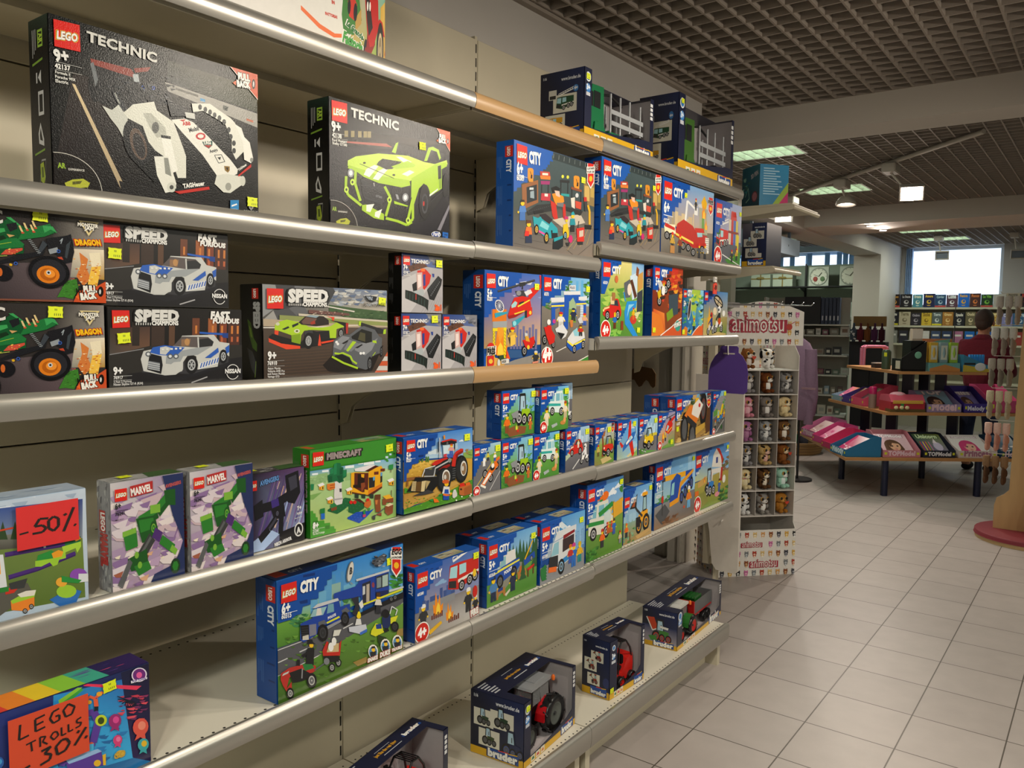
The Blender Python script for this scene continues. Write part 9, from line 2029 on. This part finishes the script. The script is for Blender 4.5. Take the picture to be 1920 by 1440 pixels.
skin('jeans', [(0, 0, .92), (.1, 0, .84), (.115, .02, .48), (.115, 0, .10), (-.1, 0, .84), (-.115, -.02, .48), (-.115, -.03, .10)], [(0, 1), (1, 2), (2, 3), (0, 4), (4, 5), (5, 6)], [(.17, .13), .11, .078, .065, .11, .078, .065], '', JN, 0, 2, pr)
b = MB(); b.ell((0, .01, 1.715), (.095, .105, .115), None, 18, 12); b.ell((.0, -.04, 1.665), (.075, .055, .075), None, 14, 9); b.build('hair', HR, pr)
b = MB(); 
for sx in (-1, 1): b.ell((sx*.09, .03, 1.67), (.012, .022, .032), None, 8, 6)
b.build('ear', SK, pr)
for sx in (-1, 1):
    b = MB('1c1a1c'); b.ell((sx*.11, .06, .045), (.05, .13, .045)); b.build('shoe', CLOTH, pr)

# ================================================================ wooden glove stand at the right edge
st = empty('glove_stand', (-.43, 7.2, 0), 0, 'light wood stand on a round dark red base, right edge', 'display stand')
b = MB(); b.lathe([(.39, .03), (.385, .04), (.385, .058), (.38, .062)], n=40, col='7c2430'); b.lathe([(.38, 0), (.38, .03)], n=40, col='c8a878'); b.build('base', CARD, st)
b = MB('c09c6c'); P_ = [(-.26, .06), (-.26, .24), (-.245, .30), (-.20, .33), (-.165, .37), (-.155, .9), (-.13, 1.95), (.13, 1.95), (.155, .9), (.165, .37), (.26, .24), (.26, .06)]
b.prism(P_, -.012, .012, 'y'); b.prism(P_, -.012, .012, 'x'); b.build('panel', mat('pale_birch_plywood', 'bf9c6c', rough=.45, noise=.12, scale=5, stretch=(6, 6, 1)), st)
b = MB()
HK = [(1.86, -.17), (1.62, -.19), (1.38, -.20), (1.13, -.20), (.88, -.20), (.62, -.20)]
for z, x in HK: b.path([(-.13, .02, z+.02), (x-.12, .02, z+.02), (x-.13, .02, z+.035)], .003, 6)
b.build('hook', WHITEM, st)
GC = [('a89c90', 'b8b0a8', 'grey knitted'), ('9c9084', 'c8c4bc', 'beige grey'), ('8c8478', 'a8a094', 'grey ribbed'), ('b0a48c', 'c8bca0', 'cream fleece'), ('c89484', 'd8b4a8', 'peach'), ('5c4230', '8a6c50', 'brown')]
for k, (z, x) in enumerate(HK):
    for j in range(3):
        c, c2, nm = GC[k]; b = MB(c)
        b.ell((0, 0, -.16), (.045, .014, .07), c, 12, 8); b.lathe([(.016, -.12), (.027, -.10), (.027, -.03), (.024, -.02)], (0, 0, 0), 'z', 12, c2)
        for f in range(4): b.ell((-.030+.02*f, 0, -.225+abs(f-1.5)*.006), (.010, .011, .036), c, 8, 6)
        b.ell((.048, 0, -.165), (.012, .012, .032), c, 8, 6)
        o = b.build('glove_pair', CLOTH, None, (-.43+x-.01-.06*j, 7.22, z+.017), math.radians(78), label=nm+' gloves hanging on the wooden stand, '+['nearest the panel', 'middle of the hook', 'outermost on the hook'][j], cat='gloves', group='gloves on the wooden stand')
        o.scale = (1, 1, .93)
        t = MB('c8c0b4'); t.box(-.018, .018, -.017, -.0155, -.10, -.04); t.build('tag', CARD, o)

# ================================================================ left corner: giftware wall, racks, jacket, basket
wf_ = empty('wall_rack', (-4.3, 13.38, 0), 0, 'black metal wall rack with two glass shelves', 'shelf')
b = MB()
for x in (-1.9, -1.0, .2, 1.15): b.box(x, x+.025, -.02, .02, 0, 2.62)
for x in (-1.0, .2): b.prism([(-.34, 2.23), (0, 2.23), (0, 2.02), (-.05, 2.16)], x+.005, x+.015, 'x')
b.build('upright', BLACKM, wf_)
for z in (2.245, 1.72): b = MB(); b.box(-1.9, 1.17, -.36, -.02, z-.018, z); b.build('shelf', BLACKM, wf_)
def clock(x, y, z, s, label, tilt):
    b = MB('c4ccbc'); b.box(-s, s, 0, .02, 0, 2*s); b.lathe([(s*.94, -.004), (s*.9, -.012), (s*.82, -.004)], (0, 0, s), 'y', 28, '9aa294', cap=False); b.lathe([(0, -.002), (s*.85, -.003)], (0, 0, s), 'y', 28, 'dcdfcc', cap=False)
    o = b.build('wall_clock', CARD, None, (x, y, z), tilt, label=label, cat='clock'); h = MB('2c2c28')
    for a in range(12): h.tube((math.sin(a*PI/6)*s*.72, -.006, s+math.cos(a*PI/6)*s*.72), (math.sin(a*PI/6)*s*.8, -.006, s+math.cos(a*PI/6)*s*.8), s*.02, None, 5)
    h.tube((0, -.008, s), (s*.3, -.008, s*1.4), s*.03, None, 5); h.tube((0, -.008, s), (-s*.5, -.008, s*1.2), s*.02, None, 5); h.build('hands', CARD, o)
    return o
o = clock(-3.80, 13.08, 2.247, .15, 'square white clock with two red and green fruit, left one', 0)
for sx, c in ((-.05, '9c4038'), (.06, '5c7c50')): b = MB(c); b.ell((sx, -.006, .11), (.035, .006, .04)); b.build('fruit_motif', CARD, o)
clock(-3.33, 13.08, 2.247, .15, 'round-faced clock leaning in a dark frame by the column', .1)
for k, (x, lb) in enumerate(((-4.72, 'left'), (-4.36, 'right'))):
    b = MB('b4c0ac'); b.box(-.16, .16, -.1, .1, 0, .20, bev=.004); o = b.build('gift_box', CARD, None, (x, 13.15, 2.247), label='pale gift box with gold ribbon on the black rack, '+lb+' one', cat='gift box', group='ribboned gift boxes')
    b = MB('8c7c48'); b.box(-.161, .161, -.102, -.1, .12, .14); b.box(-.01, .01, -.102, -.1, 0, .2); b.ell((-.03, -.11, .14), (.035, .01, .02)); b.ell((.03, -.11, .14), (.035, .01, .02)); b.build('ribbon', CLOTH, o)
for k, x in enumerate((-3.75, -3.48, -3.2)):
    b = MB('b8c8bc'); b.lathe([(.04, .0), (.11, -.008), (.145, -.025), (.15, -.022), (.11, -.002)], (0, 0, .15), 'y', 26, cap=True); b.build('plate', PLAS, None, (x, 13.1, 1.722), .2*(k-1), label='pale plate standing on the lower rack shelf, '+['left', 'middle', 'right'][k], cat='plate', group='plates on the black rack')
rk = empty('goods_rack', (-3.25, 11.0, 0), math.radians(12), 'white shelf rack of small boxed gifts, left of the table', 'shelf')
b = MB('a8a498'); b.box(-.6, .45, .26, .29, 0, 2.0); b.box(-.62, -.60, -.1, .29, 0, 2.0); b.build('back_panel', CARD, rk)
RZ = (.45, .72, .98, 1.24, 1.50, 1.64)
for z in RZ: b = MB('c0c4bc'); b.prism([(-.6, -.1), (.45, -.22), (.45, .26), (-.6, .26)], z-.018, z, 'z'); b.build('shelf', CARD, rk)
Mr = Matrix.Translation((-3.25, 11.0, 0)) @ Matrix.Rotation(math.radians(12), 4, 'Z'); rr = random.Random(9)
for li, z in enumerate(RZ[:-1]):
    x = -.56
    while x < .38:
        wd = rr.uniform(.05, .11); h = rr.uniform(.06, .12); c = rr.choice(['8c8478', 'c8c0b0', '5c4c48', 'a8b4a8', '2c2c30', 'b8a080', '6c7c6c', '7c4c5c', 'd0ccc4', '98a8b4'])
        b = MB(c); b.box(0, wd, 0, .1, 0, h, bev=.002); b.box(wd*.2, wd*.8, -.0006, 0, h*.3, h*.7, rr.choice(['d8d4c8', '8c7060', 'a8a8a0'])); o = b.build('small_gift_box', CARD, None, None, label='small gift box on the white rack', cat='box', group='small gift boxes on the white rack')
        o.matrix_world = Mr @ Matrix.Translation((x, -.06, z+.001)); x += wd+.02
b = MB('131318'); b.box(-.45, .0, -.12, .2, 0, .36, bev=.004); o = b.build('black_case', CARD, None, None, label='large black case on top of the white rack', cat='box'); o.matrix_world = Mr @ Matrix.Translation((.10, 0, 1.641))
for k in range(5):
    b = MB('2c3850'); b.box(0, .04, -.12, .2, 0, .35, bev=.003); b.box(.012, .028, -.1206, -.12, .05, .11, 'b8bcc4'); o = b.build('binder', CARD, None, None, label='dark blue binder beside the black case', cat='binder', group='dark blue binders'); o.matrix_world = Mr @ Matrix.Translation((.108+.047*k, 0, 1.641))
# bags hanging in front of the column
hb_ = MB('8c6c38'); hb_.box(-.2, .2, -.02, .02, 1.62, 1.75); hb_.box(-.02, .02, -.02, .02, 0, 1.62, '1a1a1c'); hb_.box(-.22, .22, -.2, .2, 0, .02, '1a1a1c'); hb_.box(-.22, .22, -.1, .1, 1.08, 1.42, '1c1e24'); hb_.box(-.2, .2, -.004, .004, .3, 1.1, '1c1c20'); hb_.build('bag_stand', CARD, None, (-2.58, 11.2, 0), label='dark bag stand with brown sign, left of the book table', cat='stand')
for k, (c, nm) in enumerate((('485460', 'black and white patterned'), ('5c2430', 'burgundy'), ('6c4428', 'brown'), ('4c2c4c', 'plum'), ('3c1c28', 'dark wine'))):
    b = MB(c); b.box(-.035, .035, -.08, .08, 0, .18, bev=.02); b.path([(0, -.05, .17), (0, -.04, .235), (0, .04, .235), (0, .05, .17)], .008, 7)
    if k == 0:
        for q in range(14): b.ell((rr.uniform(-.04, .04), -.091, rr.uniform(.03, .15)), (.008, .002, .008), 'd8dce0', 7, 5)
    b.build('handbag', CLOTH, None, (-2.73+.085*k, 11.02, 1.421), .12, label=nm+' handbag on the bag stand', cat='bag')
# lilac jacket and wicker basket beyond the plush display
b = MB('7c6478')
R_ = []
for z, w_, d_, ox in ((1.50, .05, .04, 0), (1.44, .13, .07, 0), (1.30, .19, .10, .01), (1.10, .20, .11, .02), (.90, .21, .12, .02), (.72, .20, .11, .01), (.66, .16, .09, 0)):
    R_.append([(ox+w_*math.cos(2*PI*i/20)*(1+.05*math.sin(5*i)), d_*math.sin(2*PI*i/20)*(1+.12*math.sin(7*i)), z) for i in range(20)])
b.ring(R_); b.lathe([(.045, .62), (.06, .9), (.07, 1.2), (.06, 1.38)], (.15, -.03, 0), 'z', 12); o = b.build('jacket', CLOTH, None, (-2.60, 8.3, 0), label='lilac jacket hanging behind the plush display', cat='jacket')
t = MB('8a6c74'); t.box(.1, .24, -.13, -.12, .98, 1.0); t.build('drawstring', CLOTH, o)
b = MB(); b.path([(-2.60, 8.47, 0), (-2.60, 8.47, 1.62), (-2.60, 8.3, 1.62), (-2.60, 8.3, 1.503)], .012, 8); b.tube((-2.60, 8.47, 0), (-2.60, 8.47, .02), .15, None, 20); b.build('coat_stand', BLACKM, None, label='thin black stand carrying the lilac jacket', cat='stand')
b = MB('8c6c40')
for k in range(9): b.lathe([(.30+.008*k, .018*k+.004), (.312+.008*k, .018*k+.012), (.30+.008*k, .018*k+.020)], (0, 0, 0), 'z', 28, ['8c6c40', 'a8844c'][k % 2], cap=False)
b.lathe([(.29, 0), (.29, .006)], (0, 0, 0), 'z', 24); b.build('wicker_basket', CARD, None, (-3.22, 10.35, 0), label='low wicker basket on the floor left of the table', cat='basket')
for k, c in enumerate(('1c3c6c', '2c5c3c', '3c3c44')): b = MB(c); b.ell((0, 0, .09), (.055, .08, .09)); b.build('soft_toy', CLOTH, None, (-3.34+.125*k, 10.27+.1*(k % 2), .03+.02*k), label=['dark blue', 'green', 'charcoal'][k]+' soft item in the wicker basket', cat='soft toy')
